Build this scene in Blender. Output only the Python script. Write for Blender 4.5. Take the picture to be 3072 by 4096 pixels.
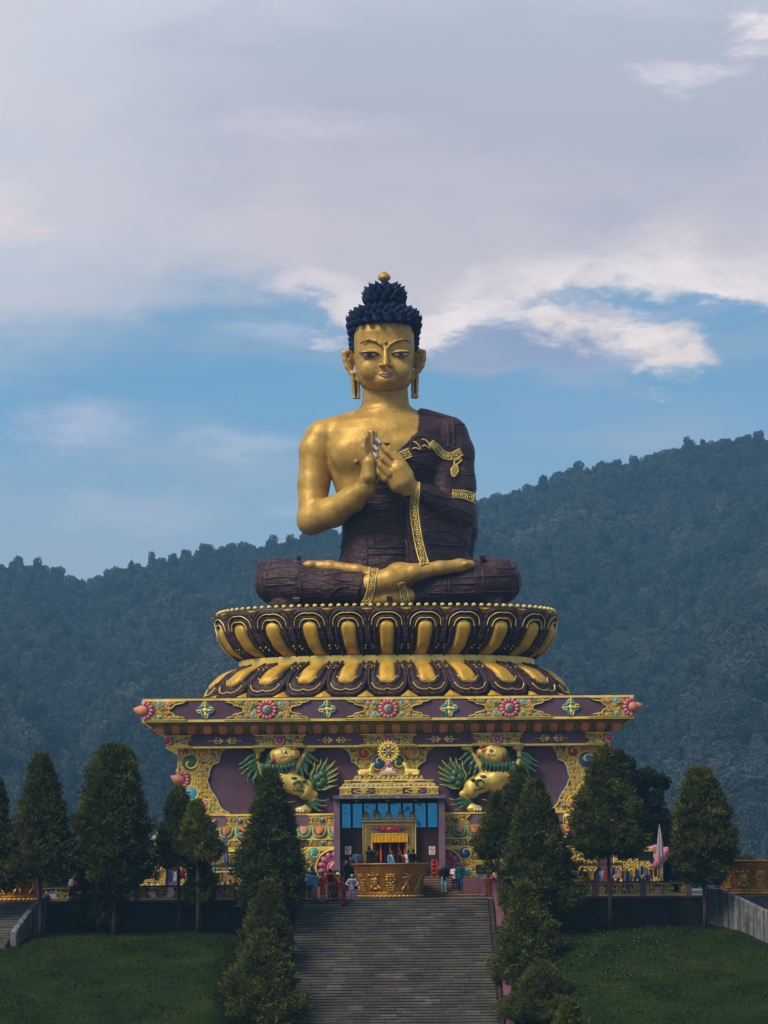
import bpy, math, random
import numpy as np
from mathutils import Vector, Matrix
from mathutils.bvhtree import BVHTree
for o in list(bpy.data.objects): bpy.data.objects.remove(o)
SC = bpy.context.scene
COL = SC.collection
rad = math.radians
# ---------------------------------------------------------------- camera
F_PX = 11000.0                      # focal length in pixels of the 3072 px wide frame
EYE = (-1.0, 0.0, 1.35)
PITCH = math.atan2(3500 - 2048, F_PX)
YAW = -0.0050
ROLL = rad(-0.5)
CAM_R = Matrix.Rotation(YAW, 4, 'Z') @ Matrix.Rotation(math.pi/2 + PITCH, 4, 'X') @ Matrix.Rotation(ROLL, 4, 'Z')
cam = bpy.data.cameras.new('camera'); cam_o = bpy.data.objects.new('camera', cam); COL.objects.link(cam_o)
cam.sensor_fit = 'HORIZONTAL'; cam.sensor_width = 36; cam.lens = 36*F_PX/3072
cam.clip_start = 0.5; cam.clip_end = 6000
cam_o.matrix_world = Matrix.Translation(EYE) @ CAM_R
SC.camera = cam_o
# ---------------------------------------------------------------- light and sky
SUN_EL, SUN_AZ = 48.0, -48.0         # azimuth: degrees left of straight behind the camera
sd = Vector((math.sin(rad(SUN_AZ))*math.cos(rad(SUN_EL)), -math.cos(rad(SUN_AZ))*math.cos(rad(SUN_EL)), math.sin(rad(SUN_EL))))
sun = bpy.data.lights.new('sun', 'SUN'); sun.energy = 3.8; sun.angle = rad(22); sun.color = (1.0, 0.84, 0.62)
sun_o = bpy.data.objects.new('sun', sun); COL.objects.link(sun_o)
sun_o.rotation_euler = sd.to_track_quat('Z', 'Y').to_euler()
SC.view_settings.view_transform = 'Standard'; SC.view_settings.look = 'None'
SC.view_settings.exposure = 0.0; SC.view_settings.gamma = 1.0; SC.view_settings.use_curve_mapping = False
SC.cycles.max_bounces = 6; SC.cycles.volume_bounces = 0; SC.cycles.caustics_reflective = False; SC.cycles.caustics_refractive = False
SC.cycles.use_denoising = True

def s2l(r, g, b):
    f = lambda c: (c/255/12.92 if c/255 <= 0.04045 else ((c/255+0.055)/1.055)**2.4)
    return (f(r), f(g), f(b), 1.0)

def azel(px, py):
    """direction of a photograph pixel as (azimuth, elevation) in radians"""
    d = CAM_R.to_3x3() @ Vector(((px-1536)/F_PX, (2048-py)/F_PX, -1.0)); d.normalize()
    return math.atan2(d.x, d.y), math.asin(d.z)

class NT:
    """small helper to write node trees"""
    def __init__(s, tree): s.t = tree; s.n = tree.nodes; s.l = tree.links
    def node(s, typ, **kw):
        n = s.n.new(typ)
        for k, v in kw.items(): setattr(n, k, v)
        return n
    def put(s, sock, v):
        if v is None: return
        if isinstance(v, bpy.types.NodeSocket): s.l.new(v, sock)
        elif isinstance(v, bpy.types.Node): s.l.new(v.outputs[0], sock)
        else:
            if hasattr(sock.default_value, '__len__'):
                n = len(sock.default_value)
                v = list(v) if hasattr(v, '__len__') else [v]*n
                if len(v) < n: v = v + [1.0]*(n-len(v))
                sock.default_value = v[:n]
            else: sock.default_value = v
    def math(s, op, a, b=None, c=None, clamp=False):
        n = s.node('ShaderNodeMath', operation=op, use_clamp=clamp)
        s.put(n.inputs[0], a); s.put(n.inputs[1], b); s.put(n.inputs[2], c); return n.outputs[0]
    def mix(s, fac, a, b, blend='MIX'):
        n = s.node('ShaderNodeMix', data_type='RGBA', blend_type=blend)
        s.put(n.inputs[0], fac); s.put(n.inputs[6], a); s.put(n.inputs[7], b); return n.outputs[2]
    def noise(s, vec, scale, detail=4, rough=0.55, dist=0.0):
        n = s.node('ShaderNodeTexNoise'); s.put(n.inputs['Vector'], vec)
        n.inputs['Scale'].default_value = scale; n.inputs['Detail'].default_value = detail
        n.inputs['Roughness'].default_value = rough; n.inputs['Distortion'].default_value = dist
        return n.outputs['Fac']
    def smooth(s, v, lo, hi):
        n = s.node('ShaderNodeMapRange', interpolation_type='SMOOTHSTEP')
        s.put(n.inputs[0], v); s.put(n.inputs[1], lo); s.put(n.inputs[2], hi); return n.outputs[0]
    def mapping(s, vec, scale=(1,1,1), loc=(0,0,0), rot=(0,0,0)):
        n = s.node('ShaderNodeMapping'); s.put(n.inputs[0], vec)
        n.inputs['Location'].default_value = loc; n.inputs['Scale'].default_value = scale; n.inputs['Rotation'].default_value = rot
        return n.outputs[0]
    def ramp(s, fac, stops, interp='LINEAR'):
        n = s.node('ShaderNodeValToRGB'); n.color_ramp.interpolation = interp
        e = n.color_ramp.elements
        while len(e) > 1: e.remove(e[0])
        for i, (p, c) in enumerate(stops):
            el = e[0] if i == 0 else e.new(p)
            el.position = p; el.color = c if len(c) == 4 else (*c, 1)
        s.put(n.inputs[0], fac); return n.outputs[0]

world = bpy.data.worlds.new('World'); SC.world = world; world.use_nodes = True
def build_world():
    w = NT(world.node_tree)
    for n in list(w.n): w.n.remove(n)
    out = w.node('ShaderNodeOutputWorld'); bg = w.node('ShaderNodeBackground'); w.l.new(bg.outputs[0], out.inputs[0])
    K = 0.10; bg.inputs[1].default_value = K
    sky = w.node('ShaderNodeTexSky', sky_type='NISHITA'); sky.sun_disc = False
    sky.sun_elevation = rad(SUN_EL); sky.sun_rotation = math.atan2(sd.x, sd.y)
    sky.air_density = 1.0; sky.dust_density = 1.5; sky.ozone_density = 1.5
    tc = w.node('ShaderNodeTexCoord'); d = tc.outputs['Generated']
    sp = w.node('ShaderNodeSeparateXYZ'); w.put(sp.inputs[0], d)
    az = w.math('ARCTAN2', sp.outputs[0], sp.outputs[1]); el = w.math('ARCSINE', sp.outputs[2])
    cv = w.node('ShaderNodeCombineXYZ'); w.put(cv.inputs[0], az); w.put(cv.inputs[1], w.math('MULTIPLY', el, 1.7))
    v = cv.outputs[0]
    n1 = w.noise(w.mapping(v, scale=(1,1.6,1)), 8, 7, 0.62, 0.4); n2 = w.noise(v, 30, 6, 0.62, 0.5); n3 = w.noise(w.mapping(v, loc=(3, 7, 1)), 14, 5, 0.55, 0.2)
    # the clouds are worn ragged: every cloud shape below is measured in coordinates bent by noise
    wn = w.node('ShaderNodeTexNoise'); w.put(wn.inputs['Vector'], w.mapping(v, scale=(1,1.5,1), loc=(2.2,5.1,0))); wn.inputs['Scale'].default_value = 34; wn.inputs['Detail'].default_value = 7; wn.inputs['Roughness'].default_value = 0.66
    ws = w.node('ShaderNodeSeparateColor'); w.put(ws.inputs[0], wn.outputs['Color'])
    az0, el0 = az, el
    az = w.math('ADD', az, w.math('MULTIPLY', w.math('SUBTRACT', ws.outputs[0], 0.5), 0.046)); el = w.math('ADD', el, w.math('MULTIPLY', w.math('SUBTRACT', ws.outputs[1], 0.5), 0.026))
    A = lambda x: azel(x, 1200)[0]
    E = lambda y: azel(1536, y)[1]
    TR, AL = 0.73, (0.007, 0.022, 0.048)      # the sky is seen through the haze: what the air takes and adds
    def c(r, g, b): q = s2l(r, g, b); return tuple(max(0.0, (q[i]-AL[i])/TR/K) for i in range(3))+(1,)
    n4 = w.noise(w.mapping(v, loc=(8, 1, 4), scale=(1,1.3,1)), 55, 6, 0.65, 0.3)
    # clear blue band by elevation
    emin, emax = -0.02, 0.34
    ef = w.math('DIVIDE', w.math('SUBTRACT', el, emin), emax-emin)
    P = lambda y: (E(y)-emin)/(emax-emin)
    blue = w.ramp(ef, [(P(3300), c(132,158,182)), (P(2380), c(150,167,190)), (P(2050), c(132,165,193)), (P(1750), c(120,162,196)), (P(1500), c(108,156,193)), (P(1250), c(118,158,192)), (P(900), c(138,162,190))])
    # faint veils in the blue
    veil = w.math('MULTIPLY', w.smooth(w.noise(w.mapping(v, scale=(1, 2.2, 1), loc=(1.3, .4, 0)), 11, 4, 0.5), 0.42, 0.72), 0.55)
    blue = w.mix(veil, blue, c(158,170,192))
    # the high cloud deck: its lower edge wanders with azimuth
    amin, amax = A(0), A(3072)
    af = w.math('DIVIDE', w.math('SUBTRACT', az, amin), amax-amin)
    edge_pts = [(0, 1250), (300, 1200), (700, 1140), (1000, 1110), (1240, 1150), (1330, 1270), (1600, 1380), (1720, 1400), (1900, 1290), (2150, 1215), (2350, 1190), (2480, 1160), (2750, 1180), (2900, 1235), (3072, 1235)]
    emn = E(1500); emx = E(1000)
    er = w.ramp(af, [(x/3072, ((E(y)-emn)/(emx-emn),)*3) for x, y in edge_pts])
    edge = w.math('ADD', w.math('MULTIPLY', er, emx-emn), emn)
    dd = w.math('SUBTRACT', el, edge)
    dd = w.math('ADD', dd, w.math('MULTIPLY', w.math('SUBTRACT', n2, 0.5), 0.022))
    softn = w.ramp(af, [(0, (0.045,)*3), (0.3, (0.016,)*3), (0.42, (0.006,)*3), (1, (0.0045,)*3)])
    deckm = w.smooth(w.math('DIVIDE', dd, softn), -1.0, 1.0)
    upf = w.math('ADD', ef, w.math('MULTIPLY', w.math('SUBTRACT', n1, 0.5), 0.22))
    deck = w.ramp(upf, [(P(1400), c(208,196,202)), (P(1150), c(202,194,201)), (P(850), c(186,183,194)), (P(500), c(172,174,189)), (P(150), c(172,177,194)), (P(-100), c(186,190,204))])
    tl = w.smooth(af, 0.45, -0.1)
    deck = w.mix(w.math('MULTIPLY', tl, 0.75), deck, c(208,207,215))
    deck = w.mix(w.math('MULTIPLY', w.smooth(n3, 0.5, 0.8), 0.5), deck, c(158,166,188))
    # sunlit rim of the deck on the right of the statue
    rim = w.math('MULTIPLY', w.smooth(w.math('ABSOLUTE', w.math('SUBTRACT', dd, 0.004)), 0.019, 0.0), w.smooth(af, 0.36, 0.5))
    rim = w.math('MULTIPLY', rim, w.smooth(n2, 0.30, 0.62))
    deck = w.mix(w.math('MULTIPLY', rim, .85), deck, c(242,230,228))
    def blob(x, y, rx, ry, col, base, lo=0.2, amp=0.9, tex=None):
        a0, e0 = azel(x, y)
        u = w.math('DIVIDE', w.math('SUBTRACT', az, a0), rx/F_PX)
        q = w.math('DIVIDE', w.math('SUBTRACT', el, e0), ry/F_PX)
        r = w.math('SQRT', w.math('ADD', w.math('MULTIPLY', u, u), w.math('MULTIPLY', q, q)))
        r = w.math('ADD', r, w.math('MULTIPLY', w.math('SUBTRACT', tex or n2, 0.5), amp*2))
        f_ = w.smooth(r, 1.3, lo*.5)
        f_ = w.math('MULTIPLY', f_, w.math('ADD', 0.55, w.math('MULTIPLY', w.smooth(n4, 0.3, 0.62), 0.45)))
        return w.mix(f_, base, col)
    col = blue
    col = blob(2080, 1360, 360, 120, c(152,164,190), col, 0.3, 0.7)
    col = blob(2330, 1460, 360, 120, c(148,166,196), col, 0.2, 0.7)
    col = blob(1880, 1440, 240, 70, c(156,166,190), col, 0.1, 0.7)
    col = blob(150, 1190, 620, 90, c(172,178,196), col, 0.0, 0.5)
    col = w.mix(deckm, col, deck)
    col = blob(1840, 1300, 260, 70, c(238,226,224), col, 0.4, 0.9)
    col = blob(2080, 1255, 260, 45, c(236,224,222), col, 0.3, 0.9)
    col = blob(1960, 1385, 230, 70, c(146,158,188), col, 0.9, 0.8)
    col = blob(2210, 1375, 230, 85, c(140,155,188), col, 0.9, 0.9)
    col = blob(1240, 1130, 180, 60, c(218,206,214), col, 0.1, 0.5)
    col = blob(2440, 1300, 270, 85, c(232,217,212), col, 0.5, 1.5)
    col = blob(2660, 1400, 190, 115, c(234,218,212), col, 0.5, 1.5)
    col = blob(2500, 1420, 120, 50, c(150,164,192), col, 0.2, 1.1)
    col = blob(2560, 1290, 130, 55, c(240,226,222), col, 0.1, 0.9)
    col = blob(2390, 1240, 120, 50, c(188,182,200), col, 0.1, 0.9)
    col = blob(2740, 1240, 210, 42, c(142,162,196), col, 0.2, 0.7)
    col = blob(1320, 1370, 80, 40, c(214,202,212), col, 0.0, 0.8)
    col = blob(1080, 1340, 280, 60, c(164,180,204), col, 0.0, 0.6)
    col = blob(260, 450, 150, 90, c(196,196,204), col, 0.0, 0.7, n1)
    col = blob(1150, 500, 480, 70, c(190,189,202), col, 0.0, 0.5, n1)
    col = blob(300, 1720, 260, 120, c(172,182,206), col, 0.0, 0.6)
    col = blob(520, 2060, 420, 130, c(158,174,196), col, 0.0, 0.6)
    col = blob(1300, 2020, 300, 60, c(154,176,202), col, 0.0, 0.7)
    col = blob(950, 1780, 320, 60, c(166,182,206), col, 0.0, 0.8)
    col = blob(30, 900, 160, 120, c(224,206,206), col, 0.0, 0.4, n1)
    col = blob(3060, 130, 170, 100, c(240,228,228), col, 0.0, 0.9)
    col = blob(2760, 290, 260, 45, c(206,200,212), col, 0.0, 0.7)
    # outside the photographed part of the sky: cloud deck over a Nishita sky
    deck2 = w.mix(w.smooth(n1, 0.4, 0.65), c(130,142,166), c(158,164,182))
    rest = w.mix(0.72, sky.outputs[0], deck2)
    infr = w.math('MULTIPLY', w.smooth(w.math('ABSOLUTE', az0), 0.6, 0.25), w.smooth(el0, 0.55, 0.34))
    col = w.mix(infr, rest, col)
    w.put(bg.inputs[0], col)
build_world()

# ---------------------------------------------------------------- pixel <-> metres
RI = CAM_R.to_3x3()
def at(px, py, Y):
    """world (X, Z) of a photograph pixel on the vertical plane y = Y (used to measure real positions)"""
    d = RI @ Vector(((px-1536)/F_PX, (2048-py)/F_PX, -1.0))
    t = (Y-EYE[1])/d.y
    return EYE[0]+d.x*t, EYE[2]+d.z*t
def P3(px, py, Y):
    x, z = at(px, py, Y); return np.array((x, Y, z))

# ---------------------------------------------------------------- scene tree helpers
def link(name, data, parent=None):
    o = bpy.data.objects.new(name, data); COL.objects.link(o)
    if parent is not None: o.parent = parent
    return o
def tag(o, label=None, cat=None, group=None, kind=None):
    if label: o['label'] = label
    if cat: o['category'] = cat
    if group: o['group'] = group
    if kind: o['kind'] = kind
    return o
def empty(name, label, cat, loc=(0,0,0), rz=0.0, group=None):
    o = link(name, None); o.location = loc; o.rotation_euler = (0, 0, rz)
    return tag(o, label, cat, group)
def mesh_np(name, V, Fq, mats, smooth=False, midx=None):
    """mesh from arrays; Fq a list of (n,k) index arrays"""
    me = bpy.data.meshes.new(name)
    V = np.asarray(V, dtype=np.float32)
    if not isinstance(Fq, (list, tuple)): Fq = [Fq]
    Fq = [np.asarray(f, dtype=np.int32) for f in Fq if len(f)]
    me.vertices.add(len(V)); me.vertices.foreach_set('co', V.ravel())
    tot = sum(f.size for f in Fq); me.loops.add(tot)
    me.loops.foreach_set('vertex_index', np.concatenate([f.ravel() for f in Fq]))
    cnt = np.concatenate([np.full(len(f), f.shape[1], np.int32) for f in Fq])
    me.polygons.add(len(cnt))
    st = np.concatenate([[0], np.cumsum(cnt)[:-1]]).astype(np.int32)
    me.polygons.foreach_set('loop_start', st)
    if smooth: me.polygons.foreach_set('use_smooth', np.ones(len(cnt), bool))
    if midx is not None: me.polygons.foreach_set('material_index', np.asarray(midx, np.int32))
    for m in (mats if isinstance(mats, (list, tuple)) else [mats]): me.materials.append(m)
    me.update(calc_edges=True); me.validate()
    return me

class MB:
    """collects shapes into one mesh, with a material index per face"""
    def __init__(s): s.v = []; s.f = []; s.m = []; s.sm = []
    def add(s, V, F, m=0, smooth=False):
        b = len(s.v); s.v.extend([tuple(map(float, p)) for p in V])
        for f in F: s.f.append([b+i for i in f]); s.m.append(m); s.sm.append(smooth)
    def box(s, x0, x1, y0, y1, z0, z1, m=0):
        V = [(x0,y0,z0),(x1,y0,z0),(x1,y1,z0),(x0,y1,z0),(x0,y0,z1),(x1,y0,z1),(x1,y1,z1),(x0,y1,z1)]
        s.add(V, [(0,3,2,1),(4,5,6,7),(0,1,5,4),(1,2,6,5),(2,3,7,6),(3,0,4,7)], m)
    def frustum(s, a, b, m=0):
        """a, b = (x0,x1,y0,y1,z) lower and upper rectangles"""
        V = [(a[0],a[2],a[4]),(a[1],a[2],a[4]),(a[1],a[3],a[4]),(a[0],a[3],a[4]),(b[0],b[2],b[4]),(b[1],b[2],b[4]),(b[1],b[3],b[4]),(b[0],b[3],b[4])]
        s.add(V, [(0,3,2,1),(4,5,6,7),(0,1,5,4),(1,2,6,5),(2,3,7,6),(3,0,4,7)], m)
    def tube(s, pts, r, n=6, m=0, cap=True, closed=False):
        pts = [Vector(p) for p in pts]; N = len(pts)
        rs = r if hasattr(r, '__len__') else [r]*N
        up = None; V = []
        for i, p in enumerate(pts):
            if closed: t = pts[(i+1) % N]-pts[i-1]
            else: t = pts[min(i+1, N-1)]-pts[max(i-1, 0)]
            if t.length < 1e-9: t = Vector((0,0,1))
            t.normalize()
            if up is None: up = Vector((0,0,1)) if abs(t.z) < 0.9 else Vector((0,1,0))
            a = (up-t*up.dot(t))
            if a.length < 1e-6: a = t.orthogonal()
            a.normalize(); up = a; b = t.cross(a)
            for k in range(n):
                an = 2*math.pi*k/n; V.append(p+(a*math.cos(an)+b*math.sin(an))*rs[i])
        F = []
        for i in range(N if closed else N-1):
            j = (i+1) % N
            for k in range(n): F.append((i*n+k, i*n+(k+1) % n, j*n+(k+1) % n, j*n+k))
        if cap and not closed: F.append(tuple(range(n))[::-1]); F.append(tuple((N-1)*n+k for k in range(n)))
        s.add(V, F, m, True)
    def ridge(s, pts, wid, hgt, m=0, nrm=(0,-1,0)):
        """raised ribbon with a peaked profile lying on a surface"""
        N = len(pts); pts = [np.asarray(p, float) for p in pts]
        V = []; F = []
        for i, p in enumerate(pts):
            nn = np.asarray(nrm[i] if hasattr(nrm[0], '__len__') else nrm, float)
            t = pts[min(i+1, N-1)]-pts[max(i-1, 0)]; t = t/(np.linalg.norm(t)+1e-9)
            sd_ = np.cross(t, nn); sd_ /= (np.linalg.norm(sd_)+1e-9)
            w = wid[i] if hasattr(wid, '__len__') else wid
            V += [p-sd_*w/2, p-sd_*w*.28+nn*hgt, p+sd_*w*.28+nn*hgt, p+sd_*w/2]
        for i in range(N-1):
            a = i*4
            for k in range(3): F.append((a+k, a+k+1, a+5+k, a+4+k))
        F.append((3, 2, 1, 0)); e = (N-1)*4; F.append((e, e+1, e+2, e+3))
        s.add(V, F, m, True)
    def lathe(s, c, prof, n=24, m=0, axis='z', a0=0.0, a1=2*math.pi, smooth=True):
        """prof = [(r, h)]; around axis through c"""
        full = abs(a1-a0-2*math.pi) < 1e-6; k_ = n if full else n+1
        V = []
        for r, h in prof:
            for k in range(k_):
                a = a0+(a1-a0)*k/n
                if axis == 'z': V.append((c[0]+r*math.cos(a), c[1]+r*math.sin(a), c[2]+h))
                else: V.append((c[0]+r*math.cos(a), c[1]-h, c[2]+r*math.sin(a)))      # 'y': h sticks out towards the camera
        F = []
        for i in range(len(prof)-1):
            for k in range(n):
                F.append((i*k_+k, i*k_+(k+1) % k_, (i+1)*k_+(k+1) % k_, (i+1)*k_+k))
        s.add(V, F, m, smooth)
    def ellipsoid(s, c, r, n=12, m=0, rows=8, rot=None):
        V = []; F = []
        for i in range(rows+1):
            ph = math.pi*i/rows
            for k in range(n):
                a = 2*math.pi*k/n
                q = Vector((r[0]*math.sin(ph)*math.cos(a), r[1]*math.sin(ph)*math.sin(a), r[2]*math.cos(ph)))
                if rot is not None: q = rot @ q
                V.append((c[0]+q.x, c[1]+q.y, c[2]+q.z))
        for i in range(rows):
            for k in range(n): F.append((i*n+k, (i+1)*n+k, (i+1)*n+(k+1) % n, i*n+(k+1) % n))
        s.add(V, F, m, True)
    def plate(s, poly, y0, y1, m=0, ym=None):
        """extruded outline: poly in (X,Z); front at y0, back at y1"""
        n = len(poly)
        area = sum(poly[i][0]*poly[(i+1) % n][1]-poly[(i+1) % n][0]*poly[i][1] for i in range(n))
        if area < 0: poly = poly[::-1]
        V = [(x, y0, z) for x, z in poly]+[(x, y1, z) for x, z in poly]
        F = [tuple(range(n)), tuple(range(2*n-1, n-1, -1))]
        F += [(i, i+n, (i+1) % n+n, (i+1) % n) for i in range(n)]
        s.add(V, F, m)
    def build(s, name, mats, parent=None, shade=None):
        me = bpy.data.meshes.new(name); me.from_pydata(s.v, [], s.f)
        me.polygons.foreach_set('material_index', np.array(s.m, np.int32))
        me.polygons.foreach_set('use_smooth', np.array(s.sm, bool) if shade is None else np.full(len(s.m), shade))
        for m in (mats if isinstance(mats, (list, tuple)) else [mats]): me.materials.append(m)
        me.validate(); me.update()
        return link(name, me, parent)
def join_into(o, mb, mat_):
    """add the collected shapes to an existing part, with a material of their own"""
    import bmesh
    t_ = bpy.data.meshes.new('t'); t_.from_pydata(mb.v, [], mb.f); k = len(o.data.materials); o.data.materials.append(mat_)
    t_.polygons.foreach_set('material_index', np.full(len(mb.f), k, np.int32)); t_.polygons.foreach_set('use_smooth', np.ones(len(mb.f), bool))
    bm = bmesh.new(); bm.from_mesh(o.data); bm.from_mesh(t_); bm.to_mesh(o.data); bm.free(); bpy.data.meshes.remove(t_)
def local(o):
    """keep world placement when parented to an Empty that is not at the origin"""
    if o.parent is not None:
        o.parent.matrix_basis  # parents here are never nested with rotation
        o.matrix_parent_inverse = o.parent.matrix_basis.inverted() if o.parent.parent is None else o.parent.parent.matrix_basis.inverted() @ Matrix.Identity(4)
    return o

# ---------------------------------------------------------------- signed-distance sculpting
class SDF:
    def __init__(s, lo, hi, h):
        s.lo = np.array(lo, float); s.h = h
        s.n = np.ceil((np.array(hi)-s.lo)/h).astype(int)+1
        s.ax = [s.lo[i]+np.arange(s.n[i])*h for i in range(3)]
        s.D = np.full(s.n, 1e3, np.float32)
    def _sl(s, lo, hi):
        sl = []
        for i in range(3):
            a = int(max(0, math.floor((lo[i]-s.lo[i])/s.h))); b = int(min(s.n[i], math.ceil((hi[i]-s.lo[i])/s.h)+1))
            if b <= a: return None
            sl.append(slice(a, b))
        return tuple(sl)
    def _xyz(s, sl):
        return (s.ax[0][sl[0]][:, None, None].astype(np.float32), s.ax[1][sl[1]][None, :, None].astype(np.float32), s.ax[2][sl[2]][None, None, :].astype(np.float32))
    def blend(s, sl, d, k, op):
        D = s.D[sl]
        if op == 'cut':
            d = -d
            if k > 0:
                h = np.clip(0.5-0.5*(D-d)/k, 0, 1); s.D[sl] = D*(1-h)+d*h+k*h*(1-h)
            else: s.D[sl] = np.maximum(D, d)
        elif op == 'and': s.D[sl] = np.maximum(D, d)
        else:
            if k > 0:
                h = np.clip(0.5+0.5*(D-d)/k, 0, 1); s.D[sl] = D*(1-h)+d*h-k*h*(1-h)
            else: s.D[sl] = np.minimum(D, d)
    def cone(s, a, b, ra, rb, k=0.1, op='add', flat=None):
        """tapered capsule"""
        a = np.array(a, float); b = np.array(b, float); m = max(ra, rb)+k*2+s.h*2
        sl = s._sl(np.minimum(a, b)-m, np.maximum(a, b)+m)
        if sl is None: return
        X, Y, Z = s._xyz(sl); ab = b-a; L = float(ab@ab)+1e-9
        t = np.clip(((X-a[0])*ab[0]+(Y-a[1])*ab[1]+(Z-a[2])*ab[2])/L, 0, 1)
        d = np.sqrt((X-a[0]-t*ab[0])**2+(Y-a[1]-t*ab[1])**2+(Z-a[2]-t*ab[2])**2)-(ra+(rb-ra)*t)
        s.blend(sl, d, k, op)
    def chain(s, pts, rs, k=0.1, op='add'):
        for i in range(len(pts)-1): s.cone(pts[i], pts[i+1], rs[i], rs[i+1], k, op)
    def ell(s, c, r, k=0.1, op='add', R=None):
        c = np.array(c, float); r = np.array(r, float); m = r.max()+k*2+s.h*2
        mm = (r+k*2+s.h*2) if R is None else m
        sl = s._sl(c-mm, c+mm)
        if sl is None: return
        X, Y, Z = s._xyz(sl); X = X-c[0]; Y = Y-c[1]; Z = Z-c[2]
        if R is not None:
            R = np.array(R); X, Y, Z = (R[0,0]*X+R[1,0]*Y+R[2,0]*Z, R[0,1]*X+R[1,1]*Y+R[2,1]*Z, R[0,2]*X+R[1,2]*Y+R[2,2]*Z)
        k0 = np.sqrt((X/r[0])**2+(Y/r[1])**2+(Z/r[2])**2); k1 = np.sqrt((X/r[0]**2)**2+(Y/r[1]**2)**2+(Z/r[2]**2)**2)+1e-6
        s.blend(sl, k0*(k0-1)/k1, k, op)
    def loft(s, rows, k=0.1, op='add', p=2.0):
        """rows: (z, cx, cy, a, b) ascending in z; superelliptic sections"""
        R = np.array(rows, float); R = R[np.argsort(R[:, 0])]
        m = k*2+s.h*2
        sl = s._sl((min(R[:,1]-R[:,3])-m, min(R[:,2]-R[:,4])-m, R[0,0]-m), (max(R[:,1]+R[:,3])+m, max(R[:,2]+R[:,4])+m, R[-1,0]+m))
        if sl is None: return
        X, Y, Z = s._xyz(sl); zz = Z.ravel(); g = lambda c: np.interp(zz, R[:,0], R[:,c])[None, None, :]
        a = g(3); b = g(4)
        q = (np.abs((X-g(1))/a)**p+np.abs((Y-g(2))/b)**p)**(1/p)
        d = (q-1)*np.minimum(a, b)
        ez = np.maximum(R[0,0]-Z, Z-R[-1,0])
        s.blend(sl, np.maximum(d, ez).astype(np.float32), k, op)
    def box(s, c, r, k=0.05, rnd=0.03, op='add', R=None):
        c = np.array(c, float); m = (max(r)*1.8 if R is not None else np.array(r))+k*2+s.h*3
        sl = s._sl(c-m, c+m)
        if sl is None: return
        X, Y, Z = s._xyz(sl); X = X-c[0]; Y = Y-c[1]; Z = Z-c[2]
        if R is not None:
            R = np.array(R); X, Y, Z = (R[0,0]*X+R[1,0]*Y+R[2,0]*Z, R[0,1]*X+R[1,1]*Y+R[2,1]*Z, R[0,2]*X+R[1,2]*Y+R[2,2]*Z)
        qx = np.abs(X)-(r[0]-rnd); qy = np.abs(Y)-(r[1]-rnd); qz = np.abs(Z)-(r[2]-rnd)
        d = np.sqrt(np.maximum(qx,0)**2+np.maximum(qy,0)**2+np.maximum(qz,0)**2)+np.minimum(np.maximum(qx, np.maximum(qy, qz)), 0)-rnd
        s.blend(sl, d.astype(np.float32), k, op)
    def prism_xz(s, poly, op='and', grow=0.0):
        """limit to (or cut away) an outline in the X-Z plane"""
        X = s.ax[0][:, None]; Z = s.ax[2][None, :]; P = np.array(poly, float)
        d = np.full((s.n[0], s.n[2]), 1e9); ins = np.zeros_like(d, bool)
        for i in range(len(P)):
            a = P[i]; b = P[(i+1) % len(P)]; e = b-a
            t = np.clip(((X-a[0])*e[0]+(Z-a[1])*e[1])/(e@e+1e-9), 0, 1)
            d = np.minimum(d, (X-a[0]-t*e[0])**2+(Z-a[1]-t*e[1])**2)
            c1 = (a[1] > Z) != (b[1] > Z)
            ins ^= c1 & (X < (b[0]-a[0])*(Z-a[1])/((b[1]-a[1]) if b[1] != a[1] else 1e-9)+a[0])
        d = np.sqrt(d)*np.where(ins, -1, 1)-grow
        d = d[:, None, :].astype(np.float32)
        if op == 'and': s.D = np.maximum(s.D, d)
        else: s.D = np.maximum(s.D, -d)
    def mesh(s, name, mat, parent=None, smooth_it=0):
        V, F = surface_nets(s.D, s.lo, s.h)
        if smooth_it: V = relax(V, F, smooth_it)
        return link(name, mesh_np(name, V, [F], mat, True), parent)
def relax(V, F, it, lam=0.5):
    e = np.concatenate([F[:, [0,1]], F[:, [1,2]], F[:, [2,3]], F[:, [3,0]]]); e = np.concatenate([e, e[:, ::-1]])
    cnt = np.bincount(e[:,0], minlength=len(V))[:, None].astype(float)+1e-9
    for _ in range(it):
        A = np.stack([np.bincount(e[:,0], weights=V[e[:,1], i], minlength=len(V)) for i in range(3)], 1)/cnt
        V = V+(A-V)*lam
    return V
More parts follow.
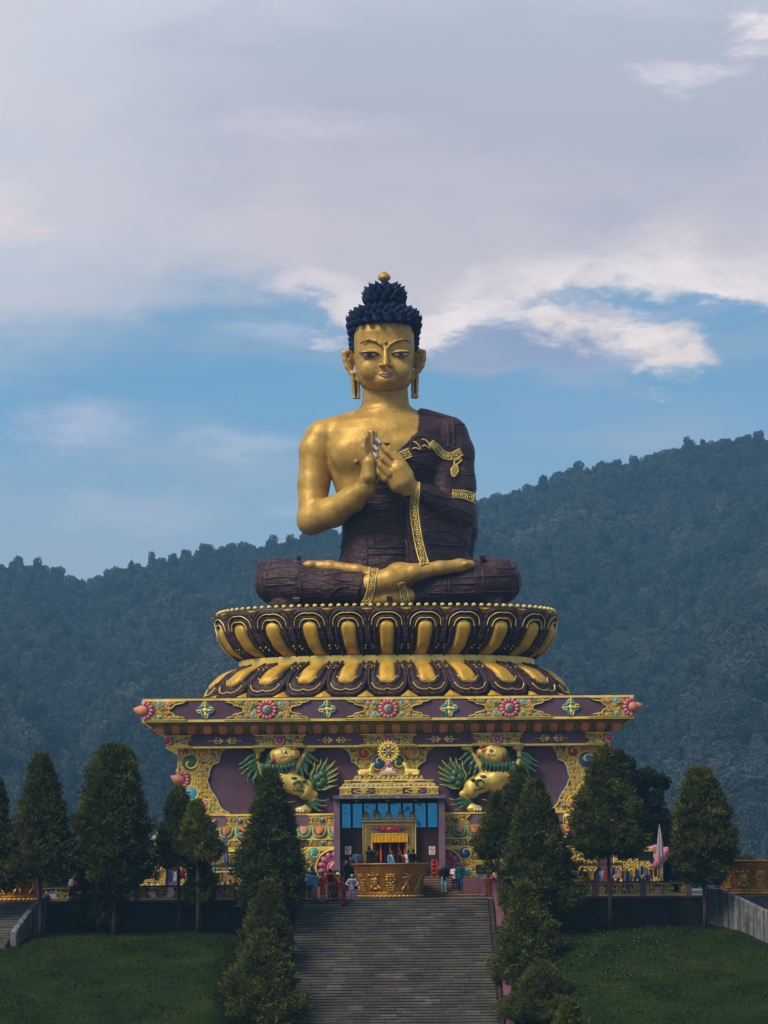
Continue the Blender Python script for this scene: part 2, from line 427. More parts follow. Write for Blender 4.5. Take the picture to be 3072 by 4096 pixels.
def surface_nets(D, lo, h):
    nx, ny, nz = D.shape; S = D < 0
    acc = np.zeros((nx-1, ny-1, nz-1, 3), np.float32); cnt = np.zeros((nx-1, ny-1, nz-1), np.float32)
    quads = []
    idx = None; cross = []
    for ax in range(3):
        sa = [slice(None)]*3; sb = [slice(None)]*3; sa[ax] = slice(0, -1); sb[ax] = slice(1, None)
        c = np.argwhere(S[tuple(sa)] != S[tuple(sb)])
        if not len(c): cross.append(c); continue
        c2 = c.copy(); c2[:, ax] += 1
        d0 = D[tuple(c.T)]; d1 = D[tuple(c2.T)]; t = d0/(d0-d1)
        pos = c.astype(np.float32); pos[:, ax] += t
        o1, o2 = [a for a in range(3) if a != ax]
        for i in (0, -1):
            for j in (0, -1):
                q = c.copy(); q[:, o1] += i; q[:, o2] += j
                ok = (q >= 0).all(1) & (q[:,0] < nx-1) & (q[:,1] < ny-1) & (q[:,2] < nz-1)
                qq = tuple(q[ok].T)
                np.add.at(acc, qq, pos[ok]); np.add.at(cnt, qq, 1)
        cross.append(c)
    act = cnt > 0; ids = np.full(cnt.shape, -1, np.int64); ids[act] = np.arange(act.sum())
    V = acc[act]/cnt[act][:, None]*h+np.asarray(lo, np.float32)
    for ax in range(3):
        c = cross[ax]
        if not len(c): continue
        o1, o2 = [a for a in range(3) if a != ax]
        ok = (c[:, o1] > 0) & (c[:, o2] > 0) & (c[:, o1] < D.shape[o1]-1) & (c[:, o2] < D.shape[o2]-1)
        c = c[ok]; q = []
        for i, j in ((0,0), (-1,0), (-1,-1), (0,-1)):
            t = c.copy(); t[:, o1] += i; t[:, o2] += j; q.append(ids[tuple(t.T)])
        q = np.stack(q, 1); c2 = c.copy(); c2[:, ax] += 1
        ins = S[tuple(c.T)]
        flip = ins if ax != 1 else ~ins
        q[~flip] = q[~flip][:, ::-1]
        quads.append(q)
    F = np.concatenate(quads) if quads else np.zeros((0,4), int)
    return V, F
# ---------------------------------------------------------------- materials
def mat(name, col, rough=0.6, metal=0.0, var=0.18, vscale=1.5, bump=0.0, bscale=8.0, col2=None, spec=0.4, tone=None):
    m = bpy.data.materials.new(name); m.use_nodes = True; w = NT(m.node_tree)
    b = w.n['Principled BSDF']; tc = w.node('ShaderNodeTexCoord'); v = tc.outputs['Object']
    if tone: v = w.mapping(v, scale=tone)
    n1 = w.noise(v, vscale, 5, 0.6)
    c = (*col[:3], 1); dk = tuple(x*(1-var*1.6) for x in col[:3])+(1,); lt = tuple(min(1, x*(1+var)) for x in col[:3])+(1,)
    cc = w.ramp(n1, [(0.28, dk), (0.5, c), (0.72, lt)])
    if col2 is not None:
        cc = w.mix(w.smooth(w.noise(w.mapping(v, loc=(9,3,5)), vscale*0.6, 5, 0.65), 0.5, 0.66), cc, (*col2[:3], 1))
    w.put(b.inputs['Base Color'], cc)
    w.put(b.inputs['Roughness'], w.math('ADD', rough-0.08, w.math('MULTIPLY', n1, 0.16)))
    b.inputs['Metallic'].default_value = metal; b.inputs['Specular IOR Level'].default_value = spec
    if bump:
        bp = w.node('ShaderNodeBump'); bp.inputs['Strength'].default_value = 1.0; bp.inputs['Distance'].default_value = bump
        w.put(bp.inputs['Height'], w.noise(v, bscale, 6, 0.65)); w.put(b.inputs['Normal'], bp.outputs[0])
    return m
M = {}
M['gold'] = mat('statue_gold', (0.52, 0.335, 0.075), 0.48, 0.30, 0.22, 0.9, 0.035, 3, col2=(0.46, 0.27, 0.055))
def streaks(m, amt, col):
    """rain streaks and old seams: weathering that belongs to the surface"""
    w = NT(m.node_tree); b = w.n['Principled BSDF']; old = b.inputs['Base Color'].links[0].from_socket
    tc = w.node('ShaderNodeTexCoord'); n = w.noise(w.mapping(tc.outputs['Object'], scale=(1.6, 1.6, 0.22)), 1.3, 6, 0.7, 0.4)
    n2 = w.noise(tc.outputs['Object'], 5.0, 5, 0.7)
    w.put(b.inputs['Base Color'], w.mix(w.math('MULTIPLY', w.smooth(w.math('ADD', w.math('MULTIPLY', n, .7), w.math('MULTIPLY', n2, .3)), 0.5, 0.68), amt), old, (*col, 1)))
streaks(M['gold'], 0.6, (0.30, 0.16, 0.04))
M['trim'] = mat('painted_gold', (0.82, 0.64, 0.15), 0.45, 0.12, 0.15, 2.5, 0.01, 20)
M['trimdull'] = mat('dull_gold', (0.42, 0.34, 0.13), 0.6, 0.1, 0.25, 3, 0.01, 20)
M['petal_gold'] = mat('petal_gold', (0.58, 0.36, 0.035), 0.5, 0.2, 0.22, 1.2, 0.02, 6, tone=(1,1,.5))
M['hair'] = mat('hair_blue_black', (0.010, 0.020, 0.072), 0.62, 0, 0.3, 4, spec=0.15)
M['purple'] = mat('purple_paint', (0.105, 0.060, 0.105), 0.7, 0, 0.2, 0.5, 0.01, 9, col2=(0.085, 0.045, 0.075))
M['purple_light'] = mat('faded_purple_paint', (0.17, 0.105, 0.16), 0.7, 0, 0.15, 0.8)
M['maroon'] = mat('maroon_wall', (0.045, 0.016, 0.022), 0.6, 0, 0.2, 1)
M['dark'] = mat('dark_recess', (0.012, 0.009, 0.010), 0.8)
M['crevice'] = mat('crevice_brown', (0.27, 0.165, 0.035), 0.7, 0, 0.4, 4)
M['crevred'] = mat('crevice_red', (0.20, 0.05, 0.035), 0.7, 0, 0.3, 3)
M['soffit'] = mat('soffit_brown', (0.12, 0.075, 0.028), 0.75, 0, 0.35, 3)
M['olive'] = mat('olive_trim', (0.20, 0.17, 0.06), 0.7, 0, 0.3, 3)
M['orange'] = mat('orange_petal', (0.50, 0.20, 0.06), 0.55, 0, 0.3, 0.9)
M['salmon'] = mat('salmon_petal', (0.55, 0.22, 0.13), 0.55, 0, 0.25, 0.9, col2=(0.45,0.08,0.06))
M['sage'] = mat('sage_trim', (0.26, 0.36, 0.16), 0.55, 0, 0.25, 2)
M['green'] = mat('glazed_green', (0.035, 0.105, 0.05), 0.35, 0, 0.25, 1.3)
M['teal'] = mat('teal_paint', (0.06, 0.32, 0.27), 0.38, 0, 0.25, 2)
M['blue'] = mat('blue_paint', (0.02, 0.09, 0.26), 0.35, 0, 0.25, 2)
M['sky_blue'] = mat('light_blue_paint', (0.05, 0.34, 0.56), 0.4, 0, 0.25, 2)
M['red'] = mat('red_paint', (0.42, 0.035, 0.025), 0.4, 0, 0.2, 2)
M['tang'] = mat('tangerine_paint', (0.60, 0.22, 0.08), 0.4, 0, 0.2, 2)
M['pink'] = mat('pink_paint', (0.62, 0.20, 0.30), 0.45, 0, 0.22, 1.5)
M['pinkdark'] = mat('rose_paint', (0.30, 0.03, 0.06), 0.5, 0, 0.2, 2)
M['lilac'] = mat('lilac_rose', (0.42, 0.16, 0.26), 0.5, 0, 0.25, 1.5)
M['white'] = mat('white_paint', (0.70, 0.70, 0.72), 0.4, 0, 0.08, 3)
M['black'] = mat('black_paint', (0.012, 0.012, 0.014), 0.4, 0, 0.1, 3)
M['wall_stone'] = mat('dark_wall_stone', (0.026, 0.023, 0.024), 0.9, 0, 0.5, 2.5, 0.08, 3)
M['slab_grey'] = mat('weathered_slab', (0.12, 0.12, 0.15), 0.8, 0, 0.4, 4, col2=(0.28,0.28,0.3))
M['bark'] = mat('bark', (0.05, 0.038, 0.03), 0.9, 0, 0.4, 6, 0.02, 12)
M['pinkwall'] = mat('pink_parapet_paint', (0.15, 0.058, 0.085), 0.8, 0, 0.25, 1.4, 0.01, 10, col2=(0.14,0.06,0.085))
M['redstep'] = mat('red_step_paint', (0.12, 0.055, 0.06), 0.8, 0, 0.35, 1.6, 0.01, 10, col2=(0.075,0.05,0.05))
M['bronze'] = mat('bowl_gilding', (0.42, 0.17, 0.022), 0.42, 0.4, 0.28, 1.6, 0.02, 6, col2=(0.26,0.10,0.015))
M['bowltrim'] = mat('bowl_relief_gold', (0.55, 0.36, 0.05), 0.42, 0.4, 0.2, 3)

streaks(M['petal_gold'], 0.6, (0.25, 0.13, 0.02)); streaks(M['purple'], 0.5, (0.05, 0.03, 0.05)); streaks(M['purple_light'], 0.4, (0.09, 0.055, 0.085)); streaks(M['trim'], 0.45, (0.30, 0.19, 0.05))
def robe_mat():
    m = bpy.data.materials.new('robe_cloth_patches'); m.use_nodes = True; w = NT(m.node_tree); b = w.n['Principled BSDF']
    tc = w.node('ShaderNodeTexCoord'); v = tc.outputs['Object']
    n1 = w.noise(v, 0.8, 6, 0.6); n2 = w.noise(w.mapping(v, scale=(1,1,0.35)), 3.5, 5, 0.6)
    c = w.ramp(n1, [(0.3, (0.014,0.007,0.012)), (0.5, (0.036,0.014,0.022)), (0.72, (0.075,0.030,0.038))])
    c = w.mix(w.math('MULTIPLY', w.smooth(n2, 0.62, 0.78), 0.35), c, (0.16, 0.11, 0.12, 1))
    w.put(b.inputs['Base Color'], c); b.inputs['Roughness'].default_value = 0.42; b.inputs['Specular IOR Level'].default_value = 0.4
    sp = w.node('ShaderNodeSeparateXYZ'); w.put(sp.inputs[0], v); cb = w.node('ShaderNodeCombineXYZ')
    w.put(cb.inputs[0], w.math('ADD', sp.outputs[0], w.math('MULTIPLY', n1, 0.8))); w.put(cb.inputs[1], w.math('ADD', sp.outputs[2], w.math('MULTIPLY', n1, 0.6)))
    br = w.node('ShaderNodeTexBrick'); w.put(br.inputs['Vector'], cb.outputs[0]); br.inputs['Scale'].default_value = 1.0
    br.inputs['Brick Width'].default_value = 1.7; br.inputs['Row Height'].default_value = 1.05; br.inputs['Mortar Size'].default_value = 0.035; br.inputs['Mortar Smooth'].default_value = 0.3
    hb = w.math('ADD', w.math('MULTIPLY', br.outputs['Fac'], 0.14), w.math('MULTIPLY', w.noise(w.mapping(v, scale=(0.5,1,1.6)), 2.2, 5, 0.6), 0.22))
    bp = w.node('ShaderNodeBump'); bp.inputs['Strength'].default_value = 1.0; bp.inputs['Distance'].default_value = 1.0
    w.put(bp.inputs['Height'], hb); w.put(b.inputs['Normal'], bp.outputs[0])
    return m
M['robe'] = robe_mat()
M['seam'] = mat('robe_seam', (0.045, 0.022, 0.03), 0.5, 0, 0.3, 2)

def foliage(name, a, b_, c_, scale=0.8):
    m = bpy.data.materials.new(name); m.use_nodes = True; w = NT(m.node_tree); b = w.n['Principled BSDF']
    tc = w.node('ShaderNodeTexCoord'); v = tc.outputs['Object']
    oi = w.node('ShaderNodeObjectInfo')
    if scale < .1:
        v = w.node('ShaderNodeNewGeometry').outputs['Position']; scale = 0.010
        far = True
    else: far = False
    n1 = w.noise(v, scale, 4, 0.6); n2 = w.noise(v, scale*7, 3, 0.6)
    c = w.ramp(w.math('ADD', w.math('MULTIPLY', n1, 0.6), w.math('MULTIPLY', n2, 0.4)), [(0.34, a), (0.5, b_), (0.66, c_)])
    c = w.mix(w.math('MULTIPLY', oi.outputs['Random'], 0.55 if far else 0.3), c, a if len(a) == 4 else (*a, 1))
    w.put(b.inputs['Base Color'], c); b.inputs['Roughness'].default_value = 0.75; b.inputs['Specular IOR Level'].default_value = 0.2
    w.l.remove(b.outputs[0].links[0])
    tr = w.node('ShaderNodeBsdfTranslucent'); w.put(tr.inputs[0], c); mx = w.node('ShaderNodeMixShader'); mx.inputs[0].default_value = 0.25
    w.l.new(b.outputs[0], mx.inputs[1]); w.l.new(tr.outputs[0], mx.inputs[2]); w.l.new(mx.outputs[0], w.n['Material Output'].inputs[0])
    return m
M['conifer'] = foliage('conifer_green', (0.010,0.018,0.004), (0.065,0.088,0.015), (0.22,0.22,0.035))
M['conifer_light'] = foliage('young_conifer_green', (0.014,0.026,0.004), (0.090,0.110,0.016), (0.27,0.27,0.04))
M['broad'] = foliage('broadleaf_green', (0.012,0.022,0.012), (0.028,0.040,0.020), (0.050,0.058,0.030))
M['forest'] = foliage('forest_haze_tint', (0.018,0.034,0.038), (0.050,0.074,0.078), (0.130,0.150,0.145), 0.03)  # blue grey tint: part of the distance haze is painted into the crowns

def ground_mat(name, a, b_, c_, s1, s2, bump):
    m = bpy.data.materials.new(name); m.use_nodes = True; w = NT(m.node_tree); b = w.n['Principled BSDF']
    tc = w.node('ShaderNodeTexCoord'); v = tc.outputs['Object']
    n1 = w.noise(v, s1, 6, 0.65); n2 = w.noise(v, s2, 5, 0.7)
    f = w.math('ADD', w.math('MULTIPLY', n1, 0.55), w.math('MULTIPLY', n2, 0.45))
    w.put(b.inputs['Base Color'], w.ramp(f, [(0.36, a), (0.5, b_), (0.64, c_)])); b.inputs['Roughness'].default_value = 0.95; b.inputs['Specular IOR Level'].default_value = 0.1
    bp = w.node('ShaderNodeBump'); bp.inputs['Distance'].default_value = bump; w.put(bp.inputs['Height'], n2); w.put(b.inputs['Normal'], bp.outputs[0])
    return m
M['lawn'] = ground_mat('lawn_soil', (0.005,0.014,0.001), (0.012,0.029,0.002), (0.034,0.046,0.006), 0.35, 6, 0.06)
M['hill'] = ground_mat('hill_floor', (0.010,0.018,0.010), (0.020,0.030,0.016), (0.035,0.04,0.024), 0.02, 0.3, 0.5)

def step_mat():
    m = bpy.data.materials.new('slate_steps'); m.use_nodes = True; w = NT(m.node_tree); b = w.n['Principled BSDF']
    tc = w.node('ShaderNodeTexCoord'); sp = w.node('ShaderNodeSeparateXYZ'); w.put(sp.inputs[0], tc.outputs['Object'])
    row = w.math('FLOOR', w.math('DIVIDE', w.math('ADD', sp.outputs[2], 0.0725*0.2), 0.145))
    cb0 = w.node('ShaderNodeCombineXYZ'); w.put(cb0.inputs[0], row)
    wn0 = w.node('ShaderNodeTexWhiteNoise', noise_dimensions='3D'); w.put(wn0.inputs[0], cb0.outputs[0])
    xs = w.math('DIVIDE', w.math('ADD', sp.outputs[0], w.math('MULTIPLY', wn0.outputs[0], 3.0)), 0.85)
    cb = w.node('ShaderNodeCombineXYZ'); w.put(cb.inputs[0], w.math('FLOOR', xs)); w.put(cb.inputs[1], row)
    wn = w.node('ShaderNodeTexWhiteNoise', noise_dimensions='3D'); w.put(wn.inputs[0], cb.outputs[0])
    joint = w.math('GREATER_THAN', w.math('ABSOLUTE', w.math('SUBTRACT', w.math('FRACT', xs), 0.5)), 0.485)
    c = w.ramp(wn.outputs[0], [(0, (0.085,0.094,0.102)), (0.3, (0.115,0.117,0.112)), (0.6, (0.145,0.136,0.116)), (0.90, (0.175,0.162,0.136)), (0.96, (0.24,0.225,0.20)), (0.988, (0.23,0.14,0.07))])
    big = w.noise(tc.outputs['Object'], 0.45, 5, 0.6)
    c = w.mix(w.math('MULTIPLY', w.smooth(big, 0.42, 0.62), 0.55), c, (0.050,0.056,0.064,1))
    c = w.mix(w.math('MULTIPLY', w.noise(tc.outputs['Object'], 9, 4, 0.7), 0.4), c, (0.03,0.03,0.03,1))
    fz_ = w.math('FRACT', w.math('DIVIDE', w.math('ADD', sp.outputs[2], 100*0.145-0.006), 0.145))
    nosing_shade = w.math('MULTIPLY', w.math('LESS_THAN', fz_, 0.26), w.math('GREATER_THAN', fz_, 0.012))  # shade under each nosing, painted as a dark band at the riser foot
    c = w.mix(w.math('MULTIPLY', nosing_shade, 0.85), c, (0.008,0.008,0.009,1))
    c = w.mix(w.math('MULTIPLY', joint, 0.75), c, (0.01,0.01,0.01,1))
    w.put(b.inputs['Base Color'], c); b.inputs['Roughness'].default_value = 0.75; b.inputs['Specular IOR Level'].default_value = 0.3
    bp = w.node('ShaderNodeBump'); bp.inputs['Distance'].default_value = 0.02; w.put(bp.inputs['Height'], w.noise(tc.outputs['Object'], 7, 5, 0.7)); w.put(b.inputs['Normal'], bp.outputs[0])
    return m
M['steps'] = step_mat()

def stained_mat():
    m = bpy.data.materials.new('stained_concrete'); m.use_nodes = True; w = NT(m.node_tree); b = w.n['Principled BSDF']
    tc = w.node('ShaderNodeTexCoord'); v = tc.outputs['Object']
    n = w.noise(w.mapping(v, scale=(2.2,2.2,0.16)), 1.6, 6, 0.7, 0.3); n2 = w.noise(v, 2.5, 5, 0.6)
    c = w.ramp(w.math('ADD', w.math('MULTIPLY', n, 0.75), w.math('MULTIPLY', n2, 0.25)), [(0.38, (0.03,0.034,0.04)), (0.5, (0.085,0.095,0.11)), (0.6, (0.22,0.23,0.25))])
    w.put(b.inputs['Base Color'], c); b.inputs['Roughness'].default_value = 0.9
    return m
M['concrete'] = stained_mat()
def glass_mat():
    m = bpy.data.materials.new('blue_window_glass'); m.use_nodes = True; w = NT(m.node_tree); b = w.n['Principled BSDF']
    b.inputs['Metallic'].default_value = 0.45; b.inputs['Roughness'].default_value = 0.18; b.inputs['Specular IOR Level'].default_value = 0.8
    tc = w.node('ShaderNodeTexCoord'); n = w.noise(tc.outputs['Object'], 0.9, 4, 0.6, 1.0)
    w.put(b.inputs['Base Color'], w.mix(w.smooth(n, 0.58, 0.62), (0.03,0.50,0.95,1), (0.012,0.09,0.12,1)))
    return m
M['glass'] = glass_mat()
_cloth = {}
def cloth(rgb, rough=0.85):
    k = tuple(rgb)
    if k not in _cloth: _cloth[k] = mat('cloth', s2l(*rgb)[:3] if max(rgb) > 1 else rgb, rough, 0, 0.25, 7, 0.01, 18, spec=0.2)
    return _cloth[k]
# ---------------------------------------------------------------- the setting
rng = np.random.default_rng(7)
YW = 162.0            # front of the terrace
def lawn_z(x, y):
    y = np.asarray(y, float); x = np.asarray(x, float)
    zc_ = np.interp(y, [-40, 9, 30, 60, 100, 128, 140, 151, 158, 162], [-0.35, -0.35, -5, -11, -14.5, -14.2, -11.6, -6.6, -3.2, -1.6])
    zs_ = np.interp(y, [-40, 9, 30, 60, 100, 110, 128, 140, 145, 150, 154, 158, 162], [-0.35, -0.35, -5, -11, -14.2, -14.0, -12.4, -8.6, -6.5, -4.5, -3.0, -2.0, -1.6])
    t = np.clip((np.abs(x)-6.9)/2.9, 0, 1); t = t*t*(3-2*t); z = zc_*(1-t)+zs_*t
    return z+0.10*np.sin(x*0.35+1)*np.sin(y*0.4)+0.05*np.sin(x*1.1+y*0.8)
def grid_mesh(name, xs, ys, zf, mat_, smooth=True):
    X, Y = np.meshgrid(xs, ys, indexing='ij'); Z = zf(X, Y)
    V = np.stack([X, Y, Z], -1).reshape(-1, 3); nx, ny = len(xs), len(ys)
    i, j = np.meshgrid(np.arange(nx-1), np.arange(ny-1), indexing='ij'); a = (i*ny+j).ravel()
    return mesh_np(name, V, [np.stack([a, a+ny, a+ny+1, a+1], 1)], mat_, smooth)
g = link('ground', grid_mesh('ground', np.concatenate([np.linspace(-90, -14, 60), np.linspace(-13.5, 13.5, 91), np.linspace(14, 90, 60)]), np.concatenate([np.linspace(-30, 120, 40), np.linspace(121, 162, 83)]), lawn_z, M['lawn'])); tag(g, kind='structure')

# distant wooded hills: one height field, its crest measured from the photograph
RY = 1400.0
ridge = [(-900,2250),(-300,2290),(0,2318),(120,2312),(230,2345),(330,2412),(400,2370),(600,2300),(800,2262),(1000,2240),(1150,2215),(1340,2185),(1500,2170),(1700,2130),(1900,2075),(2020,2062),(2129,2010),(2230,1950),(2315,1935),(2450,1912),(2592,1890),(2700,1850),(2833,1818),(2950,1800),(3072,1800),(3500,1640),(4200,1500)]
raz = np.array([at(x, y, RY)[0]/RY for x, y in ridge]); rz = np.array([at(x, y, RY)[1] for x, y in ridge])
def hill_z(X, Y):
    a = X/np.maximum(Y, 1)
    top = np.interp(a, raz, rz)
    u = np.clip((Y-620)/(RY-620), 0, 1); s_ = u**1.05
    z = -18+(top+18)*s_
    rav = np.sin(a*52+2.6*np.sin(Y*0.003+a*9)+0.8)*0.5+np.sin(a*120+Y*0.009+3*np.sin(Y*.005))*0.22+np.sin(a*27-Y*0.005+2)*0.6
    z = z+rav*26*np.sin(np.pi*np.clip(u, 0, 1))**0.8+3*np.sin(X*.06+Y*.03)*u*(1-u)*4
    back = np.clip((Y-RY)/500, 0, 1); z = z-back**2*160
    front = np.clip((Y-200)/60, 0, 1); z = np.where(Y < 620, -0.3-18*front*front*(3-2*front)+0.3*front, z)
    return z
azs = np.linspace(-0.36, 0.40, 260); yy = np.concatenate([np.linspace(200, 300, 15), np.linspace(310, 1600, 150)])
A_, Y_ = np.meshgrid(azs, yy, indexing='ij'); X_ = A_*Y_; Z_ = hill_z(X_, Y_)
V = np.stack([X_, Y_, Z_], -1).reshape(-1, 3); ny = len(yy); i, j = np.meshgrid(np.arange(len(azs)-1), np.arange(ny-1), indexing='ij'); a = (i*ny+j).ravel()
g = link('hills', mesh_np('hills', V, [np.stack([a, a+ny, a+ny+1, a+1], 1)], M['hill'], True)); tag(g, kind='structure')

def leaf_cloud(n, shape, size, rg, up=0.3, quad=False):
    """n leaf clumps spread through lumps; shape = [(centre, radius)]"""
    C = np.array([c for c, r in shape]); R = np.array([r for c, r in shape]); w = R**2; k = rg.choice(len(C), n, p=w/w.sum())
    d = rg.normal(size=(n,3)); d /= np.linalg.norm(d, axis=1)[:,None]
    rr = R[k]*(0.72+0.33*rg.random(n)); P = C[k]+d*rr[:,None]*np.array([1,1,0.85])
    nrm = d+rg.normal(size=(n,3))*0.55; nrm[:,2] += up; nrm /= np.linalg.norm(nrm, axis=1)[:,None]
    t = np.cross(nrm, rg.normal(size=(n,3))); t /= np.linalg.norm(t, axis=1)[:,None]; b = np.cross(nrm, t)
    s_ = size*(0.5+rg.random(n))[:,None]
    V = np.stack([P-t*s_, P+b*s_*0.7+nrm*s_*.15, P+t*s_*(0.8), P-b*s_*0.8], 1).reshape(-1,3)
    return V, np.arange(n*4).reshape(n,4)
def crown_shape(rg, n=9, r=1.0, h=1.0):
    sh = [((0,0,0.45*h), 0.62*r)]
    for _ in range(n):
        a = rg.random()*6.28; q = 0.30+0.42*rg.random(); z = (0.15+0.8*rg.random())*h; q *= (1.15-0.6*z/h)
        sh.append(((q*r*math.cos(a), q*r*math.sin(a), z), r*(0.26+0.2*rg.random())))
    return sh
src = bpy.data.collections.new('forest_source')      # unlinked: the crowns that the wood on the hills is made of
for k in range(6):
    rg = np.random.default_rng(50+k)
    sh = crown_shape(rg, 11, 1.0, [1.1, 0.9, 1.3, 1.0, 1.5, 0.8][k])
    V, Fq = leaf_cloud(2200 if k != 5 else 600, sh, 0.075, rg)
    me = mesh_np('crown', V, [Fq], M['forest'])
    mb = MB(); mb.tube([(0,0,-1.2), (0,0,0.5)], [0.09, 0.05], 5)
    for q in range(4):
        a = q*1.6+rg.random(); mb.tube([(0,0,0.0), (0.5*math.cos(a), 0.5*math.sin(a), 0.7)], [0.05, 0.02], 4)
    t_ = bpy.data.meshes.new('t'); t_.from_pydata(mb.v, [], mb.f)
    import bmesh
    bm = bmesh.new(); bm.from_mesh(me); bm.from_mesh(t_); bm.to_mesh(me); bm.free()
    o = bpy.data.objects.new('crown', me); src.objects.link(o)
NF = 22000
aa = rng.uniform(-0.30, 0.30, NF); u_ = rng.random(NF); Yf = np.sqrt(430**2+u_*(1440**2-430**2)); Xf = aa*Yf
ra = rng.uniform(-0.2, 0.2, 700); ry = np.full(700, RY)+rng.uniform(-40, 15, 700)
Xf = np.concatenate([Xf, ra*ry]); Yf = np.concatenate([Yf, ry])
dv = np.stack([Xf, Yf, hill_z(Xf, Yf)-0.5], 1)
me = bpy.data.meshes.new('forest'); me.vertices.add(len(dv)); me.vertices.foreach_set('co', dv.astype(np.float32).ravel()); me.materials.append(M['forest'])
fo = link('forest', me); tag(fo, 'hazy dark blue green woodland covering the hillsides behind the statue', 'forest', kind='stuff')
ng = bpy.data.node_groups.new('forest_nodes', 'GeometryNodeTree')
ng.interface.new_socket('Geometry', in_out='INPUT', socket_type='NodeSocketGeometry'); ng.interface.new_socket('Geometry', in_out='OUTPUT', socket_type='NodeSocketGeometry')
gi = ng.nodes.new('NodeGroupInput'); go = ng.nodes.new('NodeGroupOutput'); ip = ng.nodes.new('GeometryNodeInstanceOnPoints')
ci = ng.nodes.new('GeometryNodeCollectionInfo'); ci.inputs['Collection'].default_value = src; ci.inputs['Separate Children'].default_value = True; ci.inputs['Reset Children'].default_value = True
rv = ng.nodes.new('FunctionNodeRandomValue'); rv.data_type = 'FLOAT_VECTOR'; rv.inputs[0].default_value = (-0.12,-0.12,0); rv.inputs[1].default_value = (0.12,0.12,6.28)
rs = ng.nodes.new('FunctionNodeRandomValue'); rs.data_type = 'FLOAT_VECTOR'; rs.inputs[0].default_value = (2.2,2.2,2.4); rs.inputs[1].default_value = (7.0,7.0,7.6); rs.inputs['Seed'].default_value = 5
ip.inputs['Pick Instance'].default_value = True
ng.links.new(gi.outputs[0], ip.inputs['Points']); ng.links.new(ci.outputs[0], ip.inputs['Instance']); ng.links.new(rv.outputs[0], ip.inputs['Rotation']); ng.links.new(rs.outputs[0], ip.inputs['Scale']); ng.links.new(ip.outputs[0], go.inputs[0])
md = fo.modifiers.new('forest', 'NODES'); md.node_group = ng

# haze: one even body of air from the camera to beyond the hills
hb = MB(); hb.box(-560, 560, -40, 1640, -24, 330)
hz = hb.build('haze', []); tag(hz, 'thin blue evening haze over the valley', 'haze', kind='stuff')
hm = bpy.data.materials.new('haze_air'); hm.use_nodes = True; hn = NT(hm.node_tree); hn.n.remove(hn.n['Principled BSDF'])
pv = hn.node('ShaderNodeVolumePrincipled'); pv.inputs['Color'].default_value = (0.24, 0.60, 1.0, 1); pv.inputs['Density'].default_value = 0.00026; pv.inputs['Anisotropy'].default_value = 0.0
hn.l.new(pv.outputs[0], hn.n['Material Output'].inputs['Volume']); hz.data.materials.append(hm)
# terrace, stairs and walls
mb = MB()
mb.box(-90, 90, YW+0.01, 232, -2.2, 0.0); tag(mb.build('terrace_ground', M['slab_grey']), kind='structure')
XL = at(1185, 3600, YW)[0]; XR = at(1950, 3600, YW)[0]
def stair_mesh(n, rise, run, x0, x1, y0, z0, nose=0.04):
    """flight going down towards the camera from (y0, z0)"""
    prof = []
    for i in range(n):
        y = y0-i*run; z = z0-i*rise
        prof += [(y-run-nose, z), (y-run-nose, z-rise+.045), (y-run+.03, z-rise+.045), (y-run+.03, z-rise)]
    prof = [(y0+0.3, z0)]+prof
    bot = [(prof[-1][0], prof[-1][1]-1.2), (y0+0.3, z0-2.6)]
    P = prof+bot; m_ = MB(); N = len(P)
    V = [(x0, y, z) for y, z in P]+[(x1, y, z) for y, z in P]
    F = [(i, (i+1) % N, (i+1) % N+N, i+N) for i in range(N)]+[tuple(range(N))[::-1], tuple(range(N, 2*N))]
    m_.add(V, F); return m_
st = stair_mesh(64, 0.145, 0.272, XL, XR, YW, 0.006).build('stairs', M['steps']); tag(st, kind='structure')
mb = MB(); k = 0
for i in range(8):      # the upper reddish flight behind the bowl
    mb.box(XL, XR, 165.55+i*0.25, 172.5, 0.0+i*0.152-(0 if i else 0.0)+0.007, (i+1)*0.152+0.007-0.003)
for i in range(8): mb.box(XL, XR, 165.55+i*0.25-.02, 165.55+i*0.25+.04, (i+1)*0.152-.016, (i+1)*0.152+.012, 1)
tag(mb.build('upper_stairs', [M['redstep'], M['trimdull']]), kind='structure')
ZP = 8*0.152+0.004      # floor of the porch

def wall_along(mb, x0, x1, y0, y1, z0, z1, m=0): mb.box(x0, x1, y0, y1, z0, z1, m)
# black stone retaining walls
for sgn, xa, xb, lab in ((-1, -60, XL-0.55, 'dark stone retaining wall under the left fence'), (1, XR+0.55, 60, 'dark stone retaining wall under the right fence')):
    mb = MB(); mb.box(xa, xb, YW-0.35, YW+0.3, -2.6, -0.10); mb.box(xa, xb, YW-0.42, YW+0.3, -0.10, 0.02, 1)
    o = mb.build('retaining_wall', [M['wall_stone'], M['purple']]); tag(o, lab, 'wall')
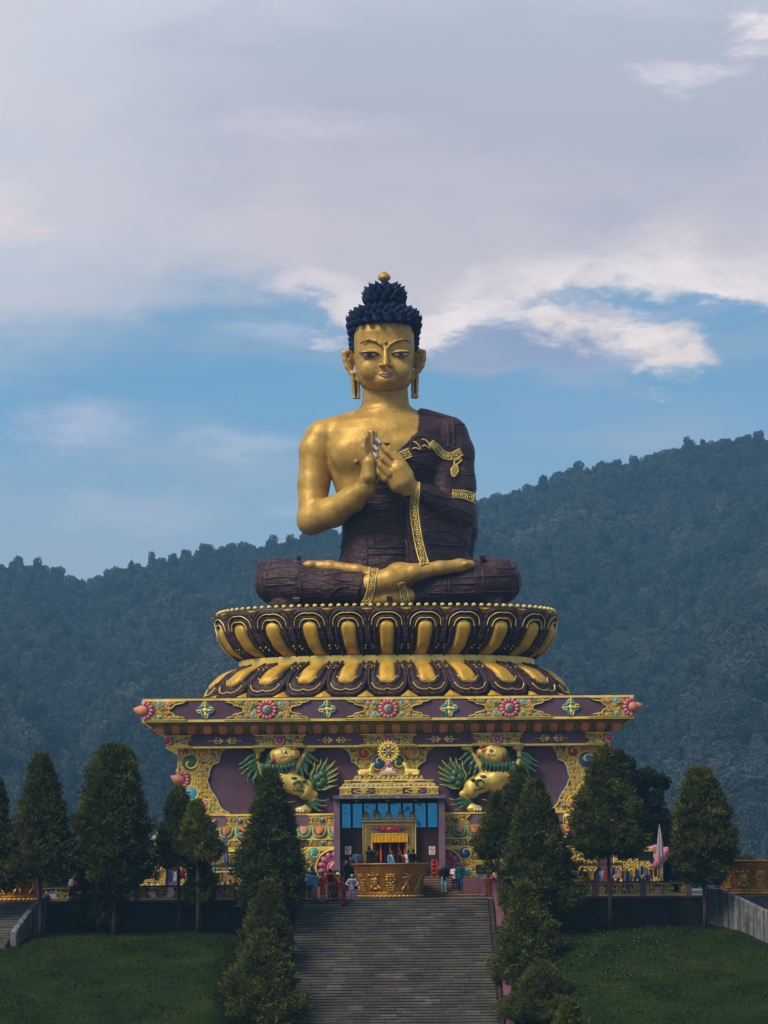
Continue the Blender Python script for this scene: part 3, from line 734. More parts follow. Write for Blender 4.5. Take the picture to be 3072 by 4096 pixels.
# sloping pink parapets beside the stairs
def sloped_wall(name, pts, w, mat_, label, parent=None, cat='wall'):
    """pts: (x, y, ztop, zbottom) along the wall"""
    m_ = MB(); V = []; F = []
    for i, (x, y, zt, zb) in enumerate(pts):
        j0, j1 = max(0, i-1), min(len(pts)-1, i+1)
        d = Vector((pts[j1][0]-pts[j0][0], pts[j1][1]-pts[j0][1], 0)).normalized(); s_ = Vector((-d.y, d.x, 0))*w/2
        V += [(x-s_.x, y-s_.y, zb), (x-s_.x, y-s_.y, zt-.03), (x-s_.x*.8, y-s_.y*.8, zt), (x+s_.x*.8, y+s_.y*.8, zt), (x+s_.x, y+s_.y, zt-.03), (x+s_.x, y+s_.y, zb)]
    for i in range(len(pts)-1):
        a = i*6
        for k in range(6): F.append((a+k, a+(k+1) % 6, a+6+(k+1) % 6, a+6+k))
    F += [tuple(range(6))[::-1], tuple((len(pts)-1)*6+k for k in range(6))]
    m_.add(V, F); o = m_.build(name, mat_, parent)
    if label: tag(o, label, cat)
    return o
for sx, lab in ((-1, 'pink painted sloping parapet on the left edge of the stairs'), (1, 'pink painted sloping parapet on the right edge of the stairs')):
    x = (XL-0.62) if sx < 0 else XR+0.62
    pts = []
    for i in range(12):
        y = YW+0.2-i*1.55; z = -(YW-y)*0.145/0.272
        pts.append((x, y, z+0.42, z-1.6))
    sloped_wall('parapet', pts, 0.46, M['pinkwall'], lab)
    xk = (XL-0.17) if sx < 0 else XR+0.17          # dark drain between steps and parapet
    pts = [(xk, YW-0.1-i*1.55, -(0.1+i*1.55)*0.145/0.272-0.02, -(0.1+i*1.55)*0.145/0.272-1.6) for i in range(12)]
    sloped_wall('drain_kerb', pts, 0.30, M['wall_stone'], 'black kerb running down the %s side of the steps inside the parapet' % ('left' if sx < 0 else 'right'), cat='kerb')
# fanned side flights with stained concrete parapets
for sx in (-1, 1):
    A = Vector((at(2822, 3600, YW)[0]*1.0, YW-0.6, 0)) if sx > 0 else Vector((at(186, 3600, YW)[0], YW-0.6, 0))
    D = Vector((0.50*sx, -1.0, 0)).normalized() if sx > 0 else Vector((0.22*sx, -1.0, 0)).normalized()
    nm = 'stained grey concrete parapet sloping down at the %s edge' % ('right' if sx > 0 else 'left')
    pts = [(A.x-0.0, A.y+0.6, 0.42, -2.6), (A.x+D.x*1.4, A.y+D.y*1.4, 0.38 if sx > 0 else .1, -2.6), (A.x+D.x*2.6, A.y+D.y*2.6, 0.12 if sx > 0 else -.35, -3.6), (A.x+D.x*5.4, A.y+D.y*5.4, -0.62 if sx > 0 else -1.62, -4)]+([(A.x+D.x*9.5, A.y+D.y*9.5, -1.7, -5)] if sx > 0 else [])
    sloped_wall('side_parapet', pts, 0.34, M['concrete'], nm)
    cap = [(p[0], p[1], p[2]+0.075, p[2]+0.004) for p in pts]
    Nn = Vector((-D.y, D.x, 0)); Nn = Nn if Nn.x*sx > 0 else -Nn
    m_ = MB(); ang = math.atan2(D.x, -D.y)
    for i in range(17):
        q0 = A+D*(1.2+i*0.272)+Nn*0.3; z = -0.145*i+0.008
        q1 = q0+Nn*9; b0 = q0+D*0.30; b1 = q1+D*0.30; r0 = q0-D*0.3; r1 = q1-D*0.3
        V = [(*r0.xy, z), (*r1.xy, z), (*b1.xy, z), (*b0.xy, z), (*r0.xy, z-0.9), (*r1.xy, z-0.9), (*b1.xy, z-0.9), (*b0.xy, z-0.9)]
        m_.add(V, [(0,1,2,3), (7,6,5,4), (0,4,5,1), (1,5,6,2), (2,6,7,3), (3,7,4,0)])
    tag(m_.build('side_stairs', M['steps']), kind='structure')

# grass tufts on the lawn
n = 120000; gx = rng.uniform(-26, 27, n); gy = rng.uniform(138, 161.6, n)
keep = ~((gx > XL-1.0) & (gx < XR+1.0)) & ((gy > 146) | (np.abs(gx) > 9)); gx, gy = gx[keep], gy[keep]; n = len(gx)
cl = np.sin(gx*1.3+np.sin(gy*1.7)*2)*0.5+0.5
gz = lawn_z(gx, gy)-0.01; an = rng.random(n)*6.28; hh = (0.025+0.055*rng.random(n))*(0.6+0.8*cl); ww = 0.035+0.03*rng.random(n)
tilt = rng.normal(size=(n,2))*0.05
V = np.stack([np.stack([gx-np.cos(an)*ww, gy-np.sin(an)*ww, gz], 1), np.stack([gx+np.cos(an)*ww, gy+np.sin(an)*ww, gz], 1), np.stack([gx+tilt[:,0], gy+tilt[:,1], gz+hh], 1)], 1).reshape(-1,3)
M['grass'] = foliage('grass_green', (0.006,0.017,0.001), (0.013,0.035,0.002), (0.048,0.062,0.008), 0.22)
o = link('grass', mesh_np('grass', V, [np.arange(n*3).reshape(n,3)], M['grass'])); tag(o, 'short dark green grass on the slopes beside the stairs', 'grass', kind='stuff')
# small white clover flowers dotted on the right lawn
n = 140; gx = rng.uniform(8.5, 16, n); gy = rng.uniform(148, 160, n); gz = lawn_z(gx, gy)+0.09; s_ = 0.018
V = np.stack([np.stack([gx-s_, gy, gz], 1), np.stack([gx+s_, gy, gz], 1), np.stack([gx, gy, gz+1.6*s_], 1)], 1).reshape(-1,3)
o = link('lawn_flowers', mesh_np('lawn_flowers', V, [np.arange(n*3).reshape(n,3)], M['white'])); tag(o, 'tiny white flowers speckling the right lawn', 'flowers', kind='stuff')
# ---------------------------------------------------------------- ornament kit
def in_poly(x, z, P):
    c = False; n = len(P)
    for i in range(n):
        x1, z1 = P[i]; x2, z2 = P[(i+1) % n]
        if (z1 > z) != (z2 > z) and x < (x2-x1)*(z-z1)/(z2-z1)+x1: c = not c
    return c
def edge_dist(x, z, P):
    d = 1e9; n = len(P)
    for i in range(n):
        x1, z1 = P[i]; x2, z2 = P[(i+1) % n]; ex, ez = x2-x1, z2-z1
        t = max(0, min(1, ((x-x1)*ex+(z-z1)*ez)/(ex*ex+ez*ez+1e-12))); d = min(d, math.hypot(x-x1-t*ex, z-z1-t*ez))
    return d
def px_poly(pts, Y): return [at(x, y, Y) for x, y in pts]
def mirror(P): return [(-x, z) for x, z in P][::-1]
def scrolls(mb, P, Y, cell=0.28, m=0, avoid=(), rg=None, w=0.055, h=0.05):
    """fill an outline with curling tendrils standing proud of the plane y=Y"""
    rg = rg or random.Random(3)
    xs = [p[0] for p in P]; zs = [p[1] for p in P]
    x0, x1, z0, z1 = min(xs), max(xs), min(zs), max(zs)
    nx = max(1, int((x1-x0)/cell)); nz = max(1, int((z1-z0)/cell)); cx_ = (x1-x0)/nx; cz_ = (z1-z0)/nz
    for i in range(nx):
        for j in range(nz):
            x = x0+(i+.5)*cx_+rg.uniform(-.18,.18)*cell; z = z0+(j+.5)*cz_+rg.uniform(-.18,.18)*cell
            if not in_poly(x, z, P): continue
            de = edge_dist(x, z, P)
            if de < 0.07*cell/0.28: continue
            if any(math.hypot(x-a, z-b) < r for a, b, r in avoid): continue
            R = min(cell*0.62, de*1.15); sgn = 1 if (i+j) % 2 else -1; a0 = rg.random()*6.28
            turns = 1.35+rg.random()*0.4; n = 13; pts = []; ws = []
            for k in range(n):
                t = k/(n-1); r = R*(1-t)**0.8*0.92+0.015; an = a0+sgn*turns*2*math.pi*t
                pts.append((x+r*math.cos(an), Y, z+r*math.sin(an))); ws.append(w*(0.55+0.9*t))
            mb.ridge(pts, ws, h, m)
            # a leaf off the outer end
            q = pts[0]; an = a0-sgn*0.9
            mb.ridge([q, (q[0]+R*.5*math.cos(an), Y, q[2]+R*.5*math.sin(an))], [w*1.3, w*.2], h*.9, m)
def outline(mb, P, Y, w=0.06, h=0.06, m=0, closed=True):
    pts = [(x, Y, z) for x, z in P]
    if closed: pts = pts+[pts[0]]
    mb.ridge(pts, w, h, m)
def roundel(mb, x, z, r, Y, mc, mg=0, sgn=1):
    """domed glazed disc with a golden comma curl and rim; material slots mc (disc), mg (gold)"""
    prof = [(r, 0)]+[(r*math.cos(a), r*0.45*math.sin(a)+0.02) for a in [0, .3, .6, .9, 1.2, 1.5708]]
    mb.lathe((x, Y, z), prof, 18, mc, 'y')
    mb.ridge([(x+r*1.06*math.cos(a), Y-0.01, z+r*1.06*math.sin(a)) for a in [k*2*math.pi/18 for k in range(19)]], max(0.03, r*0.18), max(.03, r*0.2), mg)
    if r > 0.1:
        pts = []; ws = []; nr = []
        for k in range(16):
            t = k/15; an = sgn*(-0.6+t*4.6); rr = r*(0.95*(1-t)**0.9+0.10)
            yy_ = r*0.45*math.sqrt(max(0, 1-(rr/r)**2))+0.02
            pts.append((x+sgn*0.05*r+rr*math.cos(an), Y-yy_, z+rr*math.sin(an))); ws.append(r*(0.30-0.1*t))
        mb.ridge(pts, ws, r*0.10, mg)
def flower(mb, x, z, r, Y, mp, mc, mg=0, n=14, mcore=None, a0=0, a1=2*math.pi):
    """ring of rounded petals around a dome"""
    for k in range(n):
        a = a0+(k+.5)*(a1-a0)/n; c = (x+r*0.78*math.cos(a), Y-0.05, z+r*0.78*math.sin(a))
        R = Matrix.Rotation(-a, 3, 'Y')
        mb.ellipsoid(c, (r*0.26, r*0.16, r*0.78*(a1-a0)/n*0.52), 8, mp, 5, R)
    if mg is not None:
        mb.ridge([(x+r*0.56*math.cos(a), Y-0.06, z+r*0.56*math.sin(a)) for a in [a0+k*(a1-a0)/20 for k in range(21)]], r*.14, r*.12, mg)
    mb.lathe((x, Y-0.02, z), [(r*0.5, 0), (r*0.47, r*.14), (r*.36, r*.25), (r*.2, r*.32), (0.001, r*.34)], 16, mc, 'y')
    if mcore is not None: roundel(mb, x, z, r*.36, Y-r*.2, mcore, mg if mg is not None else mc)
def vajra_cross(mb, x, z, r, Y, mg, m1, m2):
    for k in range(4):
        a = k*math.pi/2; dx, dz = math.cos(a), math.sin(a)
        mb.ridge([(x+dx*r*.1, Y, z+dz*r*.1), (x+dx*r*.5, Y, z+dz*r*.5), (x+dx*r, Y, z+dz*r)], [r*.22, r*.26, r*.05], r*.18, mg)
        for s_ in (-1, 1):
            pts = [(x+dx*r*(.3+.6*t)-dz*s_*r*.30*math.sin(math.pi*t), Y, z+dz*r*(.3+.6*t)+dx*s_*r*.30*math.sin(math.pi*t)) for t in (0, .25, .5, .75, 1)]
            mb.ridge(pts, [r*.1, r*.16, r*.2, r*.16, r*.06], r*.16, mg if s_ > 0 else m1)
        b = a+math.pi/4; c = (x+math.cos(b)*r*.52, Y-0.03, z+math.sin(b)*r*.52)
        mb.ellipsoid(c, (r*.22, r*.10, r*.15), 8, m1 if k % 2 else m2, 5, Matrix.Rotation(-b, 3, 'Y'))
    mb.lathe((x, Y, z), [(r*.3, 0), (r*.26, r*.15), (r*.1, r*.24), (0.001, r*.25)], 12, mg, 'y')
def vajra_bar(mb, x, z, L, Y, mg, m1, m2, mr):
    """horizontal double sceptre"""
    mb.ellipsoid((x, Y-.05, z), (L*.09, .07, L*.09), 10, mr)
    for s_ in (-1, 1):
        mb.ridge([(x+s_*L*t, Y, z) for t in (.1, .2, .32, .7, .97)], [L*.16, L*.2, L*.1, L*.05, L*.03], .06, mg)
        mb.ellipsoid((x+s_*L, Y-.03, z), (L*.04,)*3, 8, mg)
        for v_ in (-1, 1):
            pts = [(x+s_*L*(.22+.5*t), Y, z+v_*L*.19*math.sin(math.pi*t**.8)) for t in (0, .2, .4, .6, .8, 1)]
            mb.ridge(pts, [L*.1, L*.12, L*.11, L*.09, L*.06, L*.03], .05, mg)
            mb.ellipsoid((x+s_*L*.42, Y-.03, z+v_*L*.20), (L*.10, .05, L*.07), 8, m1 if s_*v_ > 0 else m2)
ORN = ['trim', 'crevice', 'pink', 'lilac', 'sky_blue', 'teal', 'blue', 'green', 'red', 'tang', 'purple', 'salmon', 'orange', 'sage', 'white', 'pinkdark', 'trimdull', 'olive']
OI = {n: i for i, n in enumerate(ORN)}
def omats(): return [M[n] for n in ORN]
# ---------------------------------------------------------------- the ornate temple base
temple = empty('temple_base', 'wide purple and gold ornamented temple base under the giant seated statue', 'temple', (0, 0, 0))
YC, YB, YWL, Y3, Y5 = 169.9, 170.9, 171.7, 171.1, 169.3
YBK = 200.0
def hw(xl, xr, y, Y): return (at(xr, y, Y)[0]-at(xl, y, Y)[0])/2
def zc(y, Y): return at(1553, y, Y)[1]
HC = hw(577, 2537, 2840, YC); HB = hw(671, 2443, 2960, YB); HW = hw(713, 2398, 3100, YWL); H3 = HW+0.25; HP = hw(606, 2520, 3330, YC); H5 = hw(478, 2652, 3440, Y5)
z_c0, z_c1 = zc(2880, YC), zc(2790, YC)
z_b0, z_b1 = zc(2983, YB), zc(2936, YB)
z_w0 = zc(3254, YWL)
z_30 = zc(3302, Y3)
z_p0 = zc(3352, YC)
z_40 = zc(3391, YC)
def full(name, h, yf, z0, z1, m, cut=0): 
    mb = MB(); mb.box(-h, h, yf, YBK+ (YC-yf)*0, z0, z1); return mb.build(name, m, temple)
mb = MB(); mb.box(-HC, HC, YC, YBK+1.6, z_c0, z_c1); mb.box(-HC-.05, HC+.05, YC-.05, YBK+1.65, z_c1-.10, z_c1+.03, 1); mb.box(-HC-.06, HC+.06, YC-.06, YBK+1.66, z_c0-.03, z_c0+.12, 1)
mb.build('cornice', [M['purple'], M['trim']], temple)
mb = MB(); mb.frustum((-HB+.15, HB-.15, YB+.15, YBK+.5, z_b1-0.05), (-HC+.08, HC-.08, YC+.08, YBK+1.5, z_c0-.031)); mb.build('soffit', M['soffit'], temple)
mb = MB(); mb.box(-HB, HB, YB, YBK+.6, z_b0, z_b1); mb.box(-HB-.03, HB+.03, YB-.04, YBK+.63, z_b0-.06, z_b0+.05, 1); mb.build('upper_band', [M['purple'], M['trim']], temple)
mb = MB(); mb.box(-HW, HW, YWL, YBK, z_w0, z_b0-.06); mb.build('main_wall', M['purple'], temple)
mb = MB(); mb.box(-H3, H3, Y3, YBK+.2, z_30, z_w0); mb.box(-H3-.04, H3+.04, Y3-.05, YBK+.24, z_w0-.07, z_w0+.03, 1); mb.build('middle_band', [M['purple_light'], M['trim']], temple)
mb = MB(); mb.frustum((-HP, HP, YC, YBK+1.2, z_p0), (-HP+.5, HP-.5, Y3-.1, YBK+.4, z_30-.002)); mb.build('petal_slope', M['sage'], temple)
mb = MB(); mb.box(-HP+.1, HP-.1, YC+.1, YBK+1.1, z_40, z_p0-.002); mb.box(-HP-.02, HP+.02, YC-.02, YBK+1.2, z_p0-.06, z_p0-.003, 1); mb.box(-HP-.04, HP+.04, YC-.04, YBK+1.22, z_40-.03, z_40+.07, 1); mb.build('lower_band', [M['purple'], M['trim']], temple)
mb = MB(); mb.box(-H5, H5, Y5, YBK+2, 0.02, z_40-.031); mb.box(-H5-.03, H5+.03, Y5-.04, YBK+2.03, z_40-.14, z_40-.03, 1); mb.build('plinth', [M['purple'], M['trim']], temple)
mb = MB(); mb.box(-HC+.3, HC-.3, YC+.3, YBK+1.3, z_c1+.03, z_c1+.10); mb.build('roof_slab', M['robe'], temple)

def both(fn):
    for s_ in (1, -1): fn(s_)
def field(parts, P, Y, name='relief_panel', cell=.26, avoid=(), w=.055, base='crevice', th=.06, seed=1, rim=.07, mesh_h=.06):
    """gold filigree panel: a backing plate, its rim and the tendrils"""
    mb = MB(); mb.plate(P, Y-th, Y+.02, OI[base]); outline(mb, P, Y-th, rim, .07, OI['trim'])
    scrolls(mb, P, Y-th, cell, OI['trim'], avoid, random.Random(seed), w, mesh_h)
    return mb
CR = ['sky_blue', 'pink', 'teal', 'tang', 'green', 'lilac', 'blue']
def cornice_region(P, cx, seed, circ):
    av = [(a, b, r*1.15) for a, b, r, *_ in circ]
    mb = field(None, P, YC, cell=.24, avoid=av+([(cx, zm, .68)] if cx is not None else []), w=.05, seed=seed)
    for k, (a, b, r, mc) in enumerate(circ): roundel(mb, a, b, r, YC-.06, OI[mc], 0, 1 if k % 2 else -1)
    return mb.build('relief_panel', omats(), temple)
zt, zb, zm = z_c1-.10, z_c0+.12, (z_c0+z_c1)/2
mpx = 169.6/11000
def half_region(c, wt, wm):   # top half-width wt, middle half-width wm
    H = (zt-zb)/2
    f = [(wt, 1), (wt*.93, .82), (wt*.80, .72), (wt*.78, .5), (wm*1.06, .30), (wm, .10), (wm*1.0, -.10), (wm*1.06, -.30), (wt*.78, -.5), (wt*.80, -.72), (wt*.93, -.82), (wt, -1)]
    return [(c+x, zm+z*H) for x, z in f]+[(c-x, zm+z*H) for x, z in f[::-1]]
def circs(c, s1=1):
    o = []
    for sx in (-1, 1):
        o += [(c+sx*.86, zm+.34*sx*s1*1, .19, 'sky_blue'), (c+sx*.86, zm-.34*sx*s1, .17, 'teal'), (c+sx*1.24, zm+.38, .13, 'pink'), (c+sx*1.24, zm-.38, .13, 'salmon'), (c+sx*1.6, zm+.47, .10, 'teal'), (c+sx*1.6, zm-.47, .10, 'sky_blue'), (c+sx*1.95, zm+.5, .08, 'pink'), (c+sx*1.95, zm-.5, .08, 'salmon')]
    return o
xf = hw(1073, 2042, 2836, YC)                       # side flowers
for c in (-xf, 0, xf):
    cornice_region(half_region(c, 2.65, 1.45), c, int(c*3)+9, [(a, b, r, m_) for a, b, r, m_ in circs(c)])
    mb = MB(); flower(mb, c, zm, .60, YC-.08, OI['pink'], OI['trim'], OI['pinkdark'], 14, OI['sky_blue']); mb.build('lotus_medallion', omats(), temple)
for s_ in (1, -1):
    H = (zt-zb)/2; x1 = HC-.02
    f = [(2.7, 1), (2.4, .75), (1.95, .6), (1.8, .3), (1.5, 0), (1.8, -.3), (1.95, -.6), (2.4, -.75), (2.7, -1)]
    P = [(s_*x1, zm+H)]+[(s_*(x1-q*1.0), zm+z*H) for q, z in f]+[(s_*x1, zm-H)]
    cornice_region(P, s_*x1, 5, [(s_*(x1-1.0), zm+.4, .22, 'sky_blue'), (s_*(x1-1.0), zm-.42, .18, 'teal'), (s_*(x1-1.55), zm+.42, .16, 'pink'), (s_*(x1-1.6), zm-.5, .13, 'salmon')])
    mb = MB()
    flower(mb, s_*x1, zm, .62, YC-.08, OI['pink'], OI['salmon'], OI['pinkdark'], 7, None, math.pi/2 if s_ > 0 else -math.pi/2, math.pi*1.5 if s_ > 0 else math.pi/2)
    mb.build('corner_flower', omats(), temple)
    # the same flower turned round the corner, its bud pointing outwards
    mb = MB(); mb.tube([(s_*HC, YC+.3, zm), (s_*(HC+.28), YC+.25, zm+.02), (s_*(HC+.48), YC+.2, zm+.10), (s_*(HC+.62), YC+.2, zm+.16)], [.36, .33, .17, .02], 12, OI['salmon'])
    for k in range(5):
        a = -1.0+k*.5; mb.ellipsoid((s_*(HC+.05), YC+.75*math.cos(a)*.6+.05, zm+.55*math.sin(a)*1.0), (.10, .2, .2), 8, OI['pink'])
    mb.build('corner_bud', omats(), temple)
    for q in (0.5, 1.5):
        pass
for xq in (hw(1313, 1801, 2836, YC), hw(825, 2288, 2836, YC)):
    for s_ in (1, -1):
        mb = MB(); vajra_cross(mb, s_*xq, zm, .60, YC, OI['trim'], OI['sky_blue'], OI['teal']); mb.build('crossed_emblem', omats(), temple)
# orange lotus frieze under the cornice
fz = []
nrow = 30; wp = 2*(HC-0.55)/nrow
zt2, zb2 = z_c0-.06, z_b1+.02
for k in range(nrow):
    t = (k+.5)/nrow*2-1; xt = xb = t*(HC-.5)
    mb = MB(); n = 9; H = zt2-zb2
    def pt(u, v, off=0):                            # u across (-1..1), v down (0..1)
        x = xt+(xb-xt)*v+u*wp*.5; y = YC+.14+(YB-.02-YC)*v-off; return (x, y, zt2-H*v)
    arch = [(-.86, 1), (-.86, .35), (-.72, .14), (-.3, .06), (.3, .06), (.72, .14), (.86, .35), (.86, 1)]
    mb.ridge([pt(u, v) for u, v in arch], .09, .07, OI['sage'] if False else OI['olive'] if 'olive' in OI else OI['trimdull'])
    V = []; F = []
    rows = [.26, .32, .5, .78, .95]
    for a, v in enumerate(rows):
        for b_ in range(7):
            u = -1+b_/3; ww = (.54 if a else .44)*u; off = .12*math.sqrt(max(0, 1-u**4))*(.5 if a == 0 else 1)+.01
            V.append(pt(ww, v, off))
    for a in range(4):
        for b_ in range(6): F.append((a*7+b_, (a+1)*7+b_, (a+1)*7+b_+1, a*7+b_+1))
    mb.add(V, F, OI['orange'] if k % 3 else OI['tang'], True)
    mb.ridge([pt(-.54, .8, .03), pt(-.52, .34, .06), pt(-.3, .26, .08), pt(.3, .26, .08), pt(.52, .34, .06), pt(.54, .8, .03)], .045, .03, OI['tang'])
    mb.build('frieze_petal', omats(), temple)
# second band: small scroll fields, flowers and sceptres
zt3, zb3 = z_b1-.02, z_b0+.06; zm3 = (zt3+zb3)/2; H = (zt3-zb3)/2
xs2 = hw(1120, 1990, 2957, YB)
for c, wd in ((-xs2, 1.05), (0, 1.15), (xs2, 1.05), (-HB, 1.0), (HB, 1.0)):
    f = [(1.55, 1), (1.25, .5), (1.35, .2), (1.05, 0), (1.35, -.2), (1.25, -.5), (1.55, -1)]
    R = [(c+x*wd/1.0, zm3+z*H) for x, z in f]; L = [(c-x*wd/1.0, zm3+z*H) for x, z in f[::-1]]
    if c <= -HB+.01: P = [(c+.01, zt3)]+R+[(c+.01, zb3)]
    elif c >= HB-.01: P = [(c-.01, zb3)]+L+[(c-.01, zt3)]
    else: P = R+L
    av = [(c, zm3, .42)]+[(c+s*q, zm3, .22) for s in (-1, 1) for q in (.62, 1.05)]
    mb = field(None, P, YB, cell=.20, avoid=av, w=.045, seed=4, base='crevred')if False else field(None, P, YB, cell=.20, avoid=av, w=.045, seed=4)
    for s in (-1, 1):
        if abs(c+s*.62) < HB: roundel(mb, c+s*.62, zm3+.04, .17, YB-.06, OI['green' if s < 0 else 'blue'], 0, s)
        if abs(c+s*1.05) < HB: roundel(mb, c+s*1.05, zm3-.08, .12, YB-.06, OI['blue' if s < 0 else 'green'], 0, s)
        if abs(c+s*1.4) < HB: roundel(mb, c+s*1.4, zm3+.1, .10, YB-.06, OI['red'], 0, s)
    mb.build('relief_panel', omats(), temple)
    mb = MB(); mb2 = (math.pi/2, math.pi*1.5) if c > HB-.1 else ((-math.pi/2, math.pi/2) if c < -HB+.1 else (0, 2*math.pi))
    flower(mb, c, zm3, .32, YB-.1, OI['pink'], OI['red'], OI['pinkdark'], 12 if abs(c) < HB-.1 else 6, OI['sky_blue'] if abs(c) < HB-.1 else None, *mb2); mb.build('small_medallion', omats(), temple)
for x in (hw(1339, 1772, 2957, YB), hw(902, 2208, 2957, YB)):
    for s_ in (1, -1):
        mb = MB(); vajra_bar(mb, s_*x, zm3, 1.0, YB, OI['trim'], OI['green'], OI['blue'], OI['red']); mb.build('sceptre_emblem', omats(), temple)
# main wall: scroll fields left, right and centre, and the blue edge of the niches
side = [(713,2988),(921,2988),(905,2994),(892,3001),(886,3012),(880,3022),(877,3040),(875,3051),(862,3054),(853,3057),(846,3066),(840,3080),(837,3092),(836,3103),(828,3121),(834,3136),(840,3153),(849,3170),(859,3182),(864,3192),(871,3202),(876,3218),(884,3231),(896,3242),(911,3250),(925,3254),(713,3258)]
sc_ = [(744,3010,14,'red'),(815,3017,22,'tang'),(855,3001,11,'blue'),(761,3053,32,'green'),(763,3182,31,'sky_blue'),(823,3219,15,'pink'),(855,3236,11,'teal')]
PL = [(max(-HW+.0, x), z) for x, z in px_poly(side, YWL)]
for s_ in (1, -1):
    P = PL if s_ > 0 else mirror(PL)
    cs = [(s_*at(x, y, YWL)[0], at(x, y, YWL)[1], r/64.5, m_) for x, y, r, m_ in sc_]
    if s_ < 0:
        sw = {'red':'tang','tang':'red','green':'blue','blue':'green','sky_blue':'teal','teal':'blue','pink':'salmon'}; cs = [(a, b, r, sw[m_]) for a, b, r, m_ in cs]
    fx, fz_ = s_*at(722, 3119, YWL)[0], at(722, 3119, YWL)[1]
    mb = field(None, P, YWL, cell=.25, avoid=[(a, b, r*1.3) for a, b, r, _ in cs]+[(fx, fz_, .75)], w=.06, seed=8 if s_ > 0 else 12, th=.10)
    for k, (a, b, r, m_) in enumerate(cs):
        roundel(mb, a, b, r, YWL-.10, OI[m_], 0, -s_)
        if r > .2: mb.ridge([(a+r*1.3*math.cos(q), YWL-.1, b+r*1.3*math.sin(q)) for q in [j*.4 for j in range(17)]], .09, .09, 0)
    for rr in (.78, .92): mb.ridge([(fx+s_*rr*math.cos(q)*1.0, YWL-.1, fz_+rr*math.sin(q)) for q in [-1.5+j*.25 for j in range(13)]], .08, .08, 0)
    mb.build('relief_panel', omats(), temple)
    inner = [p for p in (P if s_ > 0 else P)][1:-1] if s_ > 0 else P[1:-1]
    mb = MB(); mb.ridge([(x+s_*.06, YWL-.02, z) for x, z in inner], .13, .10, OI['blue']); mb.build('niche_edge', omats(), temple)
    mb = MB(); flower(mb, fx, fz_, .56, YWL-.14, OI['pink'], OI['salmon'], OI['pinkdark'], 7, None, -math.pi/2 if s_ > 0 else math.pi/2, math.pi/2 if s_ > 0 else math.pi*1.5); 
    mb.build('corner_flower', omats(), temple)
    X0 = -s_*HW
    mb = MB(); mb.tube([(X0+s_*.25, YWL+.1, fz_+.0), (X0, YWL-.1, fz_+.0), (X0-s_*.25, YWL-.1, fz_+.12), (X0-s_*.45, YWL-.1, fz_+.25)], [.34, .36, .20, .02], 12, OI['salmon'])
    for k in range(6):
        a = -1.2+k*.48; mb.ellipsoid((X0-s_*.04, YWL+.25*math.cos(a), fz_+.55*math.sin(a)), (.10, .22, .2), 8, OI['pink'])
    mb.build('corner_bud', omats(), temple)
ctr = [(1352,2988),(1372,2991),(1388,3002),(1398,3012),(1404,3025),(1407,3047),(1419,3052),(1430,3060),(1438,3070),(1443,3078),(1443,3112)]
PLc = [(x-at(1553,3050,YWL)[0]*0, z) for x, z in px_poly(ctr, YWL)]; Pc = PLc+[(-x, z) for x, z in PLc[::-1]]
k_ = lambda x, y: (at(x, y, YWL)[0], at(x, y, YWL)[1])
cc_ = [(1456,3012,23,'red'),(1414,2999,11,'green'),(1515,3050,28,'blue')]
cs = []
for x, y, r, m_ in cc_:
    a, b = k_(x, y); cs += [(a, b, r/64.5, m_), (-a, b, r/64.5, {'red':'tang','green':'blue','blue':'green'}[m_])]
zwh = k_(1553, 3002)[1]
mb = field(None, Pc, YWL, cell=.25, avoid=[(a, b, r*1.3) for a, b, r, _ in cs]+[(0, zwh, .62)], w=.06, seed=21, th=.10)
for k, (a, b, r, m_) in enumerate(cs): roundel(mb, a, b, r, YWL-.10, OI[m_], 0, 1 if a < 0 else -1)
mb.build('relief_panel', omats(), temple)
for s_ in (1, -1):
    inner = [(s_*x, z) for x, z in PLc[:-1]]
    mb = MB(); mb.ridge([(x-s_*.06, YWL-.02, z) for x, z in (inner if s_ < 0 else inner[::-1])], .13, .10, OI['blue']); mb.build('niche_edge', omats(), temple)
# middle band: fields, elephants and fish
zt4, zb4 = z_w0-.08, z_30+.04; zm4 = (zt4+zb4)/2; H = (zt4-zb4)/2
xb_ = [hw(x1, x2, 3280, Y3) for x1, x2 in ((1290, 1820), (960, 2146))]
for c in xb_+[-q for q in xb_]:
    f = [(.95, 1), (.8, .5), (.68, .15), (.68, -.15), (.8, -.5), (.95, -1)]
    P = [(c+x, zm4+z*H) for x, z in f]+[(c-x, zm4+z*H) for x, z in f[::-1]]
    mb = field(None, P, Y3, cell=.18, avoid=[(c, zm4, .3), (c-.45, zm4, .16), (c+.45, zm4, .16)], w=.045, seed=6)
    roundel(mb, c, zm4, .2, Y3-.06, OI['blue' if c < 0 else 'green'], 0, 1); roundel(mb, c-.42, zm4+.06, .11, Y3-.06, OI['teal'], 0, -1); roundel(mb, c+.42, zm4-.06, .11, Y3-.06, OI['salmon'], 0, -1)
    mb.build('relief_panel', omats(), temple)
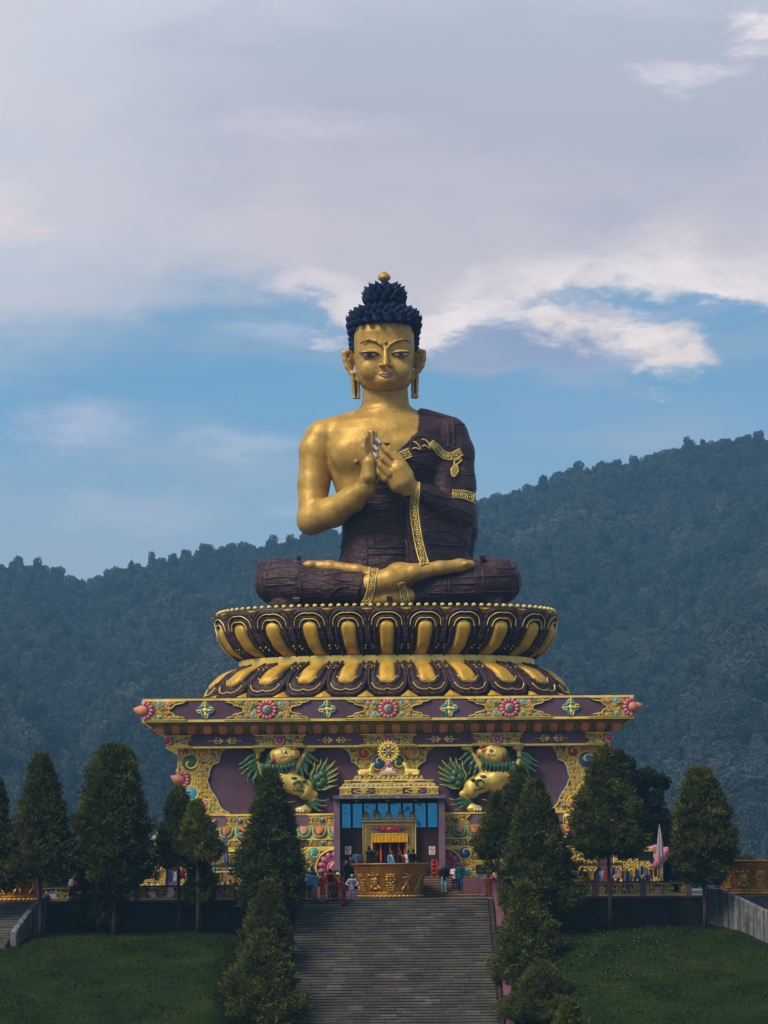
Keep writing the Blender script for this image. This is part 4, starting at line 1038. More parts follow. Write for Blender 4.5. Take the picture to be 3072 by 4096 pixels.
def animal_relief(kind, X, Z, Y, s_, name):
    S = SDF((X-.6, Y-.25, Z-.45), (X+.6, Y+.05, Z+.45), .03); c = lambda a, b, ra, rb, k=.05: S.cone((X+s_*a[0], Y-.06, Z+a[1]), (X+s_*b[0], Y-.06, Z+b[1]), ra, rb, k)
    if kind == 'elephant':
        c((-.18, .10), (.12, .12), .19, .18); c((.25, .18), (.28, .14), .13, .11); c((.34, .08), (.38, -.16), .055, .035); c((.38, -.16), (.32, -.26), .035, .03)
        for q in (-.26, -.12, .10, .20): c((q, 0), (q-.01, -.30), .07, .055, .03)
        S.ell((X+s_*.14, Y-.16, Z+.16), (.07, .04, .12), .02); c((-.36, .1), (-.40, -.12), .025, .015)
    else:
        c((-.3, -.02), (.1, .0), .05, .14); c((.1, 0), (.28, .02), .14, .06); c((-.3, -.02), (-.44, .12), .05, .02); c((-.3, -.02), (-.44, -.14), .05, .02); c((.02, .1), (-.1, .22), .05, .02); c((.02, -.1), (-.1, -.2), .05, .02)
    o = S.mesh(name, M['trim'], temple); return o
xe = hw(832, 2276, 3280, Y3)
animal_relief('elephant', xe, zm4-.02, Y3, -1, 'elephant_relief'); animal_relief('fish', -xe, zm4, Y3, -1, 'fish_relief')
animal_relief('fish', hw(1100, 2000, 3280, Y3), zm4, Y3, 1, 'fish_relief'); animal_relief('elephant', -hw(1100, 2000, 3280, Y3), zm4, Y3, 1, 'elephant_relief')
# row of hanging lotus petals
nP = 30; wP = 2*(HP-.35)/nP
for k in range(nP):
    t = (k+.5)/nP*2-1; xt = xb = t*(HP-.35); HH = z_30-z_p0
    def pt(u, v, off=0): return (xt+(xb-xt)*v+u*wP*.5, Y3-.12+(YC-Y3+.1)*math.sin(v*1.5708)-off, z_30-.02-HH*v*.97)
    mb = MB()
    for wd, hh, mm, vv in ((.80, .06, 'sage', .84), (.64, .05, 'teal' if k % 2 else 'pinkdark', .72)):
        U = [(-wd, .02), (-wd, .45), (-wd*.8, vv-.14), (-wd*.4, vv), (0, vv+.02), (wd*.4, vv), (wd*.8, vv-.14), (wd, .45), (wd, .02)]
        mb.ridge([pt(u, v, .02) for u, v in U], .11 if mm == 'sage' else .07, hh+.04, OI[mm])
    V = []; F = []; rows = [.0, .2, .4, .55, .62]
    for a, v in enumerate(rows):
        for b_ in range(7):
            u = -1+b_/3; q = [.5, .52, .48, .34, .1][a]; V.append(pt(u*q, v, [.16, .2, .17, .10, .03][a]*math.sqrt(max(0, 1-u*u))+.02))
    for a in range(4):
        for b_ in range(6): F.append((a*7+b_, (a+1)*7+b_, (a+1)*7+b_+1, a*7+b_+1))
    mb.add(V, F, OI['salmon'] if k % 2 else OI['orange'], True)
    mb.build('hanging_petal', omats(), temple)
# band below the petals
zt5, zb5 = z_p0-.07, z_40+.08; zm5 = (zt5+zb5)/2; H = (zt5-zb5)/2
for c in [s*q for s in (1, -1) for q in (hw(1290, 1820, 3370, YC), hw(960, 2146, 3370, YC), hw(640, 2470, 3370, YC))]:
    f = [(1.0, 1), (.78, .4), (.78, -.4), (1.0, -1)]
    P = [(c+x, zm5+z*H) for x, z in f]+[(c-x, zm5+z*H) for x, z in f[::-1]]
    P = [(max(-HP+.12, min(HP-.12, x)), z) for x, z in P]
    mb = field(None, P, YC+.1, cell=.17, avoid=[(c, zm5, .3), (c-.45, zm5, .17), (c+.45, zm5, .17)], w=.04, seed=6)
    roundel(mb, c, zm5, .19, YC+.04, OI['blue'], 0, 1); roundel(mb, c-.45, zm5, .12, YC+.04, OI['green'], 0, -1); roundel(mb, c+.45, zm5, .12, YC+.04, OI['teal'], 0, -1)
    mb.build('relief_panel', omats(), temple)
for q in (hw(1130, 1976, 3370, YC), hw(795, 2330, 3370, YC)):
    for s_ in (1, -1):
        mb = MB(); vajra_bar(mb, s_*q, zm5, .62, YC+.1, OI['trim'], OI['teal'], OI['sky_blue'], OI['pink']); mb.build('sceptre_emblem', omats(), temple)
# tall plinth with the big scrolls and the lotus wheels beside the porch
z0p, z1p = zc(3542, Y5), z_40-.14
def plinth_field(x0, x1, s_, seed, circ, taper=0.0):
    P = [(x0, z1p), (x1, z1p)] + ([(x1-taper*.35, z1p-(z1p-z0p)*.35), (x1-taper*.2, z1p-(z1p-z0p)*.5), (x1-taper, z0p)] if taper else [(x1, z0p)]) + [(x0+ (taper*.6 if taper else 0), z0p)]
    if s_ < 0: P = mirror(P)
    cs = [(s_*a, b, r, m_) for a, b, r, m_ in circ]
    mb = field(None, P, Y5, cell=.30, avoid=[(a, b, r*1.25) for a, b, r, _ in cs], w=.075, seed=seed, th=.08, mesh_h=.08, rim=.09)
    for a, b, r, m_ in cs:
        if m_: roundel(mb, a, b, r, Y5-.08, OI[m_], 0, s_)
    mb.build('relief_panel', omats(), temple)
def X5(x): return abs(at(x, 3460, Y5)[0])
zz = lambda y: zc(y, Y5)
plinth_field(3.2, X5(2040), 1, 31, [(X5(1861), zz(3414), .36, 'blue'), (X5(1866), zz(3492), .34, 'teal'), (X5(1921), zz(3478), .26, 'salmon'), (X5(1776), zz(3470), 1.05, None)], .0)
plinth_field(3.2, X5(715), -1, 37, [(X5(1256), zz(3412), .36, 'teal'), (X5(1250), zz(3490), .32, 'blue'), (X5(1190), zz(3470), .3, 'salmon'), (X5(1338), zz(3470), 1.05, None), (X5(1000), zz(3420), .3, 'sky_blue'), (X5(900), zz(3440), 1.0, None), (X5(830), zz(3425), .32, 'blue'), (X5(760), zz(3410), .22, 'salmon')], .0)
for s_ in (1, -1):
    if s_ > 0: plinth_field(X5(2240), X5(2410), s_, 41, [(X5(2272), zz(3425), .22, 'sky_blue'), (X5(2300), zz(3480), .2, 'red')], 1.2)
    plinth_field(X5(2455), H5-.03, s_, 43, [(X5(2466), zz(3402), .26, 'sky_blue'), (X5(2500), zz(3418), .24, 'salmon'), (X5(2560), zz(3408), .3, 'green'), (X5(2610), zz(3450), .25, 'blue')])
    cx = X5(1776)*s_ if s_ > 0 else -X5(1338); czp = zz(3470)
    mb = MB(); flower(mb, cx, czp, 1.0, Y5-.12, OI['lilac'], OI['pink'], OI['pinkdark'], 14, OI['pink'] if s_ < 0 else OI['sky_blue']); mb.ridge([(cx+1.12*math.cos(a), Y5-.1, czp+1.12*math.sin(a)) for a in [j*.2618 for j in range(25)]], .12, .12, 0)
    mb.build('lotus_wheel', omats(), temple)
    # trefoil niche
    cx = s_*X5(900)
    P = [(cx-1.2, z0p+.9), (cx-1.15, z0p+1.15), (cx-.75, z0p+1.3), (cx-.6, z0p+1.75), (cx, z0p+2.1), (cx+.6, z0p+1.75), (cx+.75, z0p+1.3), (cx+1.15, z0p+1.15), (cx+1.2, z0p+.9)]
    mb = MB(); mb.plate(P, Y5-.05, Y5+.01, OI['blue']); outline(mb, P, Y5-.05, .10, .09, 0)
    for dx, mm in ((-.5, 'teal'), (.45, 'sky_blue'), (0, 'green')): mb.ellipsoid((cx+dx, Y5-.1, z0p+1.1+(.35 if dx == 0 else 0)), (.26, .08, .14), 8, OI[mm])
    mb.build('trefoil_relief', omats(), temple)
    # pink conch-like bud at the far corner
    X0 = s_*H5; zb_ = zz(3430) if s_ > 0 else zz(3462)
    mb = MB(); mb.tube([(X0-s_*.5, Y5-.1, zb_-.75), (X0-s_*.15, Y5-.15, zb_-.35), (X0, Y5-.15, zb_), (X0+s_*.25, Y5-.15, zb_+.25), (X0+s_*.42, Y5-.15, zb_+.5)], [.12, .3, .42, .3, .02], 12, OI['pink'])
    mb.ellipsoid((X0-s_*.35, Y5-.1, zb_+.35), (.3, .12, .3), 10, OI['lilac']); mb.build('corner_bud', omats(), temple)
# lions in relief
def flame(S, pts, r, k=.03):
    """pts: (x,z,y-offset) bent tongue"""
    n = len(pts); S.chain([(p[0], p[2], p[1]) for p in pts], [r*(1-.93*(i/(n-1))**1.3) for i in range(n)], k)
def lion(s_):
    root = None
    kx = 1/64.6
    x_ax = 0
    def q(px, py, dy=0.0):
        x = at(900+px/3.318, 2960+py/3.318, YWL); return (s_*x[0], YWL-.18-dy, x[1])
    u = 1.18/(3.318*64.6)
    x0, z0 = q(150, 0)[0], q(0, 1000)[2]; x1, z1 = q(1520, 0)[0], q(0, 40)[2]
    lo = (min(x0, x1)-.2, YWL-1.5, z0-.2); hi = (max(x0, x1)+.2, YWL+.02, z1+.3)
    S = SDF(lo, hi, .055)
    S.chain([q(620, 485, .0), q(760, 545, .08), q(930, 585, .08), q(1060, 645, .04)], [104*u, 112*u, 110*u, 106*u], .2)
    for t in range(3): S.chain([q(600+t*12, 520-t*2, .35), q(700+t*12, 555+t*8, .62), q(800+t*14, 500+t*6, .45)], [9*u]*3, .03)
    for sgn in (0,): pass
    S.chain([q(600, 480, .1), q(500, 430, .1), q(420, 300, .15), q(440, 170, .25)], [70*u, 50*u, 36*u, 32*u], .08)
    S.chain([q(860, 480, .2), q(940, 370, .2), q(1020, 260, .2), q(1090, 150, .25)], [70*u, 55*u, 40*u, 32*u], .08)
    for cx, cy in ((455, 125), (1125, 122)):
        S.ell(q(cx, cy, .3), (70*u, .22, 42*u), .05)
        for t in range(4): S.ell(q(cx-45+t*32, cy+22-abs(t-1.5)*8, .42), (20*u, .10, 20*u), .03)
    S.chain([q(1090, 700, .15), q(1190, 735, .15), q(1120, 850, .15), q(1060, 915, .2)], [95*u, 42*u, 34*u, 40*u], .08)
    S.ell(q(1040, 930, .25), (95*u, .26, 42*u), .06)
    S.chain([q(760, 640, .1), q(700, 760, .15), q(640, 860, .1), q(600, 925, .15)], [80*u, 50*u, 36*u, 36*u], .08); S.ell(q(590, 935, .2), (85*u, .24, 38*u), .06)
    S.chain([q(1130, 600, .1), q(1190, 598, .1), q(1250, 610, .1)], [26*u, 18*u, 24*u], .05)
    # head
    S.ell(q(770, 225, .45), (142*u, .46, 108*u), .08); S.chain([q(840, 225, .5), q(920, 200, .5), q(950, 190, .5)], [70*u, 52*u, 46*u], .08)
    S.chain([q(700, 275, .45), q(800, 300, .5), q(880, 265, .5)], [50*u, 40*u, 22*u], .04); S.ell(q(660, 190, .45), (50*u, .2, 62*u), .05)
    S.chain([q(720, 150, .6), q(800, 118, .6), q(870, 130, .55)], [22*u, 26*u, 16*u], .04)
    S.ell(q(800, 172, .86), (30*u, .1, 26*u), .02, 'cut'); S.chain([q(760, 262, .92), q(860, 235, .92), q(940, 232, .9)], [14*u, 12*u, 8*u], .02, 'cut')
    for k, (a, b) in enumerate((((560, 500), (860, 470)), ((540, 470), (600, 520)))): S.chain([q(a[0], a[1], .42), q((a[0]+b[0])/2, a[1]+30, .5), q(b[0], b[1], .42)], [14*u]*3, .03)
    body = S.mesh('lion_relief', M['petal_gold2'] if 'petal_gold2' in M else M['trim'], temple, 1)
    G = SDF(lo, hi, .055)
    fl = [([(420, 200), (330, 240), (260, 300), (190, 328)], 40), ([(430, 260), (350, 310), (280, 350), (196, 385)], 38), ([(420, 330), (340, 370), (280, 420), (218, 458)], 38), ([(420, 370), (350, 430), (320, 490), (302, 560)], 38), ([(440, 400), (420, 480), (380, 530), (392, 605)], 36),
          ([(1040, 180), (1130, 210), (1180, 250), (1248, 285)], 42), ([(1030, 230), (1100, 280), (1150, 310), (1195, 360)], 42), ([(1010, 290), (1080, 360), (1080, 420), (1118, 478)], 42), ([(960, 330), (1010, 400), (1030, 460), (1058, 522)], 40),
          ([(1100, 850), (1200, 800), (1290, 820), (1380, 792)], 36), ([(1090, 870), (1200, 850), (1280, 880), (1362, 868)], 34), ([(1090, 880), (1180, 890), (1240, 930), (1312, 948)], 32),
          ([(640, 860), (740, 800), (840, 830), (940, 812)], 30)]
    for pts, r in fl: flame(G, [(q(a, b)[0], q(a, b)[2], YWL-.35-.12*i) for i, (a, b) in enumerate(pts)], r*u)
    for i in range(9):                                       # beard of the mane
        x = 480+i*52; y = 335+(8 if i % 2 else 0)+(40 if i < 2 else 0)-(25 if i > 6 else 0)
        flame(G, [(q(x+30, y-10)[0], q(0, y-30)[2], YWL-.70), (q(x+18, 0)[0], q(0, y+40)[2], YWL-.80), (q(x+34, 0)[0], q(0, y+90)[2], YWL-.80), (q(x+4, 0)[0], q(0, y+165)[2], YWL-.70)], 29*u)
    G.chain([q(560, 330, .3), q(600, 200, .35), q(640, 140, .4)], [26*u, 24*u, 10*u], .05)
    for a, b, r in ((1290, 470, 44), (1225, 515, 44), (1310, 545, 46), (1255, 600, 40)): G.ell(q(a, b, .3), (r*u, .22, r*u), .02)
    tl = [([(1190, 560), (1150, 470), (1190, 390), (1196, 292)], 40), ([(1230, 480), (1230, 380), (1270, 330), (1280, 262)], 42), ([(1280, 440), (1300, 360), (1340, 310), (1358, 245)], 42), ([(1310, 450), (1370, 380), (1420, 340), (1468, 280)], 42), ([(1320, 490), (1400, 430), (1450, 410), (1510, 366)], 40), ([(1330, 540), (1410, 490), (1460, 475), (1512, 440)], 38), ([(1310, 580), (1390, 550), (1440, 545), (1502, 522)], 36), ([(1250, 640), (1330, 650), (1410, 620), (1498, 605)], 34)]
    for pts, r in tl: flame(G, [(q(a, b)[0], q(a, b)[2], YWL-.25-.1*i) for i, (a, b) in enumerate(pts)], r*u*1.35)
    mane = G.mesh('lion_mane', M['green'], body)
    # gold edges of the flames, eye, tooth, tongue-red ear
    mb = MB()
    for pts, r in fl+tl:
        pp = [q(a, b) for a, b in pts]
        mb.ridge([(p[0]-s_*r*u*.35*(1-i/3), YWL-.37-.11*i-r*u*.5*(1-i/3.2), p[2]-r*u*.5*(1-i/3)) for i, p in enumerate(pp)], [r*u*.30, r*u*.28, r*u*.2, r*u*.1], .03, 0)
    join_into(mane, mb, M['trim'])
    mb = MB(); mb.ellipsoid(q(800, 172, .82), (28*u, .08, 22*u), 12, 0); mb.ellipsoid(q(815, 170, .90), (14*u, .05, 16*u), 10, 1); mb.build('eye', [M['white'], M['pinkdark']], body)
    mb = MB(); mb.ellipsoid(q(866, 212, .98), (12*u, .05, 16*u), 8, 0); mb.build('tooth', [M['white']], body)
    for t in range(3): mb = MB(); mb.ellipsoid(q(965+t*38, 950, .5), (13*u, .07, 18*u), 8, 0); mb.build('claw', [M['white']], body)
    mb = MB(); mb.tube([q(655, 200, .72), q(660, 270, .72), q(620, 310, .62), q(560, 335, .5)], [12*u, 24*u, 18*u, 6*u], 8); mb.build('ear_lining', M['pinkdark'], body)
    mb = MB(); mb.tube([q(900, 130, .9), q(940, 120, .95), q(960, 150, .95)], [10*u, 22*u, 14*u], 8); mb.build('nose', M['pinkdark'], body)
    mb = MB(); c = q(945, 625, .95)
    mb.ridge([q(985-70*math.cos(a)*(1-a/7), 600-58*math.sin(a)*(1-a/7), .70) for a in [j*.4 for j in range(12)]], 26*u, .10); mb.ridge([q(905, 665, .62), q(980, 668, .64), q(1060, 690, .58)], [22*u, 34*u, 8*u], .10)
    for a, b, r in ((920, 515, 40), (1060, 550, 32), (1035, 775, 30)): mb.ellipsoid(q(a, b, .60), (r*u, .16, r*u*.5), 10)
    mb.build('body_spots', M['green'], body)
M['petal_gold2'] = mat('lion_gold', (0.66, 0.50, 0.12), 0.45, 0.25, 0.2, 1.5)
lion(1); lion(-1)

# ---------------------------------------------------------------- porch
YP = 167.7
YD = Y5-.35
px5 = lambda x, y, Y=YP: at(x, y, Y)
porch = link('porch', None, temple)
pw = hw(1336, 1781, 3186, YP); z_s0, z_s1 = zc(3194, YP), zc(3180, YP); z_fl = ZP
for s_ in (1, -1):
    mb = MB(); xo = hw(1337, 1781, 3300, YP)
    mb.box(*sorted((s_*xo, s_*(xo-.36))), YP, YWL+.5, z_fl, z_s0); mb.build('pillar', M['purple_light'], porch)
mb = MB(); mb.box(-pw-.02, pw+.02, YP-.25, YWL, z_s0, z_s1); mb.build('canopy_slab', M['slab_grey'], porch)
bw = hw(1365, 1754, 3300, YWL-.4); mb = MB(); mb.box(-pw+.1, pw-.1, YD, YD+.3, z_fl, z_s0+.001); mb.build('porch_wall', M['maroon'], porch)

zw0, zw1 = zc(3311, YD), zc(3213, YD)
xsw = [at(x, 3260, YD)[0] for x in (1364, 1407, 1453, 1507, 1557, 1608, 1655, 1707, 1754)]
for i in range(8):
    mb = MB(); mb.box(xsw[i]+.02, xsw[i+1]-.02, YD-.06, YD+.05, zw0-.04, zw1+.04)
    w_ = mb.build('window', M['black'], porch)
    mb = MB(); mb.box(xsw[i]+.07, xsw[i+1]-.07, YD-.075, YD-.05, zw0+.02, zw1-.02); mb.build('pane', M['glass'], w_)
dx0, dx1 = at(1455, 3400, YD)[0], at(1664, 3400, YD)[0]; dw = (dx1-dx0)/2; dz1 = zc(3287, YD)
iw = hw(1488, 1627, 3400, YD); iz = zc(3336, YD)
mb = MB(); mb.plate([(-dw, z_fl), (-dw, dz1), (dw, dz1), (dw, z_fl), (iw, z_fl), (iw, iz), (-iw, iz), (-iw, z_fl)], YD-.45, YD-.02, OI['crevice'])
P = [(-dw, z_fl), (-dw, dz1), (dw, dz1), (dw, z_fl), (iw, z_fl), (iw, iz), (-iw, iz), (-iw, z_fl)]
outline(mb, P, YD-.45, .07, .07, 0); outline(mb, [(-dw+.16, z_fl), (-dw+.16, dz1-.16), (dw-.16, dz1-.16), (dw-.16, z_fl)], YD-.45, .05, .05, 0, False)
scrolls(mb, P, YD-.45, .16, OI['trimdull'], (), random.Random(3), .035, .035)
for k in range(26): mb.ellipsoid((-dw+.08+k*(2*dw-.16)/25, YD-.50, dz1-.08), (.035,.035,.035), 6, 0)
mb.plate([(-iw*.95, dz1-.42), (-iw*.6, dz1-.28), (iw*.6, dz1-.28), (iw*.95, dz1-.42), (iw*.6, dz1-.58), (-iw*.6, dz1-.58)], YD-.53, YD-.45, OI['pinkdark'])
for dx, mm in ((-.35, 'red'), (0, 'tang'), (.35, 'red'), (-.7, 'blue'), (.7, 'blue')): mb.ellipsoid((dx, YD-.54, dz1-.43), (.14, .04, .07), 8, OI[mm])
mb.build('door_frame', omats(), porch)
mb = MB(); mb.box(-dw-.1, dw+.1, YD-.6, YD-.05, dz1, dz1+.08); mb.box(-dw-.02, dw+.02, YD-.52, YD-.05, dz1-.0001-.0, dz1); mb.build('lintel', M['trimdull'], porch)
for k in range(5):
    x = at((1464, 1511, 1555, 1603, 1650)[k], 3270, YD-.3)[0]; S = SDF((x-.35, YD-.75, dz1), (x+.35, YD-.05, dz1+.75), .03)
    S.box((x, YD-.35, dz1+.16), (.24, .12, .10), .03, .04); S.ell((x, YD-.40, dz1+.32), (.19, .14, .20), .05); S.ell((x, YD-.38, dz1+.50), (.165, .14, .13), .05)
    for s_ in (-1, 1): S.ell((x+s_*.2, YD-.42, dz1+.16), (.08, .1, .08), .03)
    S.cone((x, YD-.52, dz1+.33), (x, YD-.56, dz1+.28), .05, .05, .03)
    o = S.mesh('guardian_figure', M['trimdull'] if k % 2 else M['lionwood'] if 'lionwood' in M else M['trimdull'], porch)
    mb = MB(); mb.ellipsoid((x, YD-.50, dz1+.52), (.12, .06, .05), 10, 0); mb.ellipsoid((x, YD-.54, dz1+.20), (.14, .05, .03), 10, 1); mb.build('painted_face', [M['pinkdark'], M['white']], o)
# yellow valance and red curtains
vz1, vz0 = zc(3338, YD-.5), zc(3368, YD-.5); mb = MB(); n = 72; V = []; F = []
for i in range(n+1):
    x = -iw*1.0-.05+(2*iw+.1)*i/n; y = YD-.56-.03*math.sin(i*2.1)-.02*math.sin(i*.9); V += [(x, y+.02, vz1), (x, y, (vz0+vz1)/2), (x, y-.02, vz0-.03*abs(math.sin(i*1.3)))]
for i in range(n):
    for k in range(2): F.append((i*3+k, i*3+k+1, i*3+k+4, i*3+k+3))
mb.add(V, F, 0, True); mb.build('yellow_valance', cloth((214,160,10)), porch)
mb = MB(); n = 60; V = []; F = []; Fs = []
for i in range(n+1):
    x = -iw+.02+(2*iw-.04)*i/n; y = YD-.22-.05*math.sin(i*1.15); V += [(x, y, iz), (x, y, z_fl+.05)]
for i in range(n): F.append((i*2, i*2+1, i*2+3, i*2+2))
mb.add(V, F, 0, True)
cur = mb.build('red_curtain', cloth((58,12,14)), porch)
mb = MB()
for x in (1497, 1523, 1560, 1595, 1620):
    X = at(x, 3400, YD)[0]; mb.box(X-.05, X+.05, YD-.31, YD-.29, z_fl+.05, iz-.02)
mb.build('orange_stripe', cloth((226,92,54)), cur)
mb = MB()
for x in (1427, 1550, 1660):
    X = at(x, 3200, YD)[0]; mb.box(X-.13, X+.13, YP+1.1, YP+1.5, z_s0-.16, z_s0-.04); mb.box(X-.1, X+.1, YP+1.08, YP+1.1, z_s0-.15, z_s0-.07, 1)
mb.build('ceiling_lamp', [M['black'], M['white']], porch)
# stepped pediment
tiers = [(1358, 1755, 3176, 3148, 'box'), (1362, 1750, 3148, 3133, 'bead'), (1381, 1734, 3133, 3120, 'box'), (1412, 1700, 3120, 3101, 'bead')]
for k, (xl, xr, yb, yt, kd) in enumerate(tiers):
    Yk = YP+.15+k*.45; h = hw(xl, xr, (yb+yt)/2, Yk); a, b = zc(yb, Yk)+ (0 if k else 0), zc(yt, Yk)
    a = z_s1 if k == 0 else prev; mb = MB()
    if kd == 'box':
        mb.box(-h, h, Yk, YWL, a, b, OI['purple']); mb.box(-h-.03, h+.03, Yk-.03, YWL, b-.05, b+.001, 0); mb.box(-h-.03, h+.03, Yk-.03, YWL, a+.001, a+.04, 0)
        zmid = (a+b)/2; hh = (b-a)/2-.05
        regs = [(-h+.0, -h+.75), (-.85, .85), (h-.75, h)] if k == 0 else [(-h, -h+.4), (-.45, .45), (h-.4, h)]
        for x0, x1 in regs: 
            Pq = [(x0, zmid-hh), (x1, zmid-hh), (x1-.08, zmid), (x1, zmid+hh), (x0, zmid+hh), (x0+.08, zmid)]; mb.plate(Pq, Yk-.04, Yk+.01, OI['crevice']); scrolls(mb, Pq, Yk-.04, .17, 0, (), random.Random(5), .04, .04); outline(mb, Pq, Yk-.04, .04, .05, 0)
        for s_ in (-1, 1):
            c = s_*(h*.52); Pq = [(c-.62 if k == 0 else c-.3, zmid), (c, zmid-hh*.9), (c+.62 if k == 0 else c+.3, zmid), (c, zmid+hh*.9)]; scrolls(mb, Pq, Yk, .15, 0, (), random.Random(9), .045, .05); outline(mb, Pq, Yk, .035, .04, 0)
    else:
        mb.frustum((-h, h, Yk, YWL, a), (-h+.18, h-.18, Yk+.3, YWL, b), OI['sage']); nb = int(2*h/.29)
        for i in range(nb):
            x = -h+.16+(2*h-.32)*i/(nb-1); mb.ellipsoid((x*.985, Yk+.12, (a+b)/2), (.10, .10, (b-a)*.42), 8, OI['trimdull'] if i % 2 else OI['salmon'])
        mb.box(-h-.02, h+.02, Yk-.02, YWL, a+.0015, a+.035, 0)
    prev = b
    mb.build('pediment_tier', omats(), porch)
# wheel, deer and tasselled stand on top
Yk = YP+1.7; zb = prev; R = .60; zwc = zc(3006, Yk)
mb = MB()
mb.tube([(R*.86*math.cos(a), Yk+.1, zwc+R*.86*math.sin(a)) for a in [k*2*math.pi/28 for k in range(28)]], R*.10, 8, 0, closed=True)
mb.tube([(R*.62*math.cos(a), Yk+.1, zwc+R*.62*math.sin(a)) for a in [k*2*math.pi/28 for k in range(28)]], R*.05, 6, 0, closed=True)
for k in range(20):
    a = k*2*math.pi/20; mb.ellipsoid((R*1.02*math.cos(a), Yk+.1, zwc+R*1.02*math.sin(a)), (R*.11, .07, R*.11), 8, 0)
for k in range(8):
    a = k*math.pi/4; mb.tube([(R*.2*math.cos(a), Yk+.1, zwc+R*.2*math.sin(a)), (R*.5*math.cos(a), Yk+.08, zwc+R*.5*math.sin(a)), (R*.86*math.cos(a), Yk+.1, zwc+R*.86*math.sin(a))], [R*.05, R*.08, R*.05], 8, 0)
wh = mb.build('dharma_wheel', M['trim'], porch); mb = MB(); roundel(mb, 0, zwc, R*.22, Yk-.0, OI['sky_blue'], OI['pink']); mb.build('wheel_hub', omats(), wh)
mb = MB(); mb.tube([(0, Yk+.1, zwc-R), (0, Yk+.05, zwc-R-.12), (0, Yk, zwc-R-.28), (0, Yk, zwc-R-.38)], [.12, .20, .16, .08], 12, OI['lilac'])
zt_ = zwc-R-.36
for k in range(9):
    x = (k-4)*.03; mb.tube([(x, Yk-.02, zt_), (x*2.2, Yk-.08, (zt_+zb)/2), (x*4.3, Yk-.06, zb+.02)], [.03, .035, .045], 6, OI['white'] if k % 3 else OI['trim'])
for s_ in (-1, 1):
    for t in range(4): mb.tube([(s_*.15, Yk+.05, zb+.02), (s_*(.26+t*.06), Yk, zb+.22+.05*(3-t)), (s_*(.34+t*.08), Yk, zb+.30-.05*t)], [.10, .12, .02], 8, OI['pink'] if t % 2 else OI['lilac'])
mb.build('tasselled_stand', omats(), porch)
for s_ in (-1, 1):
    xd = s_*abs(at(1465, 3085, Yk)[0]); zd = zb
    S = SDF((xd-.75, Yk-.4, zd-.02), (xd+.75, Yk+.5, zd+1.1), .035)
    c = lambda a, b, ra, rb, k=.06, y=0: S.cone((xd-s_*a[0], Yk+.05+y, zd+a[1]), (xd-s_*b[0], Yk+.05+y, zd+b[1]), ra, rb, k)
    c((-.32, .20), (.22, .23), .19, .17); c((.24, .25), (.34, .56), .13, .085); c((.34, .58), (.40, .64), .10, .09); c((.40, .66), (.50, .76), .07, .045); c((.33, .68), (.26, .80), .03, .02, .02, -.06); c((.33, .68), (.28, .80), .03, .02, .02, .08)
    c((.20, .08), (.44, .05), .06, .045, .04, -.12); c((-.40, .10), (-.10, .06), .10, .05, .04, -.14); c((-.48, .22), (-.55, .30), .04, .02)
    S.mesh('deer_figure', M['trim'], porch)
mb = MB(); mb.box(-pw+.4, pw-.4, YP-.1, YWL-.6, z_fl+.003, z_fl+.012); mb.build('floor_mat', M['maroon'], porch)
# ---------------------------------------------------------------- lotus pedestal
YS = 183.0; KS = YS/F_PX*1.0
ped = empty('lotus_pedestal', 'dark lotus pedestal with gold petal tongues and bead ring under the statue', 'pedestal')
PA, PB, PN = 1.0, 0.62, 2.7       # plan: a rounded oblong, half depth / half width
def plan(th, a, n=PN):
    c, s_ = math.cos(th), math.sin(th); r = (abs(c)**n+abs(s_/PB)**n)**(-1/n)
    return a*r*c, a*r*s_
def arc_table(N=1440):
    P = [plan(-math.pi/2+2*math.pi*k/N, 1.0) for k in range(N+1)]; L = [0]
    for i in range(N): L.append(L[-1]+math.hypot(P[i+1][0]-P[i][0], P[i+1][1]-P[i][1]))
    return np.array(P), np.array(L)
PT, PLN = arc_table(); PTOT = PLN[-1]
def on_plan(s):                    # s = fraction of the way round, 0 = front centre, growing to the right
    s = (s % 1.0)*PTOT; x = np.interp(s, PLN, PT[:,0]); y = np.interp(s, PLN, PT[:,1]); return x, y
YF = YS-0.62*11.0                  # front of the pedestal
def hwp(xl, xr, y): return (at(xr, y, YS-2)[0]-at(xl, y, YS-2)[0])/2
zf = lambda y, Y=YF+.3: at(1553, y, Y)[1]
# profile: (half width, height)
upper = [(hwp(970, 2152, 2628)-.55, zf(2622)), (hwp(945, 2168, 2600)-.40, zf(2596)), (hwp(922, 2192, 2570)-.15, zf(2566)), (hwp(900, 2212, 2530), zf(2520)), (hwp(890, 2226, 2480), zf(2470)), (hwp(886, 2236, 2455), zf(2444)), (hwp(884, 2240, 2448), zf(2428))]
z_r = z_c1+.10
lower = [(hwp(800, 2300, 2785), z_r+.0), (hwp(838, 2285, 2768), z_r+.45), (hwp(864, 2262, 2735), zf(2735)), (hwp(900, 2225, 2700), zf(2697)), (hwp(940, 2180, 2668)-.25, zf(2664)), (hwp(972, 2150, 2650)-.55, zf(2648))]
def surf(prof, s, v, off=0.0):
    """point on the pedestal wall: s round, v 0..1 up the profile, pushed out by off"""
    n = len(prof)-1; f = min(max(v, 0), 1)*n; i = min(int(f), n-1); t = f-i
    a = prof[i][0]*(1-t)+prof[i+1][0]*t; z = prof[i][1]*(1-t)+prof[i+1][1]*t
    x, y = on_plan(s); dz = prof[i+1][1]-prof[i][1]; da = prof[i+1][0]-prof[i][0]
    x2, y2 = on_plan(s+.002); tx, ty = x2-x, y2-y; L = math.hypot(tx, ty); nx, ny = ty/L, -tx/L
    q = math.hypot(dz, da); nz = -da/q; nh = dz/q
    return np.array((a*x+nx*nh*off, YS+a*y+ny*nh*off, z+nz*off))
